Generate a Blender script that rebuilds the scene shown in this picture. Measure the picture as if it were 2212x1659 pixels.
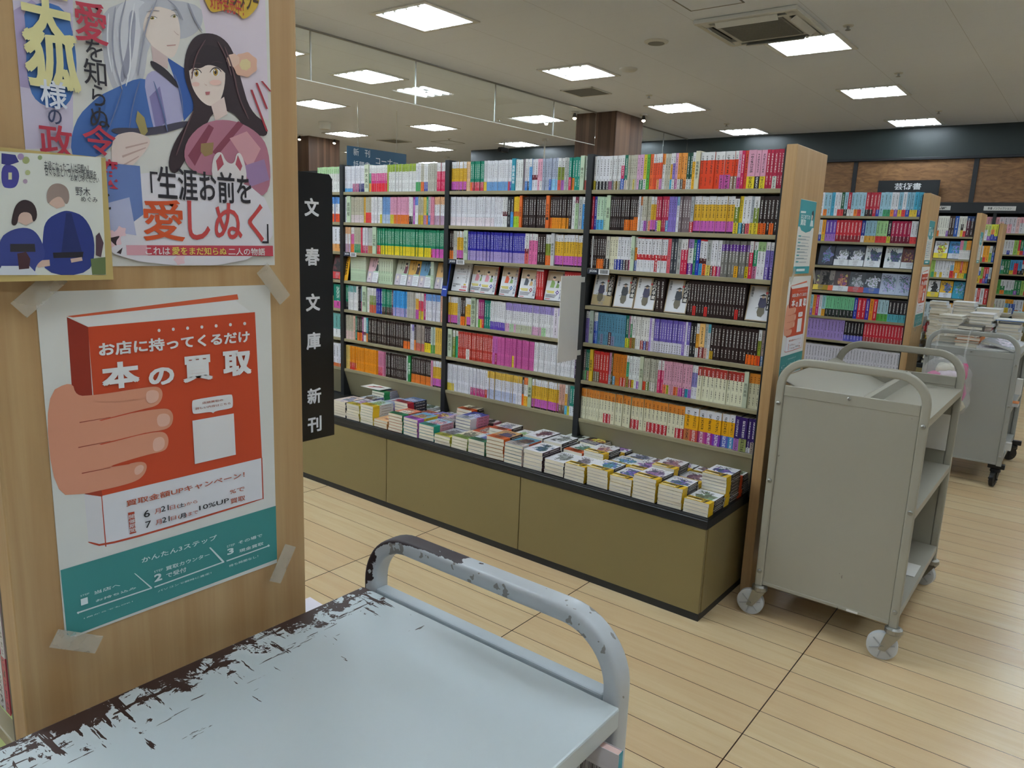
# A bookshop corner: paperback bookcases, display table piled with paperbacks, book trucks, posters
import bpy, math, random
from math import sin, cos, radians, pi, floor
from mathutils import Matrix, Vector

for _o in list(bpy.data.objects):
    bpy.data.objects.remove(_o)
S = bpy.context.scene
COL = S.collection
RND = random.Random(7)

# ------------------------------------------------------------------ camera, world, exposure
YAW, PITCH, ROLL, FPX, CAMH = radians(37.784), radians(11.271), radians(-2.257), 1598.3, 1.48
_f = Vector((-sin(YAW) * cos(PITCH), cos(YAW) * cos(PITCH), -sin(PITCH)))
_r = Vector((cos(YAW), sin(YAW), 0))
_d = _f.cross(_r)
_R = cos(ROLL) * _r + sin(ROLL) * _d
_D = -sin(ROLL) * _r + cos(ROLL) * _d
cam = bpy.data.cameras.new('camera')
cam.sensor_fit = 'HORIZONTAL'
cam.sensor_width = 36.0
cam.lens = FPX / 2212.0 * 36.0
cam.clip_start = 0.02
cam.clip_end = 120
camo = bpy.data.objects.new('camera', cam)
COL.objects.link(camo)
camo.matrix_world = Matrix(((_R.x, -_D.x, -_f.x, 0), (_R.y, -_D.y, -_f.y, 0), (_R.z, -_D.z, -_f.z, CAMH), (0, 0, 0, 1)))
S.camera = camo
vs = S.view_settings
S.display_settings.display_device = 'sRGB'
vs.view_transform = 'Standard'
vs.look = 'None'
vs.gamma = 1.0
vs.use_curve_mapping = False
vs.exposure = 1.14
TUBE_POWER = 15.0
wd = bpy.data.worlds.new('world')
S.world = wd
wd.use_nodes = True
wd.node_tree.nodes['Background'].inputs[0].default_value = (0.8, 0.9, 1.0, 1)
wd.node_tree.nodes['Background'].inputs[1].default_value = 0.02


# ------------------------------------------------------------------ helpers
def s2l(c):
    return c / 12.92 if c <= 0.04045 else ((c + 0.055) / 1.055) ** 2.4


_hx = {}


def hx(h):
    if h not in _hx:
        t = h if len(h) == 6 else ''.join(c + c for c in h)
        _hx[h] = tuple(s2l(int(t[i:i + 2], 16) / 255) for i in (0, 2, 4))
    return _hx[h]


class MB:
    """Collects faces with a colour, an ink colour, UVs and a material slot, then links them as one mesh."""

    def __init__(s):
        s.v = []
        s.f = []
        s.c = []
        s.k = []
        s.u = []
        s.m = []

    def face(s, pts, col='888', uv=None, ink=(0, 0, 0, 0), m=0):
        b = len(s.v)
        s.v.extend(pts)
        s.f.append(tuple(range(b, b + len(pts))))
        s.c.append(hx(col) if isinstance(col, str) else col)
        s.k.append(ink)
        s.u.append(uv or [(0, 0)] * len(pts))
        s.m.append(m)

    def box(s, x0, x1, y0, y1, z0, z1, col='888', m=0, skip=''):
        A = (x0, y0, z0), (x1, y0, z0), (x1, y1, z0), (x0, y1, z0), (x0, y0, z1), (x1, y0, z1), (x1, y1, z1), (x0, y1, z1)
        for n, q in (('b', (3, 2, 1, 0)), ('t', (4, 5, 6, 7)), ('f', (0, 1, 5, 4)), ('k', (2, 3, 7, 6)), ('l', (3, 0, 4, 7)), ('r', (1, 2, 6, 5))):
            if n not in skip:
                s.face([A[i] for i in q], col, [(0, 0), (1, 0), (1, 1), (0, 1)], m=m)

    def xform(s, M, start=0):
        for i in range(start, len(s.v)):
            s.v[i] = tuple(M @ Vector(s.v[i]))

    def add(s, o, M=None):
        b = len(s.v)
        s.v.extend(o.v if M is None else [tuple(M @ Vector(p)) for p in o.v])
        s.f.extend(tuple(i + b for i in f) for f in o.f)
        s.c.extend(o.c)
        s.k.extend(o.k)
        s.u.extend(o.u)
        s.m.extend(o.m)

    def cyl(s, p0, p1, r0, r1=None, n=16, col='888', m=0, caps=True):
        r1 = r0 if r1 is None else r1
        p0, p1 = Vector(p0), Vector(p1)
        a = (p1 - p0).normalized()
        u = a.orthogonal().normalized()
        w = a.cross(u)
        R0 = [tuple(p0 + r0 * (cos(2 * pi * i / n) * u + sin(2 * pi * i / n) * w)) for i in range(n)]
        R1 = [tuple(p1 + r1 * (cos(2 * pi * i / n) * u + sin(2 * pi * i / n) * w)) for i in range(n)]
        for i in range(n):
            j = (i + 1) % n
            s.face([R0[i], R0[j], R1[j], R1[i]], col, m=m)
        if caps:
            s.face(R0[::-1], col, m=m)
            s.face(R1, col, m=m)

    def lathe(s, o, axis, prof, n=24, col='888', m=0):
        """prof: list of (distance along axis, radius)."""
        o, a = Vector(o), Vector(axis).normalized()
        u = a.orthogonal().normalized()
        w = a.cross(u)
        rings = [[tuple(o + d * a + r * (cos(2 * pi * i / n) * u + sin(2 * pi * i / n) * w)) for i in range(n)] for d, r in prof]
        for A, B in zip(rings, rings[1:]):
            for i in range(n):
                j = (i + 1) % n
                s.face([A[i], A[j], B[j], B[i]], col, m=m)
        s.face(rings[0][::-1], col, m=m)
        s.face(rings[-1], col, m=m)

    def sweep(s, path, prof, up, col='888', m=0, caps=True):
        """prof: (a, b) offsets, a along the side vector in the path plane, b along up (constant normal of the path plane)."""
        up = Vector(up).normalized()
        P = [Vector(p) for p in path]
        rings = []
        for i, p in enumerate(P):
            t = (P[min(i + 1, len(P) - 1)] - P[max(i - 1, 0)]).normalized()
            sd = t.cross(up).normalized()
            rings.append([tuple(p + a * sd + b * up) for a, b in prof])
        n = len(prof)
        for A, B in zip(rings, rings[1:]):
            for i in range(n):
                j = (i + 1) % n
                s.face([A[i], A[j], B[j], B[i]], col, m=m)
        if caps:
            s.face(rings[0][::-1], col, m=m)
            s.face(rings[-1], col, m=m)

    def mesh(s, name, mats, smooth=False):
        me = bpy.data.meshes.new(name)
        me.from_pydata(s.v, [], s.f)
        if not isinstance(mats, (list, tuple)):
            mats = [mats]
        for q in mats:
            me.materials.append(q)
        nl = len(me.loops)
        col, ink, uv = [], [], []
        for f, c, k, u in zip(s.f, s.c, s.k, s.u):
            for i in range(len(f)):
                col += (c[0], c[1], c[2], 1.0)
                ink += k
                uv += u[i]
        a = me.attributes.new('Col', 'FLOAT_COLOR', 'CORNER')
        a.data.foreach_set('color', col)
        if any(k[3] for k in s.k):
            a = me.attributes.new('Ink', 'FLOAT_COLOR', 'CORNER')
            a.data.foreach_set('color', ink)
        l = me.uv_layers.new(name='UVMap')
        l.data.foreach_set('uv', uv)
        if any(s.m):
            me.polygons.foreach_set('material_index', s.m)
        if smooth:
            me.polygons.foreach_set('use_smooth', [True] * len(me.polygons))
        me.update()
        return me

    def build(s, name, mats, parent=None, bevel=0, smooth=False, weld=False):
        me = s.mesh(name, mats)
        if weld or bevel or smooth:
            import bmesh
            bm = bmesh.new()
            bm.from_mesh(me)
            bmesh.ops.remove_doubles(bm, verts=bm.verts, dist=1e-5)
            bm.normal_update()
            bm.to_mesh(me)
            bm.free()
        o = bpy.data.objects.new(name, me)
        COL.objects.link(o)
        if parent is not None:
            o.parent = parent
        if bevel:
            b = o.modifiers.new('bevel', 'BEVEL')
            b.width = bevel
            b.segments = 2
            b.limit_method = 'ANGLE'
            b.angle_limit = radians(50)
        if smooth:
            me.polygons.foreach_set('use_smooth', [True] * len(me.polygons))
            if hasattr(me, 'set_sharp_from_angle'):
                me.set_sharp_from_angle(angle=radians(40))
        return o


def tag(o, label=None, cat=None, group=None, kind=None):
    if label:
        o['label'] = label
    if cat:
        o['category'] = cat
    if group:
        o['group'] = group
    if kind:
        o['kind'] = kind
    return o


def thing(name, label, cat, loc=(0, 0, 0), rz=0, group=None):
    o = bpy.data.objects.new(name, None)
    o.empty_display_size = 0.05
    COL.objects.link(o)
    o.location = loc
    o.rotation_euler = (0, 0, rz)
    return tag(o, label, cat, group)


def link(name, me, parent=None, loc=None):
    o = bpy.data.objects.new(name, me)
    COL.objects.link(o)
    if parent is not None:
        o.parent = parent
    if loc is not None:
        o.location = loc
    return o


def sbox(name, x0, x1, y0, y1, z0, z1, mat, kind='structure', label=None, parent=None, bevel=0):
    b = MB()
    b.box(x0, x1, y0, y1, z0, z1)
    o = b.build(name, mat, parent, bevel)
    if kind and parent is None:
        o['kind'] = kind
    return o


ORD = 'first second third fourth fifth sixth seventh eighth ninth tenth eleventh twelfth thirteenth fourteenth fifteenth sixteenth seventeenth eighteenth nineteenth twentieth twenty-first twenty-second twenty-third twenty-fourth twenty-fifth'.split()
NUM = 'one two three four five six seven eight nine ten eleven twelve thirteen fourteen fifteen sixteen seventeen eighteen nineteen twenty twenty-one twenty-two twenty-three twenty-four twenty-five'.split()


# ------------------------------------------------------------------ materials
def newmat(name):
    m = bpy.data.materials.new(name)
    m.use_nodes = True
    nt = m.node_tree
    return m, nt, nt.nodes['Principled BSDF']


class NT:
    """Small helper to wire nodes."""

    def __init__(s, nt):
        s.nt = nt

    def n(s, t, **kw):
        x = s.nt.nodes.new('ShaderNode' + t)
        for k, v in kw.items():
            if k in ('operation', 'data_type', 'blend_type', 'attribute_name', 'attribute_type', 'noise_dimensions', 'feature', 'wave_type', 'bands_direction', 'distance', 'interpolation_type', 'clamp_factor', 'clamp', 'use_clamp', 'voronoi_dimensions'):
                setattr(x, k, v)
        return x

    def set(s, sock, v):
        if hasattr(v, 'is_output') or hasattr(v, 'links'):
            s.nt.links.new(v, sock)
        else:
            sock.default_value = v

    def math(s, op, a, b=None, c=None):
        x = s.n('Math', operation=op)
        for i, q in enumerate((a, b, c)):
            if q is not None:
                s.set(x.inputs[i], q)
        return x.outputs[0]

    def mix(s, f, a, b):
        x = s.n('Mix', data_type='RGBA')
        s.set(x.inputs[0], f)
        s.set(x.inputs[6], a)
        s.set(x.inputs[7], b)
        return x.outputs[2]

    def noise(s, vec, scale, detail=2, rough=0.5, dist=0.0):
        x = s.n('TexNoise')
        s.set(x.inputs['Vector'], vec)
        x.inputs['Scale'].default_value = scale
        x.inputs['Detail'].default_value = detail
        x.inputs['Roughness'].default_value = rough
        x.inputs['Distortion'].default_value = dist
        return x.outputs[0], x.outputs[1]

    def mapping(s, vec, scale=(1, 1, 1), loc=(0, 0, 0), rot=(0, 0, 0)):
        x = s.n('Mapping')
        s.set(x.inputs[0], vec)
        x.inputs[1].default_value = loc
        x.inputs[2].default_value = rot
        x.inputs[3].default_value = scale
        return x.outputs[0]

    def ramp(s, f, *stops):
        x = s.n('ValToRGB')
        s.set(x.inputs[0], f)
        e = x.color_ramp.elements
        while len(e) < len(stops):
            e.new(0.5)
        for q, (p, c) in zip(e, stops):
            q.position = p
            q.color = (*c, 1) if len(c) == 3 else c
        return x.outputs[0]

    def bump(s, h, strength=0.1, dist=0.01):
        x = s.n('Bump')
        x.inputs['Strength'].default_value = strength
        x.inputs['Distance'].default_value = dist
        s.set(x.inputs['Height'], h)
        return x.outputs[0]

    def sep(s, vec):
        x = s.n('SeparateXYZ')
        s.set(x.inputs[0], vec)
        return x.outputs


def plain(name, col, rough=0.5, metal=0.0, noise=0.0, nscale=20, bump=0.0, spec=None):
    m, nt, P = newmat(name)
    c = hx(col) if isinstance(col, str) else col
    P.inputs['Roughness'].default_value = rough
    P.inputs['Metallic'].default_value = metal
    if spec is not None:
        P.inputs['Specular IOR Level'].default_value = spec
    k = NT(nt)
    co = k.n('TexCoord').outputs['Object']
    f, _ = k.noise(co, nscale, 3)
    lo = tuple(x * (1 - noise) for x in c)
    hi = tuple(min(1, x * (1 + noise)) for x in c)
    k.set(P.inputs['Base Color'], k.mix(f, (*lo, 1), (*hi, 1)))
    if bump:
        k.set(P.inputs['Normal'], k.bump(f, bump, 0.002))
    return m


def mat_print(name='printed_ink', rough=0.45):
    m, nt, P = newmat(name)
    k = NT(nt)
    a = k.n('Attribute', attribute_name='Col')
    f, _ = k.noise(k.n('TexCoord').outputs['Object'], 9, 2)
    c = k.n('HueSaturation')
    c.inputs['Value'].default_value = 1.0
    k.set(c.inputs['Color'], a.outputs['Color'])
    k.set(c.inputs['Value'], k.math('MULTIPLY_ADD', f, 0.06, 0.97))
    k.set(P.inputs['Base Color'], c.outputs[0])
    P.inputs['Roughness'].default_value = rough
    return m


def mat_cover():
    """Paper book jackets: colour from the mesh, spine lettering or front-cover picture from the UVs (Ink alpha: 1 lettering, 0.5 picture)."""
    m, nt, P = newmat('book_jacket')
    k = NT(nt)
    col = k.n('Attribute', attribute_name='Col')
    ink = k.n('Attribute', attribute_name='Ink')
    uv = k.n('TexCoord').outputs['UV']
    X = k.sep(uv)
    fu = k.math('FRACT', X[0])
    fv = k.math('FRACT', X[1])
    du = k.math('ABSOLUTE', k.math('SUBTRACT', fu, 0.5))
    title = k.math('MULTIPLY', k.math('LESS_THAN', du, 0.17), k.math('MULTIPLY', k.math('GREATER_THAN', fv, 0.42), k.math('LESS_THAN', fv, 0.9)))
    author = k.math('MULTIPLY', k.math('LESS_THAN', du, 0.12), k.math('MULTIPLY', k.math('GREATER_THAN', fv, 0.1), k.math('LESS_THAN', fv, 0.34)))
    mask = k.math('MAXIMUM', title, author)
    gap = k.math('LESS_THAN', k.math('FRACT', k.math('MULTIPLY', X[1], 15.0)), 0.82)
    g, _ = k.noise(k.mapping(uv, (5.0, 42.0, 1)), 1.0, 3, 0.7)
    glyph = k.math('MULTIPLY', k.math('GREATER_THAN', g, 0.5), k.math('MULTIPLY', gap, mask))
    spine = k.math('MULTIPLY', glyph, k.math('GREATER_THAN', ink.outputs['Alpha'], 0.9))
    isart = k.math('MULTIPLY', k.math('GREATER_THAN', ink.outputs['Alpha'], 0.3), k.math('LESS_THAN', ink.outputs['Alpha'], 0.7))
    cx = k.math('SUBTRACT', fu, 0.55)
    cy = k.math('SUBTRACT', fv, 0.5)
    rad = k.math('SQRT', k.math('ADD', k.math('POWER', k.math('MULTIPLY', cx, 2.0), 2.0), k.math('POWER', k.math('MULTIPLY', cy, 2.1), 2.0)))
    n1, nc = k.noise(k.mapping(uv, (3.2, 4.0, 1)), 1.0, 4, 0.55, 0.6)
    blob = k.math('GREATER_THAN', k.math('SUBTRACT', k.math('ADD', n1, 0.28), k.math('MULTIPLY', rad, 0.42)), 0.5)
    n2, nc2 = k.noise(k.mapping(uv, (6.0, 7.0, 1), (3.1, 1.7, 0)), 1.0, 3, 0.6, 1.0)
    hs = k.n('HueSaturation')
    k.set(hs.inputs['Hue'], k.math('MULTIPLY_ADD', n2, 0.9, 0.05))
    hs.inputs['Saturation'].default_value = 0.9
    k.set(hs.inputs['Value'], k.math('MULTIPLY_ADD', k.math('GREATER_THAN', n2, 0.5), 0.9, 0.45))
    k.set(hs.inputs['Color'], ink.outputs['Color'])
    # title lettering block on the front cover
    tb = k.math('MULTIPLY', k.math('LESS_THAN', k.math('ABSOLUTE', k.math('SUBTRACT', fv, 0.82)), 0.1), k.math('LESS_THAN', k.math('ABSOLUTE', k.math('SUBTRACT', fu, 0.4)), 0.3))
    n3, _ = k.noise(k.mapping(uv, (14.0, 17.0, 1)), 1.0, 2, 0.8)
    tl = k.math('MULTIPLY', tb, k.math('GREATER_THAN', n3, 0.53))
    c1 = k.mix(k.math('MULTIPLY', blob, isart), col.outputs['Color'], hs.outputs[0])
    c2 = k.mix(k.math('MULTIPLY', tl, isart), c1, (0.03, 0.025, 0.03, 1))
    c3 = k.mix(spine, c2, ink.outputs['Color'])
    k.set(P.inputs['Base Color'], c3)
    P.inputs['Roughness'].default_value = 0.35
    P.inputs['Specular IOR Level'].default_value = 0.4
    return m


def mat_pages():
    m, nt, P = newmat('book_pages')
    k = NT(nt)
    co = k.n('TexCoord').outputs['Object']
    f, _ = k.noise(k.mapping(co, (3, 3, 900)), 1.0, 3, 0.7)
    k.set(P.inputs['Base Color'], k.mix(f, (*hx('cfc6b0'), 1), (*hx('efe8d8'), 1)))
    P.inputs['Roughness'].default_value = 0.8
    return m


def mat_floor():
    m, nt, P = newmat('maple_plank_floor')
    k = NT(nt)
    co = k.n('TexCoord').outputs['Object']
    X = k.sep(co)
    px = k.math('DIVIDE', k.math('ADD', X[0], 0.653 + 90.9), 0.909)
    py = k.math('DIVIDE', k.math('ADD', X[1], 149.7 - 2.3735), 0.1497)
    ix, iy = k.math('FLOOR', px), k.math('FLOOR', py)
    fx, fy = k.math('FRACT', px), k.math('FRACT', py)
    ex = k.math('MINIMUM', fx, k.math('SUBTRACT', 1.0, fx))
    ey = k.math('MINIMUM', fy, k.math('SUBTRACT', 1.0, fy))
    seam = k.math('MAXIMUM', k.math('LESS_THAN', ex, 0.0022), k.math('LESS_THAN', ey, 0.0085))
    cv = k.n('CombineXYZ')
    k.set(cv.inputs[0], ix)
    k.set(cv.inputs[1], iy)
    wn = k.n('TexWhiteNoise')
    k.set(wn.inputs[0], cv.outputs[0])
    off = k.n('VectorMath', operation='ADD')
    k.set(off.inputs[0], co)
    k.set(off.inputs[1], wn.outputs[1])
    g, _ = k.noise(k.mapping(off.outputs[0], (2.2, 26, 1)), 1.0, 6, 0.62, 0.8)
    g2, _ = k.noise(k.mapping(off.outputs[0], (0.9, 3, 1)), 1.0, 3, 0.5, 0.4)
    c = k.mix(g, (*hx('c2a27a'), 1), (*hx('dac79f'), 1))
    c = k.mix(k.math('MULTIPLY', k.math('GREATER_THAN', wn.outputs[0], 0.5), k.math('MULTIPLY', g2, 0.5)), c, (*hx('c69f74'), 1))
    c = k.mix(seam, c, (*hx('3c2416'), 1))
    k.set(P.inputs['Base Color'], c)
    r, _ = k.noise(co, 3.0, 3)
    k.set(P.inputs['Roughness'], k.math('MULTIPLY_ADD', r, 0.14, 0.16))
    w, _ = k.noise(co, 7.0, 2, 0.4)
    h = k.math('SUBTRACT', k.math('MULTIPLY', w, 0.6), seam)
    k.set(P.inputs['Normal'], k.bump(h, 0.25, 0.0025))
    return m


def mat_wood(name, lo, hi, scale=(34, 34, 1.2), rough=0.45, dist=1.2, streak=0.0):
    m, nt, P = newmat(name)
    k = NT(nt)
    co = k.n('TexCoord').outputs['Object']
    g, _ = k.noise(k.mapping(co, scale), 1.0, 5, 0.6, dist)
    g2, _ = k.noise(k.mapping(co, tuple(x * 4 for x in scale)), 1.0, 3, 0.7, 0.3)
    c = k.mix(k.ramp(g, (0.3, (0, 0, 0)), (0.72, (1, 1, 1))), (*hx(lo), 1), (*hx(hi), 1))
    c = k.mix(k.math('MULTIPLY', g2, 0.22 + streak), c, (*[x * 0.55 for x in hx(lo)], 1))
    k.set(P.inputs['Base Color'], c)
    P.inputs['Roughness'].default_value = rough
    k.set(P.inputs['Normal'], k.bump(g2, 0.05, 0.001))
    return m


def mat_clad(name, lo, hi, pitch, rough=0.5):
    """Dark timber cladding of narrow upright strips, each its own tone."""
    m, nt, P = newmat(name)
    k = NT(nt)
    co = k.n('TexCoord').outputs['Object']
    X = k.sep(co)
    t = k.math('FLOOR', k.math('DIVIDE', k.math('ADD', X[0], X[1]), pitch))
    wn = k.n('TexWhiteNoise', noise_dimensions='1D')
    wn.noise_dimensions = '1D'
    k.set(wn.inputs['W'], t)
    g, _ = k.noise(k.mapping(co, (60, 60, 2.0)), 1.0, 4, 0.65, 0.8)
    f = k.math('ADD', k.math('MULTIPLY', wn.outputs[0], 0.6), k.math('MULTIPLY', g, 0.4))
    k.set(P.inputs['Base Color'], k.mix(f, (*hx(lo), 1), (*hx(hi), 1)))
    P.inputs['Roughness'].default_value = rough
    return m


def mat_ceiling():
    m, nt, P = newmat('ceiling_board')
    k = NT(nt)
    co = k.n('TexCoord').outputs['Object']
    X = k.sep(co)

    def edge(v, off, pitch, w):
        f = k.math('FRACT', k.math('DIVIDE', k.math('ADD', v, off + pitch * 60), pitch))
        return k.math('LESS_THAN', k.math('MINIMUM', f, k.math('SUBTRACT', 1.0, f)), w)
    seam = k.math('MAXIMUM', edge(X[0], 2.12, 0.909, 0.0022), k.math('MULTIPLY', edge(X[1], 0.2, 0.4545, 0.0022), 0.5))
    n, _ = k.noise(co, 90, 2, 0.8)
    spots = k.math('GREATER_THAN', n, 0.66)
    c = k.mix(k.math('MULTIPLY', spots, 0.10), (*hx('e8eef8'), 1), (*hx('9a9a9a'), 1))
    c = k.mix(k.math('MULTIPLY', seam, 0.45), c, (*hx('8a8884'), 1))
    k.set(P.inputs['Base Color'], c)
    P.inputs['Roughness'].default_value = 0.9
    k.set(P.inputs['Normal'], k.bump(n, 0.15, 0.002))
    return m


def mat_worn(name, paint, bare, mode):
    """Painted steel whose paint has worn through to a dark coat; mode 'edge' wears a side edge, 'bar' the grip."""
    m, nt, P = newmat(name)
    k = NT(nt)
    co = k.n('TexCoord').outputs['Object']
    X = k.sep(co)
    if mode == 'edge':
        d = k.math('MULTIPLY', k.math('ADD', X[0], 0.885), 7.0)
        a, _ = k.noise(co, 26, 6, 0.68, 0.4)
        b, _ = k.noise(k.mapping(co, (70, 9, 1), (0, 0, 0), (0, 0, 0.9)), 1.0, 4, 0.7, 0.3)
        c, _ = k.noise(k.mapping(co, (8, 60, 1), (0, 0, 0), (0, 0, 0.6)), 1.0, 4, 0.7, 0.3)
        e = k.math('SUBTRACT', k.math('MULTIPLY_ADD', a, 1.7, -0.12), k.math('MULTIPLY', d, 0.8))
        w1 = k.math('GREATER_THAN', e, 0.56)
        sc = k.math('MAXIMUM', k.math('GREATER_THAN', k.math('SUBTRACT', b, k.math('MULTIPLY', d, 0.12)), 0.56), k.math('GREATER_THAN', k.math('SUBTRACT', c, k.math('MULTIPLY', d, 0.12)), 0.56))
        near = k.math('LESS_THAN', k.math('ADD', d, k.math('MULTIPLY', a, -0.6)), 0.95)
        wear = k.math('MAXIMUM', w1, k.math('MULTIPLY', sc, near))
        patch, _ = k.noise(co, 5, 2)
        pc = k.mix(k.math('MULTIPLY', patch, 0.25), (*hx(paint), 1), (*hx('b9c2b8'), 1))
    else:
        a, _ = k.noise(co, 34, 5, 0.6, 0.4)
        N = k.sep(k.n('NewGeometry').outputs['Normal'])
        grad = k.math('MULTIPLY_ADD', k.math('ADD', X[0], 0.64), -2.4, 0.0)
        up = k.math('MAXIMUM', N[2], k.math('MULTIPLY', N[0], -0.75))
        upz = k.math('MAXIMUM', up, k.math('MULTIPLY_ADD', k.math('SUBTRACT', X[2], 0.992), 60.0, 0.0))
        wear = k.math('GREATER_THAN', k.math('ADD', k.math('MULTIPLY_ADD', a, 0.8, grad), k.math('MULTIPLY', k.math('MINIMUM', upz, 1.0), 0.5)), 0.98)
        b, _ = k.noise(co, 22, 3, 0.7)
        scuff = k.math('GREATER_THAN', b, 0.62)
        pc = k.mix(k.math('MULTIPLY', scuff, 0.75), (*hx(paint), 1), (*hx('6f675c'), 1))
    k.set(P.inputs['Base Color'], k.mix(wear, pc, (*hx(bare), 1)))
    k.set(P.inputs['Roughness'], k.math('MULTIPLY_ADD', wear, 0.25, 0.3))
    k.set(P.inputs['Normal'], k.bump(k.math('SUBTRACT', 1.0, wear), 0.2, 0.0006))
    return m


def mat_paint(name, col, rough=0.42, scuff='5a5248', amt=0.5):
    """Enamelled sheet steel with a few small scuffs."""
    m, nt, P = newmat(name)
    k = NT(nt)
    co = k.n('TexCoord').outputs['Object']
    a, _ = k.noise(co, 13, 4, 0.7, 0.5)
    b, _ = k.noise(k.mapping(co, (40, 40, 14)), 1.0, 2, 0.6)
    s = k.math('MULTIPLY', k.math('GREATER_THAN', k.math('MULTIPLY', a, b), 0.46), amt)
    g, _ = k.noise(co, 2.2, 2)
    c = hx(col)
    pc = k.mix(g, (*[x * 0.93 for x in c], 1), (*[min(1, x * 1.06) for x in c], 1))
    k.set(P.inputs['Base Color'], k.mix(s, pc, (*hx(scuff), 1)))
    P.inputs['Roughness'].default_value = rough
    return m


def mat_glass(name, tint=(0.93, 0.97, 0.96), rough=0.0):
    m, nt, P = newmat(name)
    k = NT(nt)
    f, _ = k.noise(k.n('TexCoord').outputs['Object'], 3, 2)
    k.set(P.inputs['Base Color'], k.mix(f, (*tint, 1), (*[min(1, x + 0.02) for x in tint], 1)))
    P.inputs['Roughness'].default_value = rough
    P.inputs['IOR'].default_value = 1.45
    P.inputs['Transmission Weight'].default_value = 1.0
    return m


def mat_emit(name, col, strength):
    m, nt, P = newmat(name)
    P.inputs['Base Color'].default_value = (0.9, 0.9, 0.9, 1)
    P.inputs['Emission Color'].default_value = (*col, 1)
    P.inputs['Emission Strength'].default_value = strength
    return m


def mat_film():
    """Thin clear polythene."""
    m, nt, P = newmat('clear_film')
    k = NT(nt)
    co = k.n('TexCoord').outputs['Object']
    f, _ = k.noise(co, 24, 4, 0.6, 1.5)
    P.inputs['Base Color'].default_value = (0.95, 0.96, 0.97, 1)
    P.inputs['Roughness'].default_value = 0.12
    k.set(P.inputs['Alpha'], k.math('MULTIPLY_ADD', f, 0.3, 0.04))
    k.set(P.inputs['Normal'], k.bump(f, 0.8, 0.01))
    return m


M = dict(
    cover=mat_cover(), pages=mat_pages(), ink=mat_print(), floor=mat_floor(), ceil=mat_ceiling(),
    maple=mat_wood('maple_veneer', 'b48c5c', 'ccaa7a', (30, 30, 1.0), 0.42, 0.5),
    oak=mat_wood('knotty_oak_panel', '6d4a2c', 'a3764a', (3.2, 3.2, 11), 0.5, 2.5, 0.1),
    clad=mat_clad('walnut_cladding', '3d2a1e', '7a5c46', 0.055),
    shelf=plain('olive_grey_shelf_steel', '958c6e', 0.38, 0.0, 0.04, 12),
    black=plain('black_powder_coat', '1d2023', 0.42, 0.0, 0.08, 30),
    dark=plain('dark_back_board', '16150f', 0.7, 0.0, 0.05, 10),
    khaki=mat_paint('bronze_khaki_panel', '87784f', 0.36, '5d4f36', 0.35),
    darkgreen=plain('green_black_paint', '222b29', 0.4, 0.0, 0.05, 5),
    grey=mat_paint('warm_grey_enamel', 'a29e90', 0.4),
    grey2=mat_paint('cool_grey_enamel', '9fa09a', 0.4),
    board=mat_worn('worn_grey_top', 'c2cbd0', '38221d', 'edge'),
    grip=mat_worn('worn_grey_grip', 'bdc2c7', '2e2024', 'bar'),
    steel=plain('zinc_steel', 'a5a5a0', 0.32, 0.9, 0.08, 40, 0.05),
    wheel=plain('grey_nylon_wheel', 'a9acb0', 0.4, 0.0, 0.04, 20),
    tyre=plain('pale_rubber_tread', 'c3c6c8', 0.5, 0.0, 0.04, 20),
    blackplastic=plain('black_plastic', '131416', 0.35, 0.0, 0.05, 30),
    white=plain('white_plastic', 'd8d8d2', 0.5, 0.0, 0.02, 20),
    offwhite=plain('off_white_paint', 'd4d4d0', 0.7, 0.0, 0.02, 4),
    card=plain('white_card', 'dedcd6', 0.7, 0.0, 0.02, 30),
    tape=None, glass=mat_glass('clear_glass'),
    reflector=plain('white_reflector', 'f0f0ee', 0.5, 0.0, 0.01, 10),
    tube=mat_emit('fluorescent_tube', (0.76, 0.885, 1.0), TUBE_POWER),
    bulb=mat_emit('warm_bulb', (1.0, 0.78, 0.5), 12.0),
    film=mat_film(),
    greyvent=plain('grey_grille', '8e8e8a', 0.6, 0.0, 0.05, 60),
)


def mat_tape():
    m, nt, P = newmat('matte_tape')
    k = NT(nt)
    f, _ = k.noise(k.n('TexCoord').outputs['Object'], 40, 3)
    P.inputs['Base Color'].default_value = (*hx('d5cdbd'), 1)
    P.inputs['Roughness'].default_value = 0.4
    k.set(P.inputs['Alpha'], k.math('MULTIPLY_ADD', f, 0.12, 0.30))
    return m


M['tape'] = mat_tape()

# ------------------------------------------------------------------ lettering and flat printing
_gl = {}


def glyph(s, bold=0.0):
    """(points, faces, bbox) of a filled line of text."""
    key = (s, bold)
    if key not in _gl:
        c = bpy.data.curves.new('t', 'FONT')
        c.body = s
        c.resolution_u = 3
        c.offset = bold
        o = bpy.data.objects.new('t', c)
        me = o.to_mesh()
        P = [(v.co.x, v.co.y) for v in me.vertices]
        F = [tuple(p.vertices) for p in me.polygons]
        o.to_mesh_clear()
        bpy.data.objects.remove(o)
        bpy.data.curves.remove(c)
        if not P:
            P, F = [(0, 0), (1, 0), (1, 1)], [(0, 1, 2)]
        xs = [p[0] for p in P]
        ys = [p[1] for p in P]
        _gl[key] = (P, F, (min(xs), min(ys), max(xs), max(ys)))
    return _gl[key]


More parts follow.
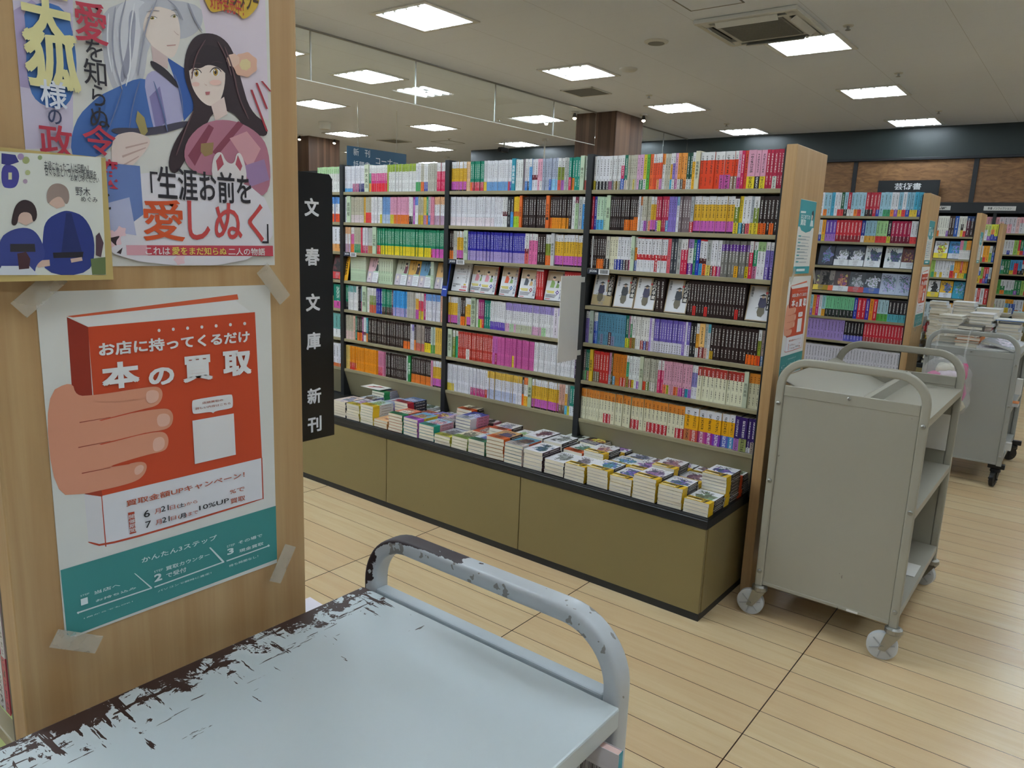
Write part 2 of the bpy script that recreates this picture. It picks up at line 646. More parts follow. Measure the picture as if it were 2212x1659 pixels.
class Print:
    """Flat printing in sheet coordinates (u to the reader's right, v up), stacked in hair-thin layers."""

    def __init__(s, step=0.00003):
        s.b = MB()
        s.z = 0.0
        s.step = step

    def poly(s, col, pts):
        s.z += s.step
        if len(pts) > 4:
            from mathutils.geometry import tessellate_polygon
            for t in tessellate_polygon([[Vector((p[0], p[1], 0)) for p in pts]]):
                q = [pts[i] for i in t]
                if (q[1][0] - q[0][0]) * (q[2][1] - q[0][1]) - (q[2][0] - q[0][0]) * (q[1][1] - q[0][1]) < 0:
                    q.reverse()
                s.b.face([(p[0], p[1], s.z) for p in q], col)
        else:
            s.b.face([(p[0], p[1], s.z) for p in pts], col)

    def smooth(s, col, pts, k=2):
        for _ in range(k):
            q = []
            for (x0, y0), (x1, y1) in zip(pts, pts[1:] + pts[:1]):
                q += [(x0 * .75 + x1 * .25, y0 * .75 + y1 * .25), (x0 * .25 + x1 * .75, y0 * .25 + y1 * .75)]
            pts = q
        s.poly(col, pts)

    def rect(s, col, u0, v0, u1, v1):
        s.poly(col, [(u0, v0), (u1, v0), (u1, v1), (u0, v1)])

    def disc(s, col, u, v, r, rv=None, n=20):
        rv = rv or r
        s.poly(col, [(u + r * cos(2 * pi * i / n), v + rv * sin(2 * pi * i / n)) for i in range(n)])

    def text(s, col, t, u0, v0, u1, v1, bold=0.0, up=False):
        """Lettering fitted to a box; heavier weights are struck several times a hair apart."""
        if up:
            s.z += s.step
        P, F, (a, b, c, d) = glyph(t, min(bold, 0.008))
        z = s.z + s.step * 0.5
        n = max(1, len(t))
        e = 0.0 if bold < 0.015 else (0.45 if bold < 0.03 else 0.75) * bold * min((u1 - u0) / n, v1 - v0)
        u0, u1, v0, v1 = u0 + e, u1 - e, v0 + e, v1 - e
        sx = (u1 - u0) / max(c - a, 1e-6)
        sy = (v1 - v0) / max(d - b, 1e-6)
        for dx, dy in (((0, 0),) if e == 0 else ((-e, 0), (e, 0), (0, -e), (0, e)) if bold < 0.03 else ((-e, -e), (e, -e), (e, e), (-e, e), (0, 0))):
            for f in F:
                s.b.face([(u0 + dx + (P[i][0] - a) * sx, v0 + dy + (P[i][1] - b) * sy, z) for i in f], col)
            z += s.step * 0.05

    def vtext(s, col, t, u0, v0, u1, v1, bold=0.0, gap=0.12):
        n = len(t)
        h = (v1 - v0) / n
        for i, ch in enumerate(t):
            if ch != ' ':
                top = v1 - i * h
                s.text(col, ch, u0, top - h * (1 - gap / 2), u1, top - h * gap / 2, bold)

    def obj(s, name, parent, Mx, mat=None):
        s.b.xform(Mx)
        return s.b.build(name, mat or M['ink'], parent)


def plane_m(o, u, v):
    """Matrix taking (u, v, height) of a sheet to the world."""
    o, u, v = Vector(o), Vector(u).normalized(), Vector(v).normalized()
    w = u.cross(v)
    return Matrix(((u.x, v.x, w.x, o.x), (u.y, v.y, w.y, o.y), (u.z, v.z, w.z, o.z), (0, 0, 0, 1)))


for _q in ('FRONT',):
    pass
# printing on the posters: sheet coordinates in millimetres
POSTER_BUYBACK = [
    ('p', 'd9603a', [30.0,393.8,246.2,411.1,247.7,403.9,37.2,391.8]),
    ('p', 'e6e4e2', [35.5,391.9,242.5,403.2,265.3,386.3,52.5,380.1]),
    ('p', 'cf4a26', [51.8,379.9,272.5,385.2,277.1,171.4,53.2,171.2]),
    ('p', '9a2e1c', [30.0,392.8,52.0,379.9,51.2,297.6,33.1,299.7,29.4,307.6]),
    ('p', 'a83a22', [39.5,180.0,53.7,179.0,54.2,170.0,33.7,178.6]),
    ('p', 'e4e2e6', [54.0,170.7,276.7,171.5,276.7,108.8,54.2,104.8]),
    ('p', 'dcd8da', [33.7,178.6,52.9,170.4,53.4,105.1,34.3,116.3]),
    ('p', 'c04a2c', [33.9,118.2,53.8,105.9,277.1,110.4,277.0,107.6,53.6,103.2,33.8,115.9]),
    ('p', 'c04a2c', [275.6,172.1,277.5,171.7,277.8,108.1,275.9,108.3]),
    ('p', 'c04a2c', [52.7,171.0,53.7,170.8,54.5,104.4,53.1,104.9]),
    ('p', '3f8f8c', [1.0,91.5,300.1,92.0,298.6,6.1,2.0,2.7]),
    ('p', 'e09a7c', [-0.4,305.9,30.0,319.0,33.1,299.7,51.3,298.1,77.1,298.1,93.6,298.7,122.0,299.1,130.7,297.7,135.2,292.3,135.7,285.3,132.6,278.2,126.4,273.1,111.8,271.9,59.1,266.7,103.0,269.4,132.1,268.9,142.5,267.0,147.7,260.0,147.8,251.4,144.3,243.3,135.0,239.8,112.9,240.9,57.1,236.9,101.2,239.2,127.5,239.4,136.4,236.2,140.5,228.0,139.0,217.5,133.5,211.5,111.2,211.8,57.7,206.3,87.8,204.8,102.1,204.7,109.1,201.3,110.5,194.3,105.2,184.8,94.8,179.6,69.4,178.3,47.9,178.8,33.4,178.7,0.6,185.7]),
    ('p', 'eab8a4', [113.6,292.9,121.8,295.3,130.4,292.0,130.5,283.0,125.2,277.8,115.0,277.9]),
    ('p', 'eab8a4', [126.3,261.1,137.8,262.2,144.1,256.6,143.0,247.6,136.8,244.1,126.7,245.9]),
    ('p', 'eab8a4', [119.6,230.5,130.1,232.5,135.0,227.5,134.8,218.3,129.1,213.3,119.0,213.9]),
    ('p', 'eab8a4', [94.5,197.9,101.8,200.8,106.9,197.5,104.7,191.0,98.1,187.4,94.0,189.6]),
    ('p', '9a3a24', [34.6,268.1,69.8,268.3,69.8,267.7,34.5,267.0]),
    ('p', '9a3a24', [31.2,238.1,67.9,238.5,67.8,238.0,31.1,237.0]),
    ('p', '9a3a24', [32.8,205.7,65.7,205.1,65.7,204.5,32.7,204.5]),
    ('p', 'cf4a26', [56.4,266.6,113.5,271.6,114.6,270.8,59.0,265.5]),
    ('p', 'cf4a26', [54.4,236.9,111.7,240.8,112.8,240.0,57.0,235.8]),
    ('p', 'cf4a26', [55.0,206.3,87.8,205.4,111.2,211.2,111.1,210.0,87.8,204.2]),
    ('p', 'e8e4e4', [133.3,369.8,134.1,367.7,136.4,367.5,137.4,369.5,136.6,371.6,134.3,371.7]),
    ('p', 'e8e4e4', [151.7,369.9,152.5,367.8,154.9,367.6,155.9,369.6,155.1,371.7,152.7,371.9]),
    ('p', 'e8e4e4', [170.7,370.0,171.5,367.8,174.0,367.6,175.1,369.7,174.2,371.8,171.8,372.0]),
    ('p', 'e8e4e4', [190.3,370.1,191.2,367.9,193.7,367.7,194.8,369.8,193.9,372.0,191.4,372.1]),
    ('p', 'e8e4e4', [210.5,370.2,211.4,368.0,214.1,367.8,215.2,369.9,214.3,372.1,211.6,372.3]),
    ('p', 'e8e4e4', [231.4,370.3,232.4,368.1,235.1,367.9,236.2,370.0,235.3,372.3,232.5,372.4]),
    ('p', 'e8e4e4', [253.0,370.4,254.0,368.1,256.8,367.9,258.0,370.1,257.0,372.4,254.1,372.6]),
    ('t', 'e8e6e6', 'お店に持ってくるだけ', 61.6, 343.8, 262.3, 360.2, 0.035),
    ('t', 'e8e6e6', '本', 62.5, 302.4, 107.5, 335.1, 0.05),
    ('t', 'e8e6e6', 'の', 118.6, 299.6, 151.5, 322.3, 0.05),
    ('t', 'e8e6e6', '買', 163.2, 298.2, 205.2, 332.8, 0.04),
    ('t', 'e8e6e6', '取', 220.2, 298.6, 263.6, 334.2, 0.05),
    ('p', 'e09a7c', [50.7,298.2,77.1,298.1,93.6,298.7,122.0,299.1,130.7,297.7,133.0,284.2,55.2,287.2]),
    ('p', 'eab8a4', [113.6,292.9,121.8,295.3,130.4,292.0,130.5,283.0,125.2,277.8,115.0,277.9]),
    ('p', 'e8e6e6', [176.5,274.0,230.6,274.1,233.2,271.1,233.4,256.3,230.5,253.5,205.8,253.6,203.3,250.5,200.8,253.8,176.6,254.0,173.8,256.9,173.9,271.9]),
    ('t', 'a85038', '店頭買取の', 188.1, 266.0, 218.3, 269.1, 0.01),
    ('t', 'a85038', '詳しい内容はこちら', 178.1, 259.7, 229.4, 262.8, 0.01),
    ('p', 'e6e2e2', [173.3,245.7,234.0,245.7,234.9,185.6,173.9,185.3]),
    ('t', 'b85434', '買取金額UPキャンペーン！', 81.0, 149.6, 247.2, 158.0, 0.02),
    ('p', 'c04a2c', [82.8,141.2,90.7,140.8,91.3,112.1,83.2,112.1]),
    ('v', 'e8e0e0', '開催期間', 83.1, 113.7, 90.9, 138.3, 0.01),
    ('t', '1c1a1c', '6', 102.0, 129.0, 109.9, 138.6, 0.01),
    ('t', '1c1a1c', '7', 103.2, 114.5, 110.8, 123.3, 0.01),
    ('t', 'b85434', '月', 116.0, 130.0, 124.0, 137.0, 0.01),
    ('t', '1c1a1c', '21', 124.5, 130.8, 134.8, 138.2, 0.01),
    ('t', 'b85434', '日(', 136.1, 129.5, 149.0, 135.9, 0.01),
    ('t', '1c1a1c', '土', 148.7, 130.2, 156.0, 135.7, 0.03),
    ('t', 'b85434', ')から', 155.7, 129.3, 174.8, 134.6, 0.01),
    ('t', 'b85434', '月', 116.3, 114.7, 124.3, 121.6, 0.01),
    ('t', '1c1a1c', '21', 125.2, 115.3, 135.2, 122.7, 0.01),
    ('t', 'b85434', '日(', 136.6, 114.5, 149.5, 120.6, 0.01),
    ('t', '1c1a1c', '月', 149.2, 114.2, 157.2, 121.0, 0.03),
    ('t', 'b85434', ')まで', 156.9, 113.9, 174.8, 120.1, 0.01),
    ('t', '1c1a1c', '10%UP', 176.7, 118.6, 221.2, 125.1, 0.008),
    ('t', 'b85434', '%で', 223.1, 129.7, 246.4, 135.8, 0.01),
    ('t', 'b85434', '買取', 223.2, 115.0, 246.7, 122.6, 0.01),
    ('t', 'dce6e6', 'かんたん3ステップ', 95.5, 68.8, 200.6, 76.2, 0.015),
    ('t', 'dce6e6', '1', 19.7, 38.8, 27.7, 47.3, 0.05),
    ('t', 'dce6e6', '当店へ', 35.7, 47.3, 67.0, 51.9, 0.02),
    ('t', 'dce6e6', 'お持ち込み', 36.6, 36.8, 86.4, 40.0, 0.02),
    ('t', 'dce6e6', '1冊からでもOK！', 21.6, 20.2, 80.9, 21.8, 0.01),
    ('t', 'dce6e6', 'STEP', 19.7, 50.3, 29.9, 52.5, 0.0),
    ('t', 'dce6e6', '2', 110.1, 36.8, 120.5, 47.2, 0.05),
    ('t', 'dce6e6', '買取カウンター', 126.1, 47.5, 188.5, 53.3, 0.02),
    ('t', 'dce6e6', 'で受付', 126.2, 36.9, 154.0, 43.8, 0.02),
    ('t', 'dce6e6', 'パソコンで瞬時に査定！', 113.8, 21.0, 190.0, 23.8, 0.01),
    ('t', 'dce6e6', 'STEP', 110.3, 49.8, 122.1, 52.8, 0.0),
    ('t', 'dce6e6', '3', 215.3, 40.3, 225.3, 49.3, 0.05),
    ('t', 'dce6e6', 'その場で', 233.1, 51.1, 272.3, 56.1, 0.02),
    ('t', 'dce6e6', '現金買取', 234.0, 37.7, 273.9, 42.9, 0.02),
    ('t', 'dce6e6', '待ち時間なし！', 217.0, 21.1, 264.4, 24.8, 0.01),
    ('t', 'dce6e6', 'STEP', 215.0, 51.6, 227.4, 55.0, 0.0),
    ('p', 'dce6e6', [14.8,31.6,106.7,30.5,107.2,28.7,15.1,29.6]),
    ('p', 'dce6e6', [85.2,58.0,86.9,57.4,107.3,30.0,105.2,30.1]),
    ('p', 'dce6e6', [109.8,30.4,210.3,32.5,211.0,30.5,110.3,28.6]),
    ('p', 'dce6e6', [188.8,60.0,191.2,59.9,211.0,31.9,207.8,31.9]),
    ('p', 'dce6e6', [213.9,32.4,284.2,33.4,284.9,31.7,214.5,30.4]),
    ('p', 'dce6e6', [14.5,31.1,15.9,28.7,17.5,29.9,16.1,32.3]),
    ('p', 'dce6e6', [281.0,33.7,283.3,30.8,285.7,32.2,283.4,35.1]),
]
POSTER_NOVEL = [
    ('p', 'cfc6dc', [-1.7,271.4,58.8,286.6,47.6,130.0,-0.8,124.6]),
    ('p', 'b4a6cc', [-0.9,261.7,17.8,276.3,56.5,254.5,48.0,185.0,-0.6,187.5]),
    ('p', '4a7cc4', [9.3,270.8,51.5,281.3,58.6,233.7,56.2,200.9,43.4,169.8,12.9,172.3,6.8,199.2,10.1,240.8]),
    ('p', 'e2d4e0', [205.8,323.6,298.8,347.0,299.6,194.4,224.6,226.1]),
    ('p', 'c4c4cc', [89.9,294.4,205.8,323.6,211.3,295.1,183.2,271.0,140.8,269.5,131.5,214.0,116.3,196.1,100.1,189.7,88.6,217.7,85.9,248.4]),
    ('p', 'dcdce2', [109.0,299.3,143.0,307.8,131.2,278.7,124.0,224.2,104.6,198.0,94.3,218.7,97.5,267.3]),
    ('p', 'a8a8b8', [118.1,290.5,128.1,292.9,118.4,230.8,105.0,205.6,104.0,220.5,115.8,252.8]),
    ('p', '4a72b8', [93.1,199.8,134.1,224.2,149.4,201.4,142.7,156.7,101.9,155.5,80.6,126.0,42.9,114.7,49.7,159.8,77.3,189.8]),
    ('p', 'b8b4d8', [130.1,225.3,159.7,234.7,184.9,215.3,178.3,173.5,142.5,152.7,135.9,183.5]),
    ('p', '3c64b0', [160.5,248.6,190.4,236.5,195.3,196.5,178.6,177.6,173.7,213.4]),
    ('p', '8c84b8', [136.8,199.4,150.1,213.4,156.5,174.6,142.9,160.7]),
    ('p', 'ecdcd2', [132.3,297.7,174.3,308.0,181.0,278.4,171.3,250.8,162.6,248.0,140.1,258.0,132.1,277.1]),
    ('p', 'd8c0bc', [142.2,258.0,162.1,248.2,161.0,235.0,143.2,239.4]),
    ('p', 'c4c4cc', [130.8,304.7,185.6,318.5,182.6,302.2,163.4,303.4,146.8,303.1,133.5,283.0,134.2,260.5,129.2,278.3]),
    ('p', 'f2ece8', [150.1,289.5,148.9,288.1,145.9,286.9,142.6,286.3,140.4,286.7,140.5,287.9,142.7,289.3,146.1,290.3,149.0,290.4]),
    ('p', 'b09838', [147.9,289.0,147.2,287.8,145.5,286.9,143.7,286.6,142.5,287.2,142.6,288.3,143.9,289.5,145.7,290.1,147.3,289.9]),
    ('p', '2a2024', [146.4,288.6,146.1,287.9,145.3,287.5,144.5,287.4,143.9,287.7,144.0,288.3,144.6,288.9,145.4,289.2,146.1,289.1]),
    ('p', 'f4f0ea', [144.9,289.0,144.7,288.7,144.3,288.5,143.8,288.4,143.5,288.5,143.5,288.8,143.9,289.1,144.3,289.2,144.7,289.2]),
    ('p', '33282e', [139.0,287.0,141.8,289.2,145.3,290.6,148.7,291.0,151.4,290.2,151.4,289.7,148.7,290.4,145.2,290.0,141.7,288.7,138.9,286.5]),
    ('p', 'f2ece8', [175.9,297.5,174.9,296.2,172.7,295.1,170.3,294.7,168.7,295.2,168.8,296.4,170.4,297.7,172.9,298.5,175.1,298.5]),
    ('p', 'b09838', [174.2,297.1,173.7,295.9,172.4,295.1,171.1,295.0,170.2,295.6,170.3,296.8,171.2,297.9,172.6,298.4,173.8,298.1]),
    ('p', '2a2024', [173.1,296.8,172.8,296.2,172.3,295.7,171.7,295.7,171.3,296.1,171.3,296.7,171.7,297.2,172.4,297.5,172.9,297.3]),
    ('p', 'f4f0ea', [172.0,297.3,171.9,297.0,171.5,296.8,171.2,296.8,171.0,296.9,171.0,297.2,171.2,297.5,171.6,297.6,171.9,297.5]),
    ('p', '33282e', [167.6,295.7,169.7,297.7,172.3,298.9,174.9,299.1,176.8,298.1,176.8,297.6,174.8,298.5,172.3,298.3,169.7,297.2,167.6,295.1]),
    ('p', '8a8690', [138.5,293.8,146.5,297.6,154.4,298.7,154.3,297.9,146.4,296.8,138.5,293.0]),
    ('p', '8a8690', [168.7,302.9,173.7,304.9,177.6,305.1,177.5,304.3,173.6,304.1,168.6,302.1]),
    ('p', 'c8a8a0', [170.7,280.6,174.4,277.5,177.0,277.1,176.9,276.3,174.4,276.7,170.7,279.8]),
    ('p', 'c89890', [160.7,261.9,172.5,265.2,172.0,263.9,161.5,260.9]),
    ('p', '3a343c', [139.2,242.5,159.7,234.7,174.0,219.5,173.7,213.4,155.0,226.0,140.8,233.1]),
    ('p', '4c4858', [90.4,158.8,134.7,162.6,185.4,180.6,185.0,172.3,136.2,153.9,89.9,151.1]),
    ('p', 'a89860', [121.4,181.4,129.2,174.7,132.4,159.4,125.7,150.6,118.7,169.3]),
    ('p', 'e4d0c8', [89.7,148.2,109.9,156.5,121.9,156.1,136.1,151.9,131.2,139.3,111.5,117.4,94.7,104.1,87.6,115.2]),
    ('p', 'c8a8a0', [100.2,128.1,129.3,141.1,128.3,139.4,100.8,125.8]),
    ('p', 'c8a8a0', [97.4,116.1,120.4,130.2,119.5,128.5,98.1,114.2]),
    ('p', 'c8a8a0', [104.8,138.3,131.7,147.4,131.2,145.7,105.0,136.4]),
    ('p', '3a2a30', [206.3,286.0,229.7,289.1,248.4,276.6,259.4,238.5,270.8,203.6,296.7,189.5,296.2,171.4,264.7,176.4,245.4,199.8,218.6,195.8,205.8,173.0,181.0,136.6,164.0,109.9,153.6,121.4,163.9,151.2,187.8,183.0,193.2,200.3,181.0,226.7,182.3,253.0,192.3,274.9]),
    ('p', 'f0ddd2', [187.6,248.0,205.0,257.5,235.6,259.4,237.0,234.6,228.6,207.9,215.2,199.5,202.5,203.8,191.7,216.4,187.9,232.0]),
    ('p', 'e8d0c8', [215.3,201.6,233.8,215.0,237.8,194.4,220.4,183.4]),
    ('p', '32242a', [185.9,235.6,188.0,256.1,210.4,274.8,238.5,272.4,242.0,237.6,232.7,248.4,213.9,251.1,202.0,242.7,193.0,243.0]),
    ('p', 'f2ece8', [202.7,237.9,201.3,234.8,197.9,232.6,194.3,232.5,192.0,234.4,192.1,237.5,194.6,240.3,198.4,241.5,201.6,240.6]),
    ('p', 'b8903c', [200.2,237.5,199.4,234.6,197.5,232.8,195.5,232.9,194.3,234.9,194.4,237.8,195.9,240.3,197.9,241.2,199.6,240.1]),
    ('p', '2a2024', [198.6,236.9,198.2,235.4,197.3,234.5,196.4,234.6,195.9,235.7,195.9,237.2,196.6,238.5,197.5,238.9,198.3,238.3]),
    ('p', 'f4f0ea', [197.0,238.6,196.7,238.0,196.3,237.6,195.8,237.6,195.5,238.0,195.5,238.7,195.8,239.3,196.4,239.5,196.8,239.3]),
    ('p', '33282e', [190.4,236.0,193.6,240.6,197.5,242.6,201.3,242.2,204.2,239.2,204.1,237.8,201.2,240.8,197.4,241.2,193.5,239.2,190.3,234.6]),
    ('p', 'f2ece8', [229.4,244.1,227.8,240.6,223.9,238.1,219.6,238.0,216.9,240.1,217.0,243.5,219.9,246.6,224.3,248.0,228.0,247.0]),
    ('p', 'b8903c', [226.5,243.5,225.5,240.3,223.4,238.3,221.0,238.4,219.6,240.6,219.7,243.9,221.4,246.7,223.8,247.7,225.8,246.5]),
    ('p', '2a2024', [224.6,242.9,224.1,241.2,223.1,240.2,222.1,240.3,221.4,241.5,221.5,243.2,222.2,244.7,223.3,245.2,224.3,244.5]),
    ('p', 'f4f0ea', [222.7,244.8,222.4,244.1,221.9,243.6,221.3,243.6,220.9,244.1,220.9,244.9,221.4,245.5,222.0,245.8,222.5,245.5]),
    ('p', '33282e', [215.0,241.8,218.7,246.9,223.2,249.2,227.7,248.8,231.1,245.5,231.0,243.9,227.6,247.3,223.2,247.7,218.6,245.4,214.9,240.2]),
    ('p', '4a3238', [190.4,245.5,196.6,249.2,203.5,249.7,203.5,248.8,196.6,248.3,190.4,244.7]),
    ('p', '4a3238', [217.5,253.6,224.7,256.7,233.0,256.2,233.0,255.3,224.7,255.8,217.5,252.7]),
    ('p', 'eec4b8', [231.1,231.8,228.9,229.2,223.8,227.1,218.0,226.5,214.3,227.7,214.4,230.1,218.3,232.7,224.1,234.1,229.1,233.8]),
    ('p', 'eec4b8', [201.0,224.5,199.6,222.4,196.3,220.9,192.6,220.6,190.2,221.7,190.3,223.7,192.8,225.6,196.5,226.6,199.7,226.2]),
    ('p', 'd8b0a4', [207.3,226.7,208.6,225.2,210.5,225.6,210.4,224.7,208.6,224.4,207.2,225.8]),
    ('p', 'cc7c80', [207.7,216.6,214.3,218.1,213.2,214.2,208.5,213.0]),
    ('p', 'b8788c', [177.3,152.8,206.1,181.4,245.0,189.0,280.4,178.4,298.5,158.0,299.5,98.1,267.0,91.4,237.3,120.5,203.0,113.2,175.8,123.5]),
    ('p', '8c4458', [181.0,136.6,210.7,177.9,217.6,174.6,189.6,124.8]),
    ('p', '8c4458', [252.4,187.8,259.9,184.5,221.0,140.7,213.9,144.3]),
    ('p', 'd8a0a8', [239.1,164.4,264.7,176.4,285.0,156.5,268.2,127.7]),
    ('p', 'a484b0', [258.0,131.3,290.0,143.4,297.3,116.5,267.4,105.1]),
    ('p', 'a08458', [199.0,153.2,216.4,156.5,214.3,142.2,203.7,137.7,197.9,143.4]),
    ('p', 'e8b8a0', [282.0,263.1,283.0,256.0,275.2,250.8,269.0,244.3,261.0,245.5,252.4,244.5,250.1,251.0,245.6,256.1,250.6,263.1,253.4,270.5,262.0,272.8,270.2,277.0,276.0,272.9,283.5,270.7]),
    ('p', 'ecc8b4', [256.6,263.5,257.1,259.8,253.1,257.0,249.8,253.6,245.6,254.1,241.1,253.6,239.9,257.0,237.5,259.8,240.1,263.5,241.7,267.4,246.2,268.7,250.5,270.9,253.5,268.7,257.4,267.5]),
    ('p', 'e8d4a0', [272.9,261.3,273.3,258.1,269.8,255.7,266.9,252.7,263.2,253.2,259.3,252.8,258.2,255.7,256.1,258.1,258.4,261.3,259.7,264.8,263.7,265.9,267.5,267.8,270.2,265.9,273.6,264.8]),
    ('p', 'b03844', [279.8,239.9,283.0,240.5,297.9,209.8,294.7,209.3]),
    ('p', 'b03844', [271.7,229.9,274.9,230.4,297.0,180.5,293.8,180.1]),
    ('p', 'b03844', [287.8,243.5,290.9,244.1,304.0,233.1,300.7,232.5]),
    ('p', '9c9cac', [101.8,290.2,96.0,259.7,96.0,230.2,103.8,201.6,105.8,202.0,97.9,230.6,97.9,260.1,103.7,290.7]),
    ('p', '9c9cac', [150.2,309.6,136.3,279.9,128.4,247.9,122.7,220.2,124.8,220.5,130.4,248.3,138.4,280.4,152.3,310.1]),
    ('p', '9c9cac', [113.9,300.5,104.2,268.9,104.1,237.4,110.3,212.2,112.3,212.6,106.1,237.8,106.2,269.3,115.8,301.0]),
    ('p', '9c9cac', [188.7,315.4,196.7,297.7,205.3,287.7,207.6,288.2,199.0,298.2,191.0,316.0]),
    ('p', '9c9cac', [162.9,312.8,173.2,307.7,181.1,294.1,183.3,294.6,175.4,308.2,165.0,313.3]),
    ('p', 'eeeef2', [93.8,281.0,89.8,247.4,93.5,218.6,95.1,218.9,91.3,247.7,95.4,281.4]),
    ('p', 'eeeef2', [123.7,299.3,115.7,264.0,115.6,230.2,108.2,206.2,109.8,206.4,117.2,230.5,117.3,264.4,125.3,299.7]),
    ('p', '6a4c50', [209.6,278.6,194.9,255.5,189.1,228.1,190.9,228.5,196.7,255.8,211.5,279.0]),
    ('p', '6a4c50', [235.3,275.9,246.4,251.0,252.6,218.1,266.8,192.0,268.9,192.3,254.6,218.4,248.4,251.4,237.2,276.3]),
    ('p', '6a4c50', [226.0,280.1,237.2,263.9,243.6,242.1,245.6,242.4,239.2,264.3,227.9,280.5]),
    ('p', '6a4c50', [189.6,191.5,177.0,165.1,164.4,134.8,166.2,135.0,178.8,165.3,191.4,191.8]),
    ('p', '6878a8', [104.0,201.7,94.7,177.4,81.1,145.2,82.7,145.4,96.3,177.7,105.6,201.9]),
    ('p', '6878a8', [124.6,214.8,115.0,188.2,109.3,160.3,110.9,160.5,116.6,188.4,126.2,215.0]),
    ('p', '6878a8', [141.1,217.7,150.0,189.6,154.9,162.3,156.7,162.5,151.7,189.9,142.8,218.0]),
    ('p', '6878a8', [167.2,230.2,174.8,209.6,175.8,185.4,177.6,185.7,176.6,209.8,168.9,230.5]),
    ('p', 'e4dcdc', [210.5,109.5,214.2,140.0,226.1,147.8,232.9,133.3,244.0,132.2,248.4,148.0,256.0,146.6,262.8,122.8,259.7,106.7,231.6,102.4]),
    ('p', 'b85464', [218.3,134.0,225.5,143.4,229.1,130.7,220.2,121.2]),
    ('p', 'b85464', [245.8,132.3,249.8,144.6,255.9,131.1,252.6,124.1]),
    ('p', 'e4dfe6', [69.3,71.0,86.3,95.6,123.6,114.6,299.9,112.1,300.0,0.1,69.5,1.4]),
    ('p', '6c84c0', [78.2,118.1,119.7,118.2,120.5,61.7,94.8,42.4,74.8,67.4]),
    ('p', 'b8bcdc', [75.1,71.4,105.2,81.1,110.7,36.7,73.1,41.8]),
    ('p', 'ecc8d0', [91.3,32.2,93.4,25.1,85.9,25.2,79.8,20.5,78.2,27.7,72.4,31.8,78.7,36.2,81.3,43.4,86.8,39.0,94.3,39.4]),
    ('p', 'ecc8d0', [97.5,40.5,98.9,35.7,93.8,35.8,89.7,32.6,88.6,37.4,84.7,40.1,88.9,43.1,90.7,47.9,94.4,45.0,99.4,45.3]),
    ('p', 'ecc8d0', [168.7,7.9,170.3,2.7,164.6,2.9,160.0,-0.4,158.6,4.8,154.2,7.9,159.0,10.9,160.8,16.1,165.1,12.8,170.9,13.0]),
    ('p', '3c2c34', [78.3,32.9,84.3,34.1,92.4,36.3,86.0,29.1,87.2,23.1,81.9,28.0]),
    ('p', '3c2c34', [86.1,16.0,93.5,22.1,91.0,14.4]),
    ('t', 'e4dca0', '天', 4.8, 234.6, 55.7, 291.0, 0.03),
    ('t', 'e4dca0', '狐', 5.2, 189.4, 59.7, 249.0, 0.03),
    ('t', 'dfe4f0', '様', 17.6, 169.6, 44.1, 198.8, 0.02),
    ('t', '3c4468', 'の', 23.5, 153.5, 37.2, 168.9, 0.02),
    ('t', 'c43c50', '政', 12.9, 119.0, 46.6, 153.0, 0.02),
    ('t', 'c43c50', '愛', 57.3, 245.5, 92.3, 288.2, 0.02),
    ('t', '2c2830', 'を', 67.0, 226.4, 85.1, 250.0, 0.01),
    ('t', '2c2830', '知', 63.4, 201.2, 87.4, 228.5, 0.01),
    ('t', '2c2830', 'ら', 70.1, 179.4, 84.7, 202.1, 0.01),
    ('t', '2c2830', 'ぬ', 66.7, 156.6, 87.5, 178.3, 0.01),
    ('t', 'c43c50', '令', 57.2, 125.5, 93.3, 159.2, 0.02),
    ('t', 'c43c50', '嬢', 68.6, 88.4, 94.3, 122.6, 0.02),
    ('t', '2c2830', 'と', 69.9, 65.2, 82.8, 86.5, 0.01),
    ('t', '2c2830', '「', 130.8, 87.8, 140.3, 113.0, 0.0),
    ('t', '2c2830', '生涯お前を', 139.5, 81.2, 268.0, 121.0, 0.02),
    ('t', 'd8582c', '愛', 118.6, 30.7, 171.5, 81.1, 0.02),
    ('t', 'cc4848', 'しぬく', 175.9, 31.9, 285.4, 83.3, 0.02),
    ('t', '2c2830', '」', 282.4, 30.4, 292.8, 56.7, 0.0),
    ('p', 'cc4858', [97.7,25.0,299.7,27.1,299.8,12.7,98.0,13.2]),
    ('p', 'e0a8b4', [97.7,25.0,122.5,25.2,122.9,13.1,98.0,13.2]),
    ('t', 'ece4e4', 'これは', 120.2, 14.1, 151.0, 23.3, 0.02),
    ('t', 'e8d468', '愛をまだ知らぬ', 153.4, 13.9, 228.0, 23.8, 0.02),
    ('t', 'ece4e4', '二人の物語', 230.6, 13.8, 286.3, 23.6, 0.02),
    ('p', 'dcb43c', [206.4,335.5,288.7,355.0,287.6,335.8,264.6,312.4,257.4,320.1,242.9,321.7,228.4,315.2,219.0,311.9,212.5,321.3]),
    ('t', 'c43c38', '好評発売中！', 218.0, 316.7, 264.3, 339.3, 0.02),
    ('t', '4c3420', 'ファンタジー', 230.0, 325.7, 286.2, 354.3, 0.02),
]
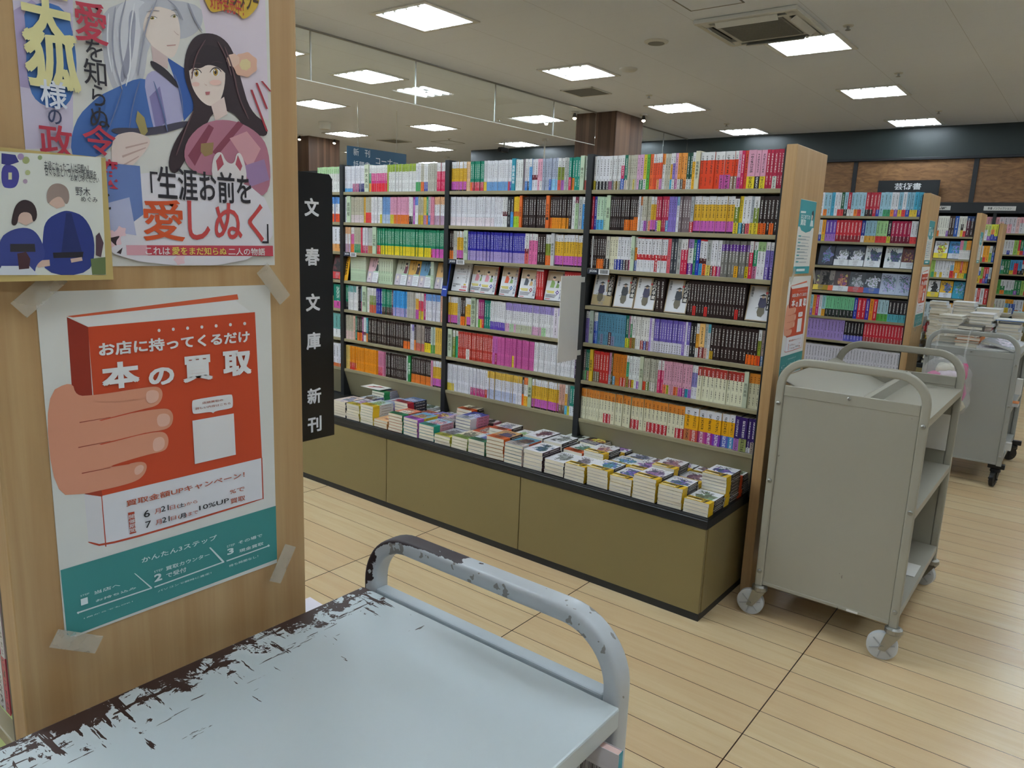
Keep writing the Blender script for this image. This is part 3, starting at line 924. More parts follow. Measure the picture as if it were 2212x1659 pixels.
POSTER_BOARD = [
    ('p', 'e0e2da', [16.9,131.9,117.2,136.4,114.0,5.4,6.3,7.0]),
    ('p', '4a489c', [19.0,119.7,31.5,119.1,35.0,110.6,31.3,97.9,24.8,95.3,17.0,96.8]),
    ('p', '3c3c84', [19.9,130.2,32.4,129.8,35.0,123.0,25.1,118.5,19.0,119.7]),
    ('p', 'dcd8b0', [24.5,111.5,27.7,111.8,27.1,104.7,23.9,104.4]),
    ('p', 'a8b078', [45.3,125.8,44.0,122.9,41.3,121.5,38.9,122.4,38.1,125.1,39.3,127.9,42.0,129.3,44.4,128.5]),
    ('p', 'a890b8', [40.3,128.8,39.1,126.2,36.8,124.9,34.6,125.7,33.8,128.2,35.0,130.8,37.4,132.0,39.6,131.2]),
    ('p', 'b4bc84', [44.9,113.3,44.0,111.2,42.0,110.2,40.3,110.8,39.7,112.8,40.6,114.9,42.5,115.9,44.3,115.2]),
    ('p', 'b8a0b8', [41.5,104.0,40.7,102.2,39.0,101.3,37.5,102.0,37.0,103.7,37.8,105.5,39.5,106.4,41.0,105.8]),
    ('p', '98a878', [57.4,129.7,56.6,127.8,54.9,126.9,53.3,127.5,52.8,129.2,53.6,131.1,55.3,132.0,56.9,131.4]),
    ('t', '2c2c34', '夫婦になった二人は旧都へ！', 58.3, 117.2, 102.7, 126.8, 0.0),
    ('t', '2c2c34', '甘々な旅とハラハラな新展開を', 58.3, 111.2, 110.6, 121.3, 0.0),
    ('t', '2c2c34', 'お楽しみください', 83.4, 107.7, 112.9, 114.5, 0.0),
    ('t', '34343c', '野木', 87.6, 92.7, 102.8, 102.2, 0.0),
    ('t', '34343c', 'めぐみ', 92.6, 86.4, 110.0, 92.2, 0.0),
    ('p', '2c3c88', [51.1,46.1,55.1,64.8,71.3,74.8,80.2,76.2,96.0,70.3,105.3,45.4,98.8,5.7,47.1,6.4]),
    ('p', '24306c', [76.4,73.2,81.8,73.5,90.9,25.7,67.6,25.7]),
    ('p', '282430', [60.1,30.4,91.4,31.6,90.0,25.3,60.2,24.5]),
    ('p', 'd8b8a8', [59.6,90.8,76.3,95.7,75.6,80.7,67.2,77.4,60.6,81.7]),
    ('p', 'a08c84', [58.1,92.6,63.0,102.1,71.8,105.0,80.2,100.6,81.4,88.5,77.0,80.8,72.6,91.7,63.6,87.4,58.8,80.7]),
    ('p', 'd8b8a8', [41.6,21.8,56.1,22.8,56.1,16.2,44.3,14.3]),
    ('p', 'd8b8a8', [77.2,23.8,89.1,25.7,89.7,21.8,77.8,19.5]),
    ('p', '3c4890', [9.4,43.4,23.0,54.5,39.4,56.9,48.7,47.9,53.7,25.6,42.9,18.1,40.3,6.5,6.3,7.0]),
    ('p', '343038', [20.1,39.1,43.0,39.5,43.1,31.1,19.4,30.9]),
    ('p', 'd8dce4', [10.2,16.4,36.1,16.3,43.7,6.5,6.3,7.0]),
    ('p', 'dcbcac', [27.7,72.7,45.8,75.4,44.5,63.5,36.2,58.6,29.2,61.9]),
    ('p', '38282c', [24.0,67.1,28.3,79.9,36.8,86.1,46.3,81.8,48.3,68.2,43.0,60.7,42.3,72.5,30.8,71.9,28.1,58.3,22.5,58.1]),
    ('p', '4c2c34', [25.7,29.2,34.0,31.1,37.5,23.7,35.6,13.5,26.0,12.6]),
    ('p', '6c7c50', [98.2,23.8,114.4,25.8,113.6,5.8,98.8,6.0]),
    ('p', '58404c', [105.6,49.4,109.6,53.4,113.5,41.7,109.6,25.8,104.1,27.8]),
]
# ------------------------------------------------------------------ the room
b = MB()
b.box(-22, 6, -5, 24, -0.05, 0)
o = b.build('floor', M['floor'])
o['kind'] = 'structure'
CEIL = 3.33
LX = (-12.05, -9.68, -7.38, -4.97, -2.43, 0.1, 2.6)
LY = (4.96, 7.42, 9.92, 12.40)
NEAR_ADDED = [(x, y) for x in (-9.68, -7.38, -4.97, -3.7, -2.43) for y in (-1.3, 0.2, 1.7)] + [(0.1, y) for y in (-2.6, -0.1, 2.42)] + [(2.6, -0.1), (2.6, 2.42)]  # unseen fixtures added near the camera to brighten the book spines and near surfaces
FIX = [(x, 6.42 if (x == -7.38 and y == 7.42) else y) for x in LX for y in LY] + NEAR_ADDED + [(-12.0, 14.9), (-14.5, 9.92), (-14.5, 12.4), (-14.5, 14.9), (-17, 12.4), (-12.0, 17.4)]
HS = 0.30
xs = sorted({-22, 6} | {round(x + s * HS, 4) for x, _ in FIX for s in (-1, 1)})
ys = sorted({-5, 24} | {round(y + s * HS, 4) for _, y in FIX for s in (-1, 1)})
b = MB()
for x0, x1 in zip(xs, xs[1:]):
    for y0, y1 in zip(ys, ys[1:]):
        mx, my = (x0 + x1) / 2, (y0 + y1) / 2
        if not any(abs(mx - x) < HS and abs(my - y) < HS for x, y in FIX):
            b.box(x0, x1, y0, y1, CEIL, CEIL + 0.05, skip='tfklr')
o = b.build('ceiling', M['ceil'])
o['kind'] = 'structure'
sbox('wall_right', 6, 6.1, -5, 13, 0, 3.4, M['offwhite'])
sbox('wall_near', -22, 6, -5.1, -5, 0, 3.4, M['offwhite'])
sbox('wall_left', -22.1, -22, -5, 24, 0, 3.4, M['offwhite'])
sbox('wall_far', -22, -11.4, 24, 24.1, 0, 3.4, M['offwhite'])
sbox('wall_side', -11.45, -11.35, 12.94, 24, 0, 3.33, M['darkgreen'])
# back wall: painted band, ledge, oak panels between posts
sbox('wall_back', -11.35, 6, 12.94, 13.1, 0, 3.33, M['darkgreen'])
sbox('trim_1', -11.35, 6, 12.86, 12.935, 2.848, 2.886, M['black'], bevel=0.004)
sbox('trim_2', -11.35, 6, 12.88, 12.935, 2.14, 2.226, M['black'], bevel=0.004)
for i in range(11):
    x = -9.866 + i * 1.645
    sbox('trim_%d' % (3 + i), x - 0.03, x + 0.03, 12.89, 12.935, 2.227, 2.847, M['black'])
    if x < -1.4:
        sbox('wall_panel', x + 0.032, x + 1.612, 12.905, 12.938, 2.23, 2.845, M['oak'])
    elif x < 5:
        sbox('wall_panel', x + 0.032, x + 1.612, 12.905, 12.938, 2.23, 2.845, M['oak'])
# timber clad pillars
sbox('pillar', -6.57, -5.865, 9.8, 10.6, 0, 3.329, M['clad'])
sbox('pillar', -13.8, -13.05, 9.76, 10.55, 0, 3.329, M['clad'])

# ------------------------------------------------------------------ ceiling lights
hb = MB()
t = 0.012
W = HS - 0.001
for (x0, x1, y0, y1) in ((-0.345, 0.345, -0.345, -W), (-0.345, 0.345, W, 0.345), (-0.345, -W, -W, W), (W, 0.345, -W, W)):
    hb.box(x0, x1, y0, y1, -t, -0.001)
me_frame = hb.mesh('frame', M['white'])
rb = MB()
D = 0.05
rb.face([(-W, -W, D), (-W, W, D), (W, W, D), (W, -W, D)])
rb.face([(-W, -W, 0), (-W, -W, D), (W, -W, D), (W, -W, 0)])
rb.face([(W, W, 0), (W, W, D), (-W, W, D), (-W, W, 0)])
rb.face([(-W, W, 0), (-W, W, D), (-W, -W, D), (-W, -W, 0)])
rb.face([(W, -W, 0), (W, -W, D), (W, W, D), (W, W, 0)])
for i in (-1, 0, 1):
    x = i * 0.14
    rb.face([(x - 0.03, -W, D - 0.001), (x - 0.03, W, D - 0.001), (x, W, 0.012), (x, -W, 0.012)])
    rb.face([(x, -W, 0.012), (x, W, 0.012), (x + 0.03, W, D - 0.001), (x + 0.03, -W, D - 0.001)])
me_refl = rb.mesh('reflector', M['reflector'])
tb = MB()
tb.lathe((0, -0.275, 0), (0, 1, 0), [(0, 0.008), (0.012, 0.016), (0.538, 0.016), (0.55, 0.008)], 10)
me_tube = tb.mesh('tube', M['tube'], True)
eb = MB()
for _i in range(4):
    for _s in (-1, 1):
        _x, _y = -0.21 + 0.14 * _i, _s * 0.284
        eb.box(_x - 0.012, _x + 0.012, _y - 0.008, _y + 0.008, -0.018, 0.03)
me_sock = eb.mesh('lampholders', M['white'])
names = {x: n for x, n in zip(LX, ('sixth', 'fifth', 'fourth', 'third', 'second', 'first', 'overhead'))}
for x, y in FIX:
    c = LX.index(x) if x in LX else None
    rr = min(range(len(LY)), key=lambda i: abs(LY[i] - y)) if c is not None else None
    if (x, y) in NEAR_ADDED:
        lab = 'unseen square ceiling light added for brightness, number %s of the near group' % NUM[NEAR_ADDED.index((x, y))]
    elif c is not None:
        lab = 'square ceiling light with four tubes, %s row from back wall, %s column from right' % (ORD[len(LY) - 1 - rr], ORD[len(LX) - 1 - c])
    else:
        lab = 'distant square ceiling light beyond the glass screen, number %s leftwards and back' % NUM[FIX.index((x, y)) - 28 - len(NEAR_ADDED)]
    th = thing('ceiling_light', lab, 'ceiling light', (x, y, CEIL), 0, 'square ceiling lights')
    link('frame', me_frame, th)
    link('reflector', me_refl, th)
    link('lampholders', me_sock, th)
    for i in range(4):
        link('tube', me_tube, th, (-0.21 + 0.14 * i, 0, -0.004))


def ceiling_disc(name, label, cat, x, y, r, h, mat, group=None, inner=None):
    th = thing(name, label, cat, (x, y, CEIL), 0, group)
    b = MB()
    b.lathe((0, 0, 0), (0, 0, -1), [(0.001, r), (h * 0.5, r * 0.97), (h, r * 0.78)], 28)
    b.build('cover', mat, th, smooth=True)
    if inner:
        b = MB()
        b.lathe((0, 0, -h), (0, 0, -1), [(-0.002, r * 0.68), (0.003, r * 0.66)], 24)
        b.build('grille', inner, th)
    return th


ceiling_disc('ceiling_speaker', 'round white ceiling speaker with grey grille near the air conditioner', 'speaker', -3.6, 6.65, 0.115, 0.02, M['white'], None, M['greyvent'])
ceiling_disc('ceiling_detector', 'plain round white disc on the ceiling beside a square light', 'detector', -4.39, 7.52, 0.1, 0.025, M['white'])
ceiling_disc('ceiling_detector', 'small white ceiling sensor near the ceiling corner above the oak panels', 'detector', -0.9, 11.0, 0.07, 0.04, M['white'])
ceiling_disc('smoke_detector', 'white dome detector on the ceiling behind the glass screen', 'detector', -11.15, 8.69, 0.11, 0.12, M['white'])
for i, (x, y, w) in enumerate(((-1.974, 6.97, 'beside the air conditioner'), (-1.986, 9.01, 'between the two right-hand light rows'), (-1.997, 11.57, 'nearest the back wall, right-hand row'), (-4.90, 8.96, 'near the walnut pillar'), (-4.916, 11.54, 'nearest the back wall, middle row'), (-5.1, 7.35, 'just in front of a square light'), (-8.0, 9.7, 'behind the glass screen'), (-10.5, 11.2, 'far behind the glass screen'))):
    th = thing('sprinkler', 'small ceiling sprinkler head %s' % w, 'sprinkler', (x, y, CEIL), 0, 'sprinkler heads')
    b = MB()
    b.lathe((0, 0, 0), (0, 0, -1), [(0.001, 0.045), (0.008, 0.04)], 18)
    b.build('rosette', M['white'], th)
    b = MB()
    b.lathe((0, 0, -0.008), (0, 0, -1), [(0, 0.012), (0.025, 0.01), (0.027, 0.022), (0.03, 0.022)], 14)
    b.build('head', M['steel'], th)


def flat_vent(x, y, w, label):
    th = thing('ceiling_vent', label, 'vent', (x, y, CEIL), 0, 'square grey ceiling vents')
    b = MB()
    for q in ((-w, w, -w, -w + 0.02), (-w, w, w - 0.02, w), (-w, -w + 0.02, -w, w), (w - 0.02, w, -w, w)):
        b.box(*q, -0.012, -0.001)
    b.build('frame', M['white'], th)
    b = MB()
    for i in range(18):
        yy = -w + 0.025 + (2 * w - 0.05) * i / 17
        b.box(-w + 0.02, w - 0.02, yy - 0.006, yy + 0.006, -0.01, -0.002)
    b.build('louvre', M['greyvent'], th)


flat_vent(-5.5, 8.4, 0.24, 'square grey louvred ceiling vent in front of the walnut pillar')
flat_vent(-11.9, 11.04, 0.26, 'square grey ceiling vent far behind the glass screen')


def hatch(x, y, w, label):
    th = thing('ceiling_hatch', label, 'hatch', (x, y, CEIL), 0, 'ceiling access hatches')
    b = MB()
    for q in ((-w, w, -w, -w + 0.012), (-w, w, w - 0.012, w), (-w, -w + 0.012, -w, w), (w - 0.012, w, -w, w)):
        b.box(*q, -0.006, -0.001)
    b.build('rim', M['greyvent'], th)
    b = MB()
    b.box(-w + 0.012, w - 0.012, -w + 0.012, w - 0.012, -0.004, -0.001)
    b.build('lid', M['ceil'], th)


hatch(-2.7, 5.72, 0.225, 'square outlined ceiling hatch beside the air conditioner')
hatch(-10.95, 11.65, 0.25, 'square outlined ceiling hatch seen through the glass screen')


def cassette(x, y, label):
    th = thing('air_conditioner', label, 'air conditioner', (x, y, CEIL), 0, 'ceiling cassette air conditioners')
    R = 0.43
    b = MB()
    # panel ring with four slots
    a, c, e = 0.27, 0.32, 0.385
    for (x0, x1, y0, y1) in ((-R, R, -R, -e), (-R, R, e, R), (-R, -e, -e, e), (e, R, -e, e), (-e, e, -c, -a), (-e, e, a, c), (-c, -a, -a, a), (a, c, -a, a)):
        b.box(x0, x1, y0, y1, -0.035, -0.001)
    for sx in (-1, 1):
        for sy in (-1, 1):
            b.box(min(sx * c, sx * e), max(sx * c, sx * e), min(sy * c, sy * e), max(sy * c, sy * e), -0.035, -0.001)
    b.build('panel', M['white'], th, 0.006)
    b = MB()
    b.box(-a, a, -a, a, -0.042, -0.002)
    for i in range(20):
        yy = -a + 0.02 + (2 * a - 0.04) * i / 19
        b.box(-a + 0.015, a - 0.015, yy - 0.004, yy + 0.004, -0.046, -0.042)
    b.build('intake_grille', M['greyvent'], th)
    b = MB()
    b.box(-e, e, -e, e, -0.006, -0.002)
    b.build('slot_shadow', M['dark'], th)
    for k in range(4):
        b = MB()
        b.box(-0.26, 0.26, -0.028, 0.028, -0.004, 0.004)
        b.xform(Matrix.Rotation(k * pi / 2, 4, 'Z') @ Matrix.Translation((0, -0.355, -0.05)) @ Matrix.Rotation(radians(-38), 4, 'X'))
        b.build('louvre', M['white'], th)


cassette(-2.585, 6.62, 'white four-way ceiling air conditioner in front of the glass screen')
cassette(-11.95, 7.75, 'white ceiling air conditioner faintly seen behind the glass screen')
for i, (x, y, w) in enumerate(((-6.49, 9.63, 'in front of the near face of the walnut pillar'), (-5.66, 10.23, 'beside the right face of the walnut pillar'), (-13.12, 9.6, 'by the far left walnut pillar'), (-12.9, 10.3, 'right of the far left walnut pillar'), (-7.2, 9.9, 'left of the walnut pillar, behind the glass'))):
    th = thing('spotlight', 'tiny warm ceiling spotlight %s' % w, 'spotlight', (x, y, CEIL), 0, 'small spotlights')
    b = MB()
    b.lathe((0, 0, 0), (0, 0, -1), [(0.001, 0.06), (0.02, 0.055)], 18)
    b.build('base', M['white'], th)
    b = MB()
    b.lathe((0, 0, -0.02), (0.2, -0.3, -1), [(0, 0.018), (0.05, 0.03), (0.08, 0.034)], 16)
    b.build('shade', M['blackplastic'], th)
    b = MB()
    b.lathe((0.016, -0.023, -0.096), (0.2, -0.3, -1), [(-0.004, 0.03), (0.012, 0.02)], 14)
    b.build('bulb', M['bulb'], th)

# hanging glass smoke screen
th = thing('glass_screen', 'long frameless glass smoke screen hanging from the ceiling', 'glass screen', (-6.21, 0, 0))
seams = [1.1, 2.3, 3.25, 4.68, 6.07, 7.44, 8.70, 9.79]
for y0, y1 in zip(seams, seams[1:]):
    b = MB()
    b.box(-0.004, 0.004, y0 + 0.003, y1 - 0.003, 2.868, 3.318)
    b.build('pane', M['glass'], th)
b = MB()
b.box(-0.015, 0.015, 1.1, 9.79, 3.315, 3.3299)
b.build('rail', M['steel'], th)
for y in seams[1:-1]:
    b = MB()
    b.box(-0.007, 0.007, y - 0.006, y + 0.006, 2.87, 3.315)
    b.build('joint_strip', M['steel'], th)
b = MB()
b.box(-0.006, 0.006, 1.1, 9.79, 2.860, 2.868)
b.build('bottom_edge', M['white'], th)
th = thing('glass_screen', 'short glass smoke screen between walnut pillar and back wall', 'glass screen', (-6.21, 0, 0))
for y0, y1 in ((10.62, 11.97), (11.97, 12.9)):
    b = MB()
    b.box(-0.004, 0.004, y0 + 0.003, y1 - 0.003, 2.868, 3.318)
    b.build('pane', M['glass'], th)
b = MB()
b.box(-0.015, 0.015, 10.62, 12.9, 3.315, 3.3299)
b.build('rail', M['steel'], th)
b = MB()
b.box(-0.007, 0.007, 11.964, 11.976, 2.87, 3.315)
b.build('joint_strip', M['steel'], th)

# hanging blue sign, rods, camera
th = thing('hanging_sign', 'dark blue hanging sign with white lettering for new and topical books', 'sign', (-9.0, 0, 0))
b = MB()
b.box(-0.015, 0.015, 7.42, 8.60, 2.30, 2.70)
b.build('board', plain('sign_blue', '2c5a7c', 0.45), th)
for y in (7.62, 8.4):
    b = MB()
    b.cyl((0, y, 2.70), (0, y, 3.329), 0.004, n=8)
    b.build('wire', M['steel'], th)
P = Print()
P.vtext('e8ecf0', '新', 0.10, 0.245, 0.205, 0.365)
P.vtext('e8ecf0', '刊', 0.32, 0.245, 0.42, 0.365)
P.text('e8ecf0', '話題書', 0.10, 0.06, 0.42, 0.18)
P.text('e8ecf0', 'コーナー', 0.54, 0.17, 1.0, 0.27)
P.obj('lettering', th, plane_m((0.0155, 7.42, 2.32), (0, 1, 0), (0, 0, 1)))
for x, y, l, lab in ((-9.55, 11.77, 0, ''),):
    th = thing('ceiling_camera', 'small dark ceiling camera hanging in front of a light behind the bookcase', 'camera', (x, y, CEIL))
    b = MB()
    b.cyl((0, 0, 0), (0, 0, -0.16), 0.018)
    b.build('stem', M['white'], th)
    b = MB()
    b.box(-0.05, 0.05, -0.13, 0.08, -0.24, -0.15)
    b.build('body', M['blackplastic'], th, 0.01)
    b = MB()
    b.cyl((0.0, -0.13, -0.2), (0, -0.16, -0.2), 0.035)
    b.build('lens', M['dark'], th)
th = thing('hanging_pole', 'thin white pole hanging from the ceiling left of the walnut pillar', 'pole', (-8.7, 11.95, 0))
b = MB()
b.cyl((0, 0, 2.2), (0, 0, 3.329), 0.016, n=12)
b.build('rod', M['white'], th)
b = MB()
b.cyl((0, 0, 3.30), (0, 0, 3.329), 0.06)
b.build('ceiling_cup', M['white'], th)
th = thing('hanging_pole', 'short white pole hanging beside the blue sign', 'pole', (-13.0, 13.8, 0))
b = MB()
b.cyl((0, 0, 2.4), (0, 0, 3.329), 0.016, n=12)
b.build('rod', M['white'], th)
b = MB()
b.cyl((0, 0, 3.30), (0, 0, 3.329), 0.07)
b.build('ceiling_cup', M['white'], th)

# black department sign on the back wall
th = thing('wall_sign', 'black sign reading art books on the oak wall panels', 'sign', (0, 0, 0))
b = MB()
b.box(-2.90, -2.06, 12.80, 12.83, 2.28, 2.545)
b.build('board', M['black'], th)
b = MB()
b.box(-2.75, -2.72, 12.83, 12.9, 2.4, 2.43)
b.box(-2.24, -2.21, 12.83, 12.9, 2.4, 2.43)
b.build('bracket', M['black'], th)
P = Print()
P.text('e6e6e6', '芸術書', 0.235, 0.125, 0.60, 0.225, 0.015)
P.obj('lettering', th, plane_m((-2.90, 12.7995, 2.28), (1, 0, 0), (0, 0, 1)))

# ------------------------------------------------------------------ bookcases
SHZ = (1.706, 1.526, 1.347, 1.171, 0.992, 0.807, 0.615)


def bookcase(label, yf, posts, shz, xend, xleft, lip_drop=0.018, back=True, name='bookcase', panel=(0.40, 1.872), low=0.43, backside=False):
    """Single- or double-sided steel bookcase: front at y=yf, facing -y, wooden end panel at xend (outer face)."""
    th = thing(name, label, 'bookcase', (0, 0, 0))
    d, top = panel
    b = MB()
    b.box(xend - 0.043, xend, yf, yf + d, 0, top)
    b.build('end_panel', M['maple'], th, 0.003)
    b = MB()
    b.box(xleft, xend - 0.044, yf + 0.17, yf + 0.2, 0.0, shz[0] + 0.15)
    b.build('back_board', M['dark'], th)
    for x in posts:
        b = MB()
        b.box(x - 0.015, x + 0.015, yf, yf + 0.17, low + 0.009, shz[0] + 0.16)
        for z in range(20):
            zz = 0.66 + 0.06 * z
            b.box(x + 0.0151, x + 0.0155, yf + 0.03, yf + 0.036, zz, zz + 0.012, col='000')
        b.build('upright', M['black'], th)
    b = MB()
    b.box(xend - 0.049, xend - 0.0435, yf + 0.001, yf + 0.17, low, top - 0.01)
    b.build('upright', M['black'], th)
    edges = [xleft] + list(posts) + [xend - 0.034]
    for x0, x1 in zip(edges, edges[1:]):
        for i, z in enumerate(shz):
            b = MB()
            b.box(x0 + 0.0155, x1 - 0.0155, yf + 0.003, yf + 0.169, z - lip_drop, z)
            b.build('shelf', M['shelf'], th, 0.002)
        b = MB()
        zt = shz[-1] - lip_drop
        b.face([(x0 + 0.0155, yf + 0.006, zt), (x0 + 0.0155, yf + 0.062, low), (x1 - 0.0155, yf + 0.062, low), (x1 - 0.0155, yf + 0.006, zt)])
        b.face([(x1 - 0.0155, yf + 0.014, zt), (x1 - 0.0155, yf + 0.07, low), (x0 + 0.0155, yf + 0.07, low), (x0 + 0.0155, yf + 0.014, zt)])
        b.face([(x0 + 0.0155, yf + 0.006, zt), (x1 - 0.0155, yf + 0.006, zt), (x1 - 0.0155, yf + 0.014, zt), (x0 + 0.0155, yf + 0.014, zt)])
        b.build('toe_panel', M['shelf'], th)
    return th


def table(label, yf, x0, x1, seams, depth=0.44):
    """Low cabinet under a bookcase with a black tray top for flat piles."""
    th = thing('display_table', label, 'display table', (0, 0, 0))
    yb = yf + depth
    b = MB()
    b.box(x0, x1, yf, yb, 0.391, 0.428)
    for q in ((x0, x1, yf, yf + 0.012), (x0, x1, yb - 0.012, yb), (x1 - 0.012, x1, yf + 0.012, yb - 0.012), (x0, x0 + 0.012, yf + 0.012, yb - 0.012)):
        b.box(*q, 0.428, 0.436)
    b.build('tray', M['black'], th, 0.003)
    ed = [x0] + seams + [x1 - 0.004]
    for a, c in zip(ed, ed[1:]):
        b = MB()
        b.box(a + 0.002, c - 0.002, yf + 0.004, yf + 0.022, 0.032, 0.389)
        b.build('front_panel', M['khaki'], th, 0.0015)
    b = MB()
    b.box(x1 - 0.022, x1 - 0.003, yf + 0.024, yb, 0.032, 0.389)
    b.build('side_panel', M['khaki'], th, 0.0015)
    b = MB()
    b.box(x0, x1 - 0.006, yf + 0.006, yb, 0.0, 0.031)
    b.build('plinth', M['black'], th)
    return th


POSTS = (-4.6, -3.705, -2.825, -1.925)
bookcase('tall paperback bookcase with wooden end panel behind the low display table', 3.005, POSTS, SHZ, -0.985, -5.5)
table('long bronze display table with black top covered in paperback piles', 2.62, -5.5, -1.045, [-4.7, -3.78, -2.871, -1.962], 0.385 + 0.07)
SH2 = (1.716, 1.536, 1.362, 1.178, 0.993, 0.825, 0.63)
bookcase('second bookcase back with wooden end panel, seen above the empty book truck', 5.72, (-1.91, -2.81, -3.71), SH2, -0.963, -4.6)
table('low bronze table in front of the second bookcase', 5.33, -4.6, -1.03, [-3.7, -2.8, -1.9], 0.45)
SH3 = (1.645, 1.43, 1.247, 1.046, 0.821, 0.63)
bookcase('third bookcase back, partly hidden by white book piles', 8.43, (-1.9, -2.8, -3.7), SH3, -0.96, -4.6)
table('low table in front of the third bookcase holding white book piles', 8.0, -3.7, -1.0, [-2.8, -1.9], 0.49)
SH4 = (1.66, 1.395, 1.128, 0.862, 0.63)
bookcase('fourth bookcase back, a narrow strip of books beside a wooden end panel', 11.12, (-1.95, -2.85), SH4, -1.02, -3.75)
table('low table in front of the fourth bookcase', 10.7, -3.75, -1.06, [-2.85, -1.95], 0.48)
# wall shelving
SHW = (1.79, 1.50, 1.23, 0.95, 0.68)
th = thing('wall_bookcase', 'black wall bookcase along the back wall under the oak panels', 'bookcase', (0, 0, 0))
b = MB()
b.box(-9.5, 4.4, 12.86, 12.88, 0, 2.14)
b.build('back_board', M['dark'], th)
b = MB()
b.box(-9.5, 4.4, 12.52, 12.87, 2.06, 2.2)
b.build('header', M['black'], th)
for i in range(9):
    x = -9.5 + i * 1.645 + 0.0
    b = MB()
    b.box(x - 0.02, x + 0.02, 12.53, 12.86, 0, 2.06)
    b.build('upright', M['black'], th)
for z in SHW:
    b = MB()
    b.box(-9.5, 4.4, 12.54, 12.86, z - 0.02, z)
    b.build('shelf', M['shelf'], th)
b = MB()
b.box(-9.5, 4.4, 12.2, 12.53, 0, 0.6)
b.build('counter', M['khaki'], th)
for x0, x1, lab, txt in ((-2.2, -1.83, 'white section label on the wall bookcase header above the third bookcase', '芸術'), (-1.42, -1.04, 'white section label with black lettering on the wall bookcase header at the right', '新書 ノンフィクション')):
    th = thing('section_label', lab, 'label', (0, 0, 0), 0, 'header section labels')
    b = MB()
    b.box(x0, x1, 12.512, 12.519, 2.095, 2.155)
    b.build('plate', M['card'], th)
    P = Print()
    P.text('202020', txt, 0.05, 0.012, x1 - x0 - 0.05, 0.048, 0.02)
    P.obj('lettering', th, plane_m((x0, 12.5115, 2.095), (1, 0, 0), (0, 0, 1)))

# ------------------------------------------------------------------ standing paperbacks
BD = 0.108


def lum(h):
    r, g, b_ = hx(h)
    return 0.3 * r + 0.6 * g + 0.1 * b_


def inkfor(h):
    return (*hx('eeeeea'), 1.0) if lum(h) < 0.22 else (*hx('26221f'), 1.0)


def cname(h):
    import colorsys
    t = h if len(h) == 6 else ''.join(c + c for c in h)
    r, g, b_ = (int(t[i:i + 2], 16) / 255 for i in (0, 2, 4))
    H, Sx, V = colorsys.rgb_to_hsv(r, g, b_)
    H *= 360
    if V < 0.2:
        return 'black'
    if Sx < 0.12:
        return 'white' if V > 0.78 else ('grey' if V > 0.4 else 'charcoal')
    if Sx < 0.3:
        if V > 0.7:
            return 'cream' if 25 < H < 75 else ('pale green' if 75 <= H < 170 else ('pale lavender' if 170 <= H < 300 else 'pale pink'))
        return 'mauve grey' if V > 0.35 else 'dark brown'
    if V < 0.34 and (H < 50 or H > 330):
        return 'dark brown'
    if H < 14 or H >= 345:
        return 'crimson' if V < 0.72 else ('red' if Sx > 0.6 else 'salmon')
    if H < 38:
        return 'orange' if Sx > 0.55 else 'peach'
    if H < 62:
        return 'yellow' if V > 0.6 else 'olive'
    if H < 95:
        return 'lime' if V > 0.6 else 'olive green'
    if H < 165:
        return 'green' if Sx > 0.4 else 'pale green'
    if H < 195:
        return 'teal'
    if H < 225:
        return 'sky blue' if V > 0.6 else 'blue'
    if H < 255:
        return 'blue' if Sx > 0.55 else 'lavender'
    if H < 290:
        return 'purple' if V < 0.7 else 'lavender'
    if H < 330:
        return 'magenta' if Sx > 0.45 else 'lilac'
    return 'pink'


def parse(segs):
    out = []
    for q in segs.split('/'):
        obi = q[0] == '*'
        c, _, f = q.lstrip('*').partition(':')
        out.append((c, float(f) if f else None, obi))
    tot = sum(f for _, f, _ in out if f)
    nn = sum(1 for _, f, _ in out if f is None)
    return [(c, f if f is not None else max(0.02, 1 - tot) / nn, o_) for c, f, o_ in out]


def spine(mb, x, y, w, z, h, sg, off, ink=None, skipobi=True):
    """Front (spine) faces of a standing book at plane y."""
    t = 1.0
    n = len(sg)
    for i, (c, f, obi) in enumerate(sg):
        lo = max(0.0, t - f) if i < n - 1 else 0.0
        if not (obi and skipobi):
            nxt = sg[i + 1] if i + 1 < n else None
            if nxt and nxt[2] and skipobi:
                lo = 0.0
            mb.face([(x, y, z + h * lo), (x + w, y, z + h * lo), (x + w, y, z + h * t), (x, y, z + h * t)], c,
                    [(off, off + lo), (off + 1, off + lo), (off + 1, off + t), (off, off + t)], ink or inkfor(c))
        t = t - f


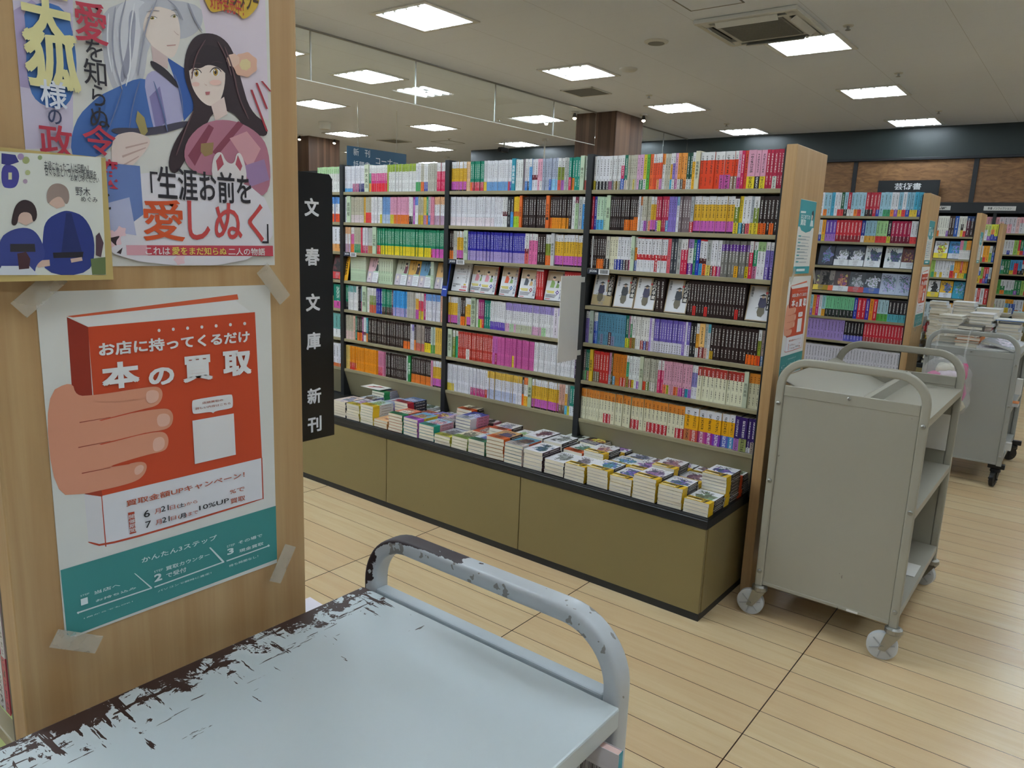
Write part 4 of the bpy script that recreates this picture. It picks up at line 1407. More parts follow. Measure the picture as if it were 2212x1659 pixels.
def book_meshes(w, h, sg, seed, y0=0.0):
    c0 = sg[0][0]
    side = next((c for c, f, o_ in sg if f > 0.4), c0)
    mb = MB()
    spine(mb, 0, 0, w, 0, h, sg, seed)
    mb.face([(0, BD, 0), (0, 0, 0), (0, 0, h), (0, BD, h)], side)
    mb.face([(w, 0, 0), (w, BD, 0), (w, BD, h), (w, 0, h)], side)
    e = 0.0006
    for q in ((0, e, 0, BD), (w - e, w, 0, BD), (e, w - e, 0, e)):
        mb.face([(q[0], q[2], h), (q[1], q[2], h), (q[1], q[3], h), (q[0], q[3], h)], c0)
    mb.face([(0, 0, 0), (0, BD, 0), (w, BD, 0), (w, 0, 0)], side)
    cov = mb.mesh('jacket', M['cover'])
    mb = MB()
    mb.box(e, w - e, e * 2, BD - 0.003, 0.0015, h - 0.002)
    pg = mb.mesh('page_block', M['pages'])
    band = None
    ob = [(c, f) for c, f, o_ in sg if o_]
    if ob:
        c, f = ob[0]
        mb = MB()
        g = 0.0004
        mb.face([(-g, -g, 0.001), (w + g, -g, 0.001), (w + g, -g, h * f), (-g, -g, h * f)], c, [(seed + 0.1, seed + 0.5), (seed + 0.9, seed + 0.5), (seed + 0.9, seed + 0.87), (seed + 0.1, seed + 0.87)], inkfor(c))
        mb.face([(-g, BD, 0.001), (-g, -g, 0.001), (-g, -g, h * f), (-g, BD, h * f)], c)
        mb.face([(w + g, -g, 0.001), (w + g, BD, 0.001), (w + g, BD, h * f), (w + g, -g, h * f)], c)
        band = mb.mesh('band', M['cover'])
    return cov, pg, band


def desc(sg):
    cs = []
    for c, f, o_ in sg:
        n = cname(c)
        if not o_ and f > 0.12 and n not in cs:
            cs.append(n)
    ob = [cname(c) for c, f, o_ in sg if o_]
    s = '-and-'.join(c.replace(' ', '-') for c in cs[:2]) if cs else cname(sg[0][0])
    return s, (ob[0] if ob else None)


_ac = {}


def author_card(x, y, z, w, txt, where, col='c9d6b8', ink='3a4034', h=0.156, dz=0.0):
    q = (cname(col), where)
    _ac[q] = _ac.get(q, 0) + 1
    th = thing('author_card', '%s author card, %s such %s' % (cname(col), ORD[_ac[q] - 1], where), 'divider card', (x, y, z + dz), 0, 'author divider cards')
    b = MB()
    b.box(0, w, 0, 0.004, 0, h)
    b.box(w - 0.003, w, 0.004, 0.10, 0, h)
    b.xform(Matrix.Identity(4))
    b.build('card', plain('card_' + col, col, 0.5), th)
    P = Print()
    n = len(txt)
    s_ = min(w * 0.72, h * 0.8 / n)
    P.vtext(ink, txt, w / 2 - s_ / 2, h * 0.5 - s_ * n * 0.56, w / 2 + s_ / 2, h * 0.5 + s_ * n * 0.56, 0.01)
    P.obj('lettering', th, plane_m((0, -0.0003, 0), (1, 0, 0), (0, 0, 1)))
    return th


ROWNAME = ('top', 'second', 'third', 'fourth', 'fifth', 'sixth', 'bottom')
Y1 = 'dddde2:.22/d9ab2e:.45/c862b8:.28/2a1828:.05'
BR = '2c1c1a'
SPINE_Y = 3.022


def row_items(spec):
    items = []
    for run in spec.split('|'):
        p = run.split(',')
        if p[0] == 'D':
            items.append(('D', float(p[1]), p[2], p[3], p[4] if len(p) > 4 else '3a4034'))
        elif p[0] == 'G':
            items.append(('G', float(p[1])))
        else:
            for _ in range(int(p[0])):
                items.append(('B', float(p[1]), p[2].replace('Y1', Y1).replace('BR', BR)))
    return items


_bk = {}


def row_individual(spec, x0, x1, z, row, y=SPINE_Y, where='end bay'):
    items = row_items(spec)
    k = (x1 - x0) / sum(i[1] for i in items)
    cnt = {}
    for it in items:
        if it[0] == 'B':
            cnt[desc(parse(it[2]))] = cnt.get(desc(parse(it[2])), 0) + 1
    seen = {}
    x = x0
    for it in items:
        w = it[1] * k
        if it[0] == 'D':
            author_card(x + w * 0.06, y - 0.006, z, w * 0.88, it[3], 'on the %s shelf of the end bay' % ROWNAME[row], it[2], it[4])
        elif it[0] == 'B':
            sg = parse(it[2])
            wq = round(w * 0.975, 4)
            key = (it[2], wq)
            if key not in _bk:
                _bk[key] = book_meshes(wq, 0.1505, sg, len(_bk) * 3 + 1)
            cov, pg, band = _bk[key]
            dk = desc(sg)
            i = seen[dk] = seen.get(dk, 0) + 1
            n = cnt[dk]
            s = '%s paperback%s, ' % (dk[0], ' with %s band' % dk[1] if dk[1] else '')
            s += ('the only one' if n == 1 else '%s of %s' % (ORD[i - 1], NUM[n - 1] if n <= 25 else n))
            s += ' on the %s shelf, %s' % (ROWNAME[row], where)
            h = 1.0 + RND.uniform(-0.006, 0.006)
            th = thing('standing_paperback', s, 'book', (x, y + RND.uniform(-0.0025, 0.0035), z + 0.0002), 0, 'standing paperbacks, %s shelf of the end bay' % ROWNAME[row])
            th.scale = (1, 1, h)
            link('jacket', cov, th)
            link('page_block', pg, th)
            if band:
                link('band', band, th)
        x += w


STUFF = MB()
_so = [1000]


def row_stuff(spec, x0, x1, z, y=SPINE_Y, h=0.1505, d=BD, cards=True, where=''):
    items = row_items(spec)
    k = (x1 - x0) / sum(i[1] for i in items)
    x = x0
    for it in items:
        w = it[1] * k
        if it[0] == 'D':
            author_card(x + w * 0.06, y - 0.006, z, w * 0.88, it[3], where, it[2], it[4])
        elif it[0] == 'B':
            stuff_book(x, y + RND.uniform(-0.003, 0.003), z, w * 0.965, h * (1 + RND.uniform(-0.008, 0.008)), d, parse(it[2]))
        x += w


def stuff_book(x, y, z, w, h, d, sg):
    _so[0] += 3
    spine(STUFF, x, y, w, z, h, sg, _so[0], None, False)
    side = next((c for c, f, o_ in sg if f > 0.4), sg[0][0])
    STUFF.face([(x, y + d, z), (x, y, z), (x, y, z + h), (x, y + d, z + h)], side)
    STUFF.face([(x + w, y, z), (x + w, y + d, z), (x + w, y + d, z + h), (x + w, y, z + h)], side)
    STUFF.face([(x, y, z + h), (x + w, y, z + h), (x + w, y + d, z + h), (x, y + d, z + h)], 'e6e0d2')
    STUFF.face([(x + w, y + d, z), (x, y + d, z), (x, y + d, z + h), (x + w, y + d, z + h)], 'e6e0d2')


def palette_row(rng, n, cols, obis, wmin=10, wmax=17, run=3, pobi=0.6, two=0.3):
    out = []
    while n > 0:
        c = rng.choice(cols)
        k = min(n, rng.randint(1, run))
        w = rng.randint(wmin, wmax)
        for _ in range(k):
            s = c
            if rng.random() < two:
                s += ':.%d/%s' % (rng.randint(20, 45), rng.choice(cols))
            if rng.random() < pobi:
                if ':' not in s:
                    s += ':.72'
                    s += '/*%s' % rng.choice(obis)
                else:
                    s += ':.3/*%s' % rng.choice(obis)
            out.append('1,%d,%s' % (w, s))
        n -= k
    return '|'.join(out)


E4 = [
    '1,53,ddd:.72/*cb3|1,74,dddde2:.74/*16161e|3,82,dddde2:.74/*16161e|1,62,ddd:.74/*b06a90|1,57,ddd:.72/*93a0a8|2,55,ddd:.74/*8b7a3c|1,55,ddd:.74/*aaa69c|1,75,ddd:.3/c1205a:.38/*1d4fae|1,75,087058:.72/*d8ccc0|3,44,bcb8a6|1,44,bcb8a6:.7/*d8c868|1,44,bcb8a6|1,58,d2a4c4|1,85,d2a4c4:.72/*14724a|1,70,d8c434:.7/*ddd|1,70,5aa83c|1,75,e4662e|2,50,ddd:.25/e2542a|1,55,ddd:.25/e2542a:.47/*e8a868|1,48,ddd:.25/e2542a:.45/*d48ac4|1,62,e8903a:.3/ddd|2,60,bcb8a6|1,45,ddd:.3/d8a42c:.42/*54b4dc|1,55,ddd:.28/8a78c8:.44/*ddd|1,57,d2a4c4:.72/*a0107a|1,62,e69844:.72/*ddd|1,66,e69844:.72/*17171c|1,60,e69844:.75/*c8702c|2,60,24503f:.72/*ddd|1,62,ddd:.25/f0b41c|D,95,d6d2b6,有馬美季子|1,90,ddd:.22/e2461c|1,85,ddd:.22/e2461c|1,120,ddd:.22/e2461c|1,120,ddd:.22/e2461c|1,76,ddd:.22/e2461c:.4/*c85aa4|1,130,ddd:.22/e2461c:.4/*c85aa4|2,66,ddd:.22/e2461c:.44/*8a6e5a|1,65,d8a0bc:.7/*c83c98|1,62,c41c52|1,68,e0503a|1,150,d89cb4:.68/*e2cc28|1,90,d89cb4:.68/*241418|1,105,d89cb4:.68/*e2cc28|2,65,b42244|1,75,b42244:.68/*d8e0d4|2,55,b42244',
    '1,50,b82440|1,60,28309c|2,90,b4d0b4:.7/*52a8dc|1,65,b4d0b4|D,105,b9cfae,稲葉稔|7,49,BR|4,56,BR:.68/*e8781c|2,45,BR:.6/*e8781c|1,40,dddde0|1,50,e8884a:.25/dddde2|1,50,bcb8a6:.7/*dde|1,52,bcb8a6:.7/*a85cb8|1,44,bcb8a6:.7/*ccc|1,50,bcb8a6:.7/*f49878|2,57,Y1|1,55,b42248:.68/*62289a|1,65,b42248:.68/*d4dc5a|2,52,b42248|1,55,b42248:.68/*2a88b8|3,57,8674c4|1,58,88b8dc:.25/dddde2|4,61,76666a|1,65,a8acb0:.7/*c42430|11,75,Y1|1,90,2a1420:.06/ddd:.22/74862a:.42/*dcc434|1,68,dcc02c:.7/*2890b4|1,75,dddde2:.72/*1c1c20|1,78,dddde2:.72/*d8606c|1,62,a8acb4:.7/*dcc434|1,100,ddd:.3/74862a:.4/*dcc434|2,70,BR:.7/*e8681c|1,72,BR|1,75,BR:.7/*e8681c|1,72,BR',
    '1,46,BR|1,28,ddd|2,50,BR|3,60,BR:.7/*e8741c|1,48,BR|1,85,c4c2b4:.68/*1c1c1e|2,63,dcd8bc|1,66,dcd8bc:.68/*2a3c8c|1,75,dddde2:.68/*1428a0|1,62,dddde2:.68/*1a3c84|1,72,dddde2:.68/*343a44|1,72,dddde2:.68/*4a1024|1,42,dddde2:.68/*b84478|D,84,bccfb4,上田秀人|1,56,ddd:.3/e48c20:.38/*3058b0|5,80,c4242e:.03/dddde2:.46/c0202a:.16/dddde2:.35|1,72,c4242e:.03/dddde2:.46/*b81824|3,70,c4242e:.03/dddde2:.46/c0202a:.16/dddde2:.35|1,75,d8606a|2,66,444850|1,84,a8aaa8|1,78,ddd:.3/c42048|1,62,ddd:.3/c42048|1,118,a488c8:.25/ddd:.43/*6a1c8c|1,62,0a7a52|1,68,1c38b0|1,76,c4242e:.04/dddde2:.48/501418:.15/*48a8d8|1,75,c4242e:.04/dddde2:.48/501418:.15/*e86a2c|1,90,a8aaa8:.7/*dcc85a|1,60,dddde2:.72/*501028|1,70,dddde2:.72/*c82838|1,75,dddde2:.72/*a82080|4,68,76746e:.1/5c2090:.18/76746e|1,70,76746e:.1/5c2090:.18/76746e:.4/*e0a41c|2,66,76746e:.1/5c2090:.18/76746e|1,70,76746e:.1/5c2090:.18/76746e:.4/*e0cc1c|1,70,ddd:.3/c42448|1,80,dddde2:.22/2e9468:.44/*c87a9c|2,76,94b47c:.25/dddde2|1,75,ddd:.22/8878c4:.44/*6c58b0|1,80,ddd:.22/8878c4:.44/*4a2a9c',
    None,
    '1,65,ddd:.22/8878c4|1,42,ddd:.22/8878c4|D,105,a8b8ac,小杉健治|1,50,ddd:.28/1428a8|1,50,ddd:.28/4a78c8|1,85,5890ac|1,65,5890ac:.66/*8890b4|2,65,5890ac|1,70,5890ac:.58/*44101c|1,85,5890ac:.7/*8890b4|4,65,5890ac|1,70,0a6a58:.7/*dcd43c|1,45,a87890:.7/*98b828|1,45,ddd:.25/3a8c58:.42/*b86838|1,75,ddd:.66/*94803a|2,62,dcdcd8|1,75,dcdcd8:.72/*a83424|1,65,dcdcd8:.72/*2858a8|1,60,dcdcd8:.72/*781424|1,50,b098d8|1,55,d8d4e0|11,58,6a5ab0:.67/*dcdae6|1,60,8068b8|1,40,d8d4e0|1,70,6a5ab0:.67/*dcdae6|2,67,1e1c20|1,60,ddd:.3/d8962a:.42/*d8d8d8|1,115,e8b870:.68/*7a1c20|1,60,a8acac:.7/*d8a898|1,55,60aabc:.25/c8ccd0|1,75,BR:.76/*c8a020|9,74,BR|3,70,BR:.72/*e8681c|1,65,ddd:.3/84922c:.42/*e85020|1,65,a8948c:.72/*3a68a0',
    '1,55,74666a:.7/*88b088|1,50,0a6a58:.68/*68c07c|1,60,0a6a58:.68/*881828|D,88,e0bc2a,佐藤英治,201c10|1,40,c0242a:.66/*6a5834|2,62,c0242a:.66/*6a5834|3,72,c4221e|1,60,d090b4:.7/*c0ccdc|1,42,584418|1,60,c8741c:.72/*2a88b0|2,58,c8741c|2,76,c8741c:.72/*c4281e|1,60,ddd:.2/46a47c:.46/*a0883c|1,65,dde0e2:.74/*a01828|1,60,dde0e2:.74/*dcc028|1,60,dde0e2|1,60,dde0e2:.76/*8428b8|D,92,bcc4a8,鳥羽亮|1,60,b4b2a2:.72/*d84424|1,70,b4b2a2:.72/*6a7a38|2,65,b4b2a2:.72/*d8d4cc|1,62,b4b2a2|2,62,ddd:.3/cc3468|1,75,cf98ac:.72/*e87858|1,58,cf98ac:.72/*b0b434|2,50,cf98ac|1,55,cf98ac:.74/*e06434|1,52,cf98ac:.74/*d89458|1,70,cf98ac:.74/*d068b0|1,75,cf98ac:.74/*90107c|1,60,cf98ac:.74/*1898b0|1,60,cf98ac:.74/*a468c8|2,62,ddd:.22/8480bc:.43/d8d8e0|3,88,dcdabe:.02/a83028:.26/dcdabe|8,82,dcdabe:.02/a83028:.26/dcdabe|D,92,bcc4ac,吉川英治|3,72,d4842c:.28/ccc8aa',
    '9,62,d4802c:.27/dcd8ba|2,85,d4802c:.27/dcd8ba:.42/*b81c28|4,88,d4802c:.27/dcd8ba|1,100,d4802c:.27/dcd8ba|G,26|2,88,d4802c:.27/dcd8ba:.42/*b81c28|2,88,d4802c:.27/dcd8ba|5,88,d4802c:.27/dcd8ba:.42/*b81c28|2,90,d4802c:.27/dcd8ba|2,86,d4802c:.27/dcd8ba:.42/*b81c28|1,142,d8d8de:.22/e8a818:.43/*c87848|1,150,d8d8de:.22/e8a818:.43/*c44c44|1,150,d8d8de:.22/e8a818:.43/*b44c84|1,150,d8d8de:.22/e8a818:.43/*a4308c|1,150,d8d8de:.22/e8a818:.43/*7c3cac|1,146,d8d8de:.22/e8a818:.43/*5460b8|1,110,d8d8de:.22/e8a818:.43/*3088b8|1,100,341c64:.65/*a86cb4|1,138,341c64:.62/*8c9458|1,72,341c64:.85/*d8d8e0|1,76,341c64:.68/*a8988c',
]
for i, sp in enumerate(E4):
    if sp:
        row_individual(sp, -1.908, -1.037, SHZ[i], i)

B3 = [
    '8,34,Y1|2,30,d8b490|1,33,0f8468:.7/*e87830|6,33,0f8468:.7/*c83c50|2,25,c8c8cc:.7/*d8b840|12,29,dadae0:.7/*6c9cd0|1,30,dadae0:.7/*d84858|1,30,dadae0:.7/*4a48a0|D,62,1a90a8,風野真知雄,eef2f4|3,36,dadedc|1,32,8a8088|1,38,ddd:.3/d0ccd0:.4/*3a78c0|1,30,dadae0:.7/*2a3048|1,40,ddd:.25/5aa0dc|2,42,dadae0:.5/6a1828:.16/dadae0|1,36,dca0b4|1,36,dca0b4:.7/ddd|3,34,a8b0c4|1,30,a8b0c4:.65/*3464b8|3,32,a8b0c4:.65/*8cc0e4|1,45,ddd:.28/80902c:.4/*e06050|1,45,ddd:.28/80902c:.4/*b060b8|2,34,b8b8b4|1,38,0f8874:.6/*d02c58|1,38,0f8874:.62/*e88030|2,40,0f8874|D,60,bccfb4,椿大介|1,42,d4dcd0:.7/*c86058',
    '24,30,dadae2:.7/e4d8e0|4,32,dadae2|2,36,ddd:.48/601828:.16/ddd|1,52,25252a|1,42,25252a:.5/*4a9cdc|3,30,e8c028:.48/c8701c:.16/a8d038|D,42,e06a20,今村翔吾,201008|1,18,BR|9,36,BR|D,52,e06a20,佐々木裕一,201008|1,32,BR:.66/*e87020|7,33,BR:.66/*e8901c|1,36,BR|1,48,dcdcdc|1,45,70243c:.2/a8c49c|1,48,b4b8b8|1,44,ddd:.22/4a98d8',
    '2,30,BR:.7/*e07830|2,30,b4b2aa|4,28,Y1|D,72,b4c6ac,千野隆司|33,26.5,24209c:.66/*a898cc|1,56,ddd:.5/701828:.16/*c85858|3,40,ddd:.22/d86ca0|3,38,BR|2,38,ddd:.3/80902c:.38/*e87028|D,50,c4c4c8,藤井邦夫|10,38,Y1',
    None,
    '5,30,Y1|2,26,a0a4a8|2,34,BR:.68/*e87020|1,30,ddd:.3/dca83c|2,32,Y1|D,82,b4c4a8,藤原緋沙子|1,30,d8dcd4|1,32,98206c:.7/*58b040|1,32,98206c:.7/*e8b030|1,32,98206c:.7/*d03030|3,32,0f8070|8,28,dadade:.72/*5030a8|2,32,9c8ccc:.26/dcdce0:.46/*d0a0c0|2,32,9c8ccc:.26/dcdce0:.46/*a8c8a0|1,32,9c8ccc:.26/dcdce0:.46/*d0a0c0|7,32,9c8ccc:.26/dcdce0:.46/*b4b8a0|4,32,9c8ccc:.26/dcdce0:.46/*d0a0c0|2,32,9c8ccc:.26/dcdce0:.46/*a8d0a0|3,34,9c8ccc:.26/dcdce0|1,60,d8d0dc|3,40,9c8ccc:.26/dcdce0|4,38,dcdce0',
    'D,80,c0d0b8,藤沢周平|2,26,ddd:.25/7c8c24|2,24,ddd:.2/28a078|5,27,b83428|2,30,b83428:.62/*dcdcdc|14,27,b83428|1,42,c060b0|1,38,c060b0:.6/*a02058|8,28,c85aa0|1,40,c85aa0:.6/*e8d040|11,27,c85aa0|20,29,dcdce2|1,26,4a2c60',
    '4,29,dadae2:.72/*d8c040|10,29,dadae2|8,29,dadae2:.72/*b03070|1,40,dadae2:.7/*b83c20|16,28,d8b048:.25/dadae4:.4/b8c0dc|3,28,d8b048:.25/dadae4|1,32,BR:.6/*e07028|2,32,e88040:.25/ddd:.4/*e8b030|D,60,b0bc98,葉室麟|12,32,Y1|2,40,d0a090:.7/*705848|1,34,ddd:.3/d8a040:.4/*60b8dc|1,32,888:.7/*d8d040|2,36,108070:.68/*d8dce4',
]
B2 = [
    '6,26,dadae2:.86/*58a0d8|5,26,dadae2:.68/*a85880|4,28,dadae2:.68/*1c2468|D,90,c8d2b8,鈴木英治|1,34,ddd:.3/2c8c60:.38/*e89c38|9,34,ddd:.3/c83080:.38/*dc2838|1,28,9cb040|16,30,94ac38:.27/dcdcdc|3,30,dadade:.66/*48a060|2,30,b8b4a4:.66/*e06c2c|2,30,ddd:.66/*4450a8|5,30,b4b2a6|5,33,ddd:.3/d02858',
    '1,40,dadae2|D,90,c0d2b4,高田郁|9,29,b8b29e:.7/*d8c8cc|1,36,d8a840|4,30,b8b29e:.6/*d83c3c|6,30,dadade:.7/*d8d4d8|1,40,ddd:.66/*c8b838|5,30,7098cc:.66/b4c4dc|2,34,d898b4:.66/*c8bc34|9,33,d898b4:.66/*e07830|2,34,dcdcdc:.7/*282028|1,30,b048a8|2,34,6c90d8:.3/dcdce0|3,30,b8b29e:.66/*c8b038|2,30,d8b858:.66/*b080a8|1,30,209060:.66/*e87830|1,40,b4b0b8:.66/*3078c0|2,32,d08098|6,34,d8a880:.27/dcdce0:.4/*b498b0',
    '4,32,d8a880:.27/dcdce0:.4/*b498b0|3,27,ddd:.27/d060a0:.4/*e07030|6,25,b8b29e:.66/*288858|1,28,d83858|5,25,dadae0:.7/*b03058|4,28,b4b4b4:.7/*b07848|D,90,b8ccb0,辻堂魁|3,28,10805c:.66/*d03838|36,28.5,10805c:.66/*e0c828|1,30,10805c:.7/*a82848|8,30,10805c:.68/*cc58b0',
    None,
    '2,28,0f7c60:.68/*282828|6,26,6ca8a8:.26/dcdce0|2,24,dcdcdc|2,28,28242c|1,22,6890c8:.6/*d05898|D,95,b8ccb0,鳥羽亮|2,26,dadada|5,26,ddd:.3/70842c:.38/*c85838|3,36,2c2490:.7/*2848a8|5,36,0f7c60:.7/*402820|1,30,602848|6,42,3c98dc:.66/a8a0d0|5,30,b4b0a8|2,28,ddd:.22/d8a434:.42/*b850a8|3,28,ddd:.3/d83458:.38/*c8b028|1,30,c02070|9,28,6c98d8:.25/d4d4e0|2,30,d8a890',
    '6,27,b8b29e:.66/*e0c4c0|1,40,d8a898|1,38,0f7058|4,30,BR:.66/*e07028|1,24,982078|2,30,dcdce0:.6/601828:.14/ddd|1,40,20909c:.64/*d08038|24,29,BR|5,26,BR:.7/*e87028|1,40,ccccd4|1,38,8c80c0:.25/ccd|1,30,28202c:.6/*e88838|5,32,a49890:.7/*c86858|3,40,30202c:.64/*e0c420|2,34,c0d0c8:.68/*58a048|4,38,dcb048',
    '3,26,d8b868|5,26,e8901c:.7/*c83030|16,26,e8901c|3,28,c87898:.66/*c83858|2,30,c87898|13,28,BR:.68/BR|1,36,d0d8d4|D,52,18803c,酒井順子,eef4ee|11,30,BR:.66/*e07828|1,32,d088a8|5,32,Y1',
]
B1 = ['12,28,acd09c:.27/dcdcd8', '7,30,5a90d4:.27/dcdce0:.4/*e05028', '6,30,dadae2:.7/*d89858', None, '1,40,98b8dc:.24/ddd:.4/*5c1c88|1,30,103c34:.5/*d8dc90|1,40,10806c:.7/*c850a0', '6,34,68a4a0:.66/dcdce0', '7,28,dadae2:.85/*c86838']
for bay, x0, x1, sp4, nm in (('third', -2.808, -1.944, B3, 'middle bay'), ('second', -3.688, -2.842, B2, 'bay behind black sign')) + (('first', -3.95, -3.722, B1, 'leftmost bay'),):
    for i, sp in enumerate(sp4):
        if sp:
            row_stuff(sp, x0, x1, SHZ[i], where='on %s shelf, %s' % (ROWNAME[i], nm))
# further bookcases
R2 = random.Random(3)
blues = ['9cc4d4', '8cb8cc', 'a4c8d8', '9cc4d4', 'dadade', '2444a8', '205838', 'e89028', 'b8283c', '48a8c8']
mixo = ['ddd', 'd84040', '3848a8', 'e0c040', '282828', 'e88030', '8858b0', '48a070']
mix = ['2c9c4c', '9cc8d0', 'c82c3c', '6c48a8', '1c3c94', '98c890', 'e8a028', 'b0204c', 'dadade', '282024']
SP2 = [
    palette_row(R2, 37, blues, mixo, 20, 24, 2, 0.85, 0.05),
    '2,22,2ca048:.7/*282828|3,24,9cc8d0:.7/*d8c048|2,24,208c48:.7/*c83040|2,22,9cc8d0:.7/*8858b0|2,22,dadade:.7/*3848a8|1,24,e8a028:.7/*dcc040|3,24,6c48b0:.66/*a878c8|7,24,cc2c38:.72/*8c1c28|1,24,1c3494:.7/*ddd|3,24,94bccc:.7/*d8a040|3,24,a0cc90:.7/*d84040|1,24,282028:.7/*c8c040|5,24,a81c48:.7/*701830|2,22,dadade:.7/*d84040',
    None, None,
    '1,22,24289c:.6/*d83030|2,22,38a0a4:.6/*ddd|1,22,503030|1,24,24289c:.6/*d83030|2,24,9cc8d8:.66/*3048a8|1,26,4ca0dc:.6/*ddd|3,24,98c4cc:.66/*8860b0|1,22,e09030|1,20,c02878|1,22,dadade|1,26,98c4cc:.66/*e0a030|8,25,78c494:.62/*282828|1,24,2838a8|2,28,cc2838|1,26,4c309c|1,26,e08c28|1,26,d02c38|3,24,a8c8d0:.66/*58a048|5,24,2a2426:.64/*58a8b8',
    '2,22,e87028:.68/*d04040|4,22,b8c8d4|1,24,2c48a8|2,24,d0dcc0:.66/*d04040|2,26,204878:.66/*4068b8|11,26,a890d0:.74/*a890d0|6,24,221c20:.7/*6868c8|13,22,cc2c3c:.7/*a83838',
    '5,20,dcd8dc:.7/*d88080|2,20,e0c8d0|1,24,201c20:.7/*c04878|34,19,dcd8de:.86/*b8a8b0',
]
for i, sp in enumerate(SP2):
    if sp:
        row_stuff(sp, -1.895, -1.01, SH2[i], 5.735, 0.163 if i == 0 else 0.151)
        row_stuff(sp, -2.795, -1.925, SH2[i], 5.735, 0.163 if i == 0 else 0.151)
white = ['dadade', 'd4d4d0', 'dcd8cc', 'c8d4d8', '3058b0', 'c83c3c', '98b858', 'e8a030', '282828', '8cb8d0', 'dcdce0']
dark = ['2c2420', '28406c', 'dadade', '403028', '2858a8', '502030', 'dcdcd0', '382c28']
for i, sh in enumerate(SH3):
    if i in (1, 3):
        continue
    row_stuff(palette_row(R2, 34, dark if i == 0 else white, mixo, 18, 34, 3, 0.5, 0.2), -1.885, -1.015, sh, 8.45, 0.195 if i == 0 else 0.178)
    row_stuff(palette_row(R2, 30, white, mixo, 18, 34, 3, 0.5, 0.2), -2.785, -1.915, sh, 8.45, 0.185)
row_stuff('2,34,e088a8:.5/ddd|2,34,78c094:.5/ddd|2,34,e8a040:.5/ddd|1,34,e8a040:.5/ddd', -1.105, -1.012, SH3[1], 8.45, 0.18)
pinks = ['e8c0cc', 'dcdce0', 'e88858', 'c85870', 'd8d840', '303030', 'dadade', 'b8c878']
for i, sh in enumerate(SH4):
    row_stuff(palette_row(R2, 26, pinks if i < 1 else white, mixo, 18, 36, 2, 0.5, 0.3), -1.93, -1.07, sh, 11.14, 0.2)
greens = ['58a048', 'dadade', '98c060', 'd8d8d0', 'e0c848', '287848', 'd83848', '4898c8', 'dcdcdc', 'b8d098']
for i, sh in enumerate(SHW):
    pal = ['e8a8b4', 'dadade', 'e8c0c0', 'e07048', 'd8d0d8'] if i == 0 else greens if i < 4 else white
    row_stuff(palette_row(R2, 170, pal, mixo, 16, 34, 3, 0.5, 0.3), -5.4, 1.4, sh, 12.56, 0.2 if i else 0.22, 0.15)
o = STUFF.build('distant_paperbacks', M['cover'])
tag(o, 'the many smaller standing paperbacks filling the other bays and the bookcases behind', 'books', None, 'stuff')
# ------------------------------------------------------------------ paperbacks shown face-out
def facing_book(name_label, x0, z, y, style, w=0.105, h=0.149, t=0.013, tilt=-13, col='dcdce0', ink=None, spine_col=None, band=None, rz=0.0, group='face-out paperbacks', seed=0, bandw=0.3):
    th = thing('facing_paperback', name_label, 'book', (x0, y, z + t * sin(radians(-tilt))), rz, group)
    th.rotation_euler = (radians(tilt), 0, rz)
    e = 0.0006
    mb = MB()
    ik = (*(hx(ink) if ink else (0, 0, 0)), 0.5 if ink else 0.0)
    off = seed * 3 + 5000
    mb.face([(0, 0, 0), (w, 0, 0), (w, 0, h), (0, 0, h)], col, [(off, off), (off + 1, off), (off + 1, off + 1), (off, off + 1)], ik)
    sc = spine_col or col
    mb.face([(w, 0, 0), (w, t, 0), (w, t, h), (w, 0, h)], sc, [(off, off), (off + 1, off), (off + 1, off + 1), (off, off + 1)], inkfor(sc))
    mb.face([(w, t, 0), (0, t, 0), (0, t, h), (w, t, h)], col)
    mb.face([(0, 0, h), (w, 0, h), (w, e, h), (0, e, h)], col)
    mb.face([(0, t - e, h), (w, t - e, h), (w, t, h), (0, t, h)], col)
    mb.face([(0, 0, 0), (0, t, 0), (w, t, 0), (w, 0, 0)], col)
    mb.build('jacket', M['cover'], th)
    mb = MB()
    mb.box(0.002, w - e, e, t - e, 0.0015, h - 0.0015)
    mb.build('page_block', M['pages'], th)
    if band:
        mb = MB()
        hb_ = h * bandw
        mb.face([(0, -0.0005, 0.0005), (w + 0.0004, -0.0005, 0.0005), (w + 0.0004, -0.0005, hb_), (0, -0.0005, hb_)], band, [(off + 2, off), (off + 3, off), (off + 3, off + 1), (off + 2, off + 1)], (*hx('90909a'), 1.0))
        mb.face([(w + 0.0004, -0.0005, 0.0005), (w + 0.0004, t, 0.0005), (w + 0.0004, t, hb_), (w + 0.0004, -0.0005, hb_)], band)
        mb.build('band', M['cover'], th)
    if style:
        P = Print(0.00004)
        style(P, w, h)
        P.obj('cover_print', th, plane_m((0, -0.0007, 0), (1, 0, 0), (0, 0, 1)))
    return th


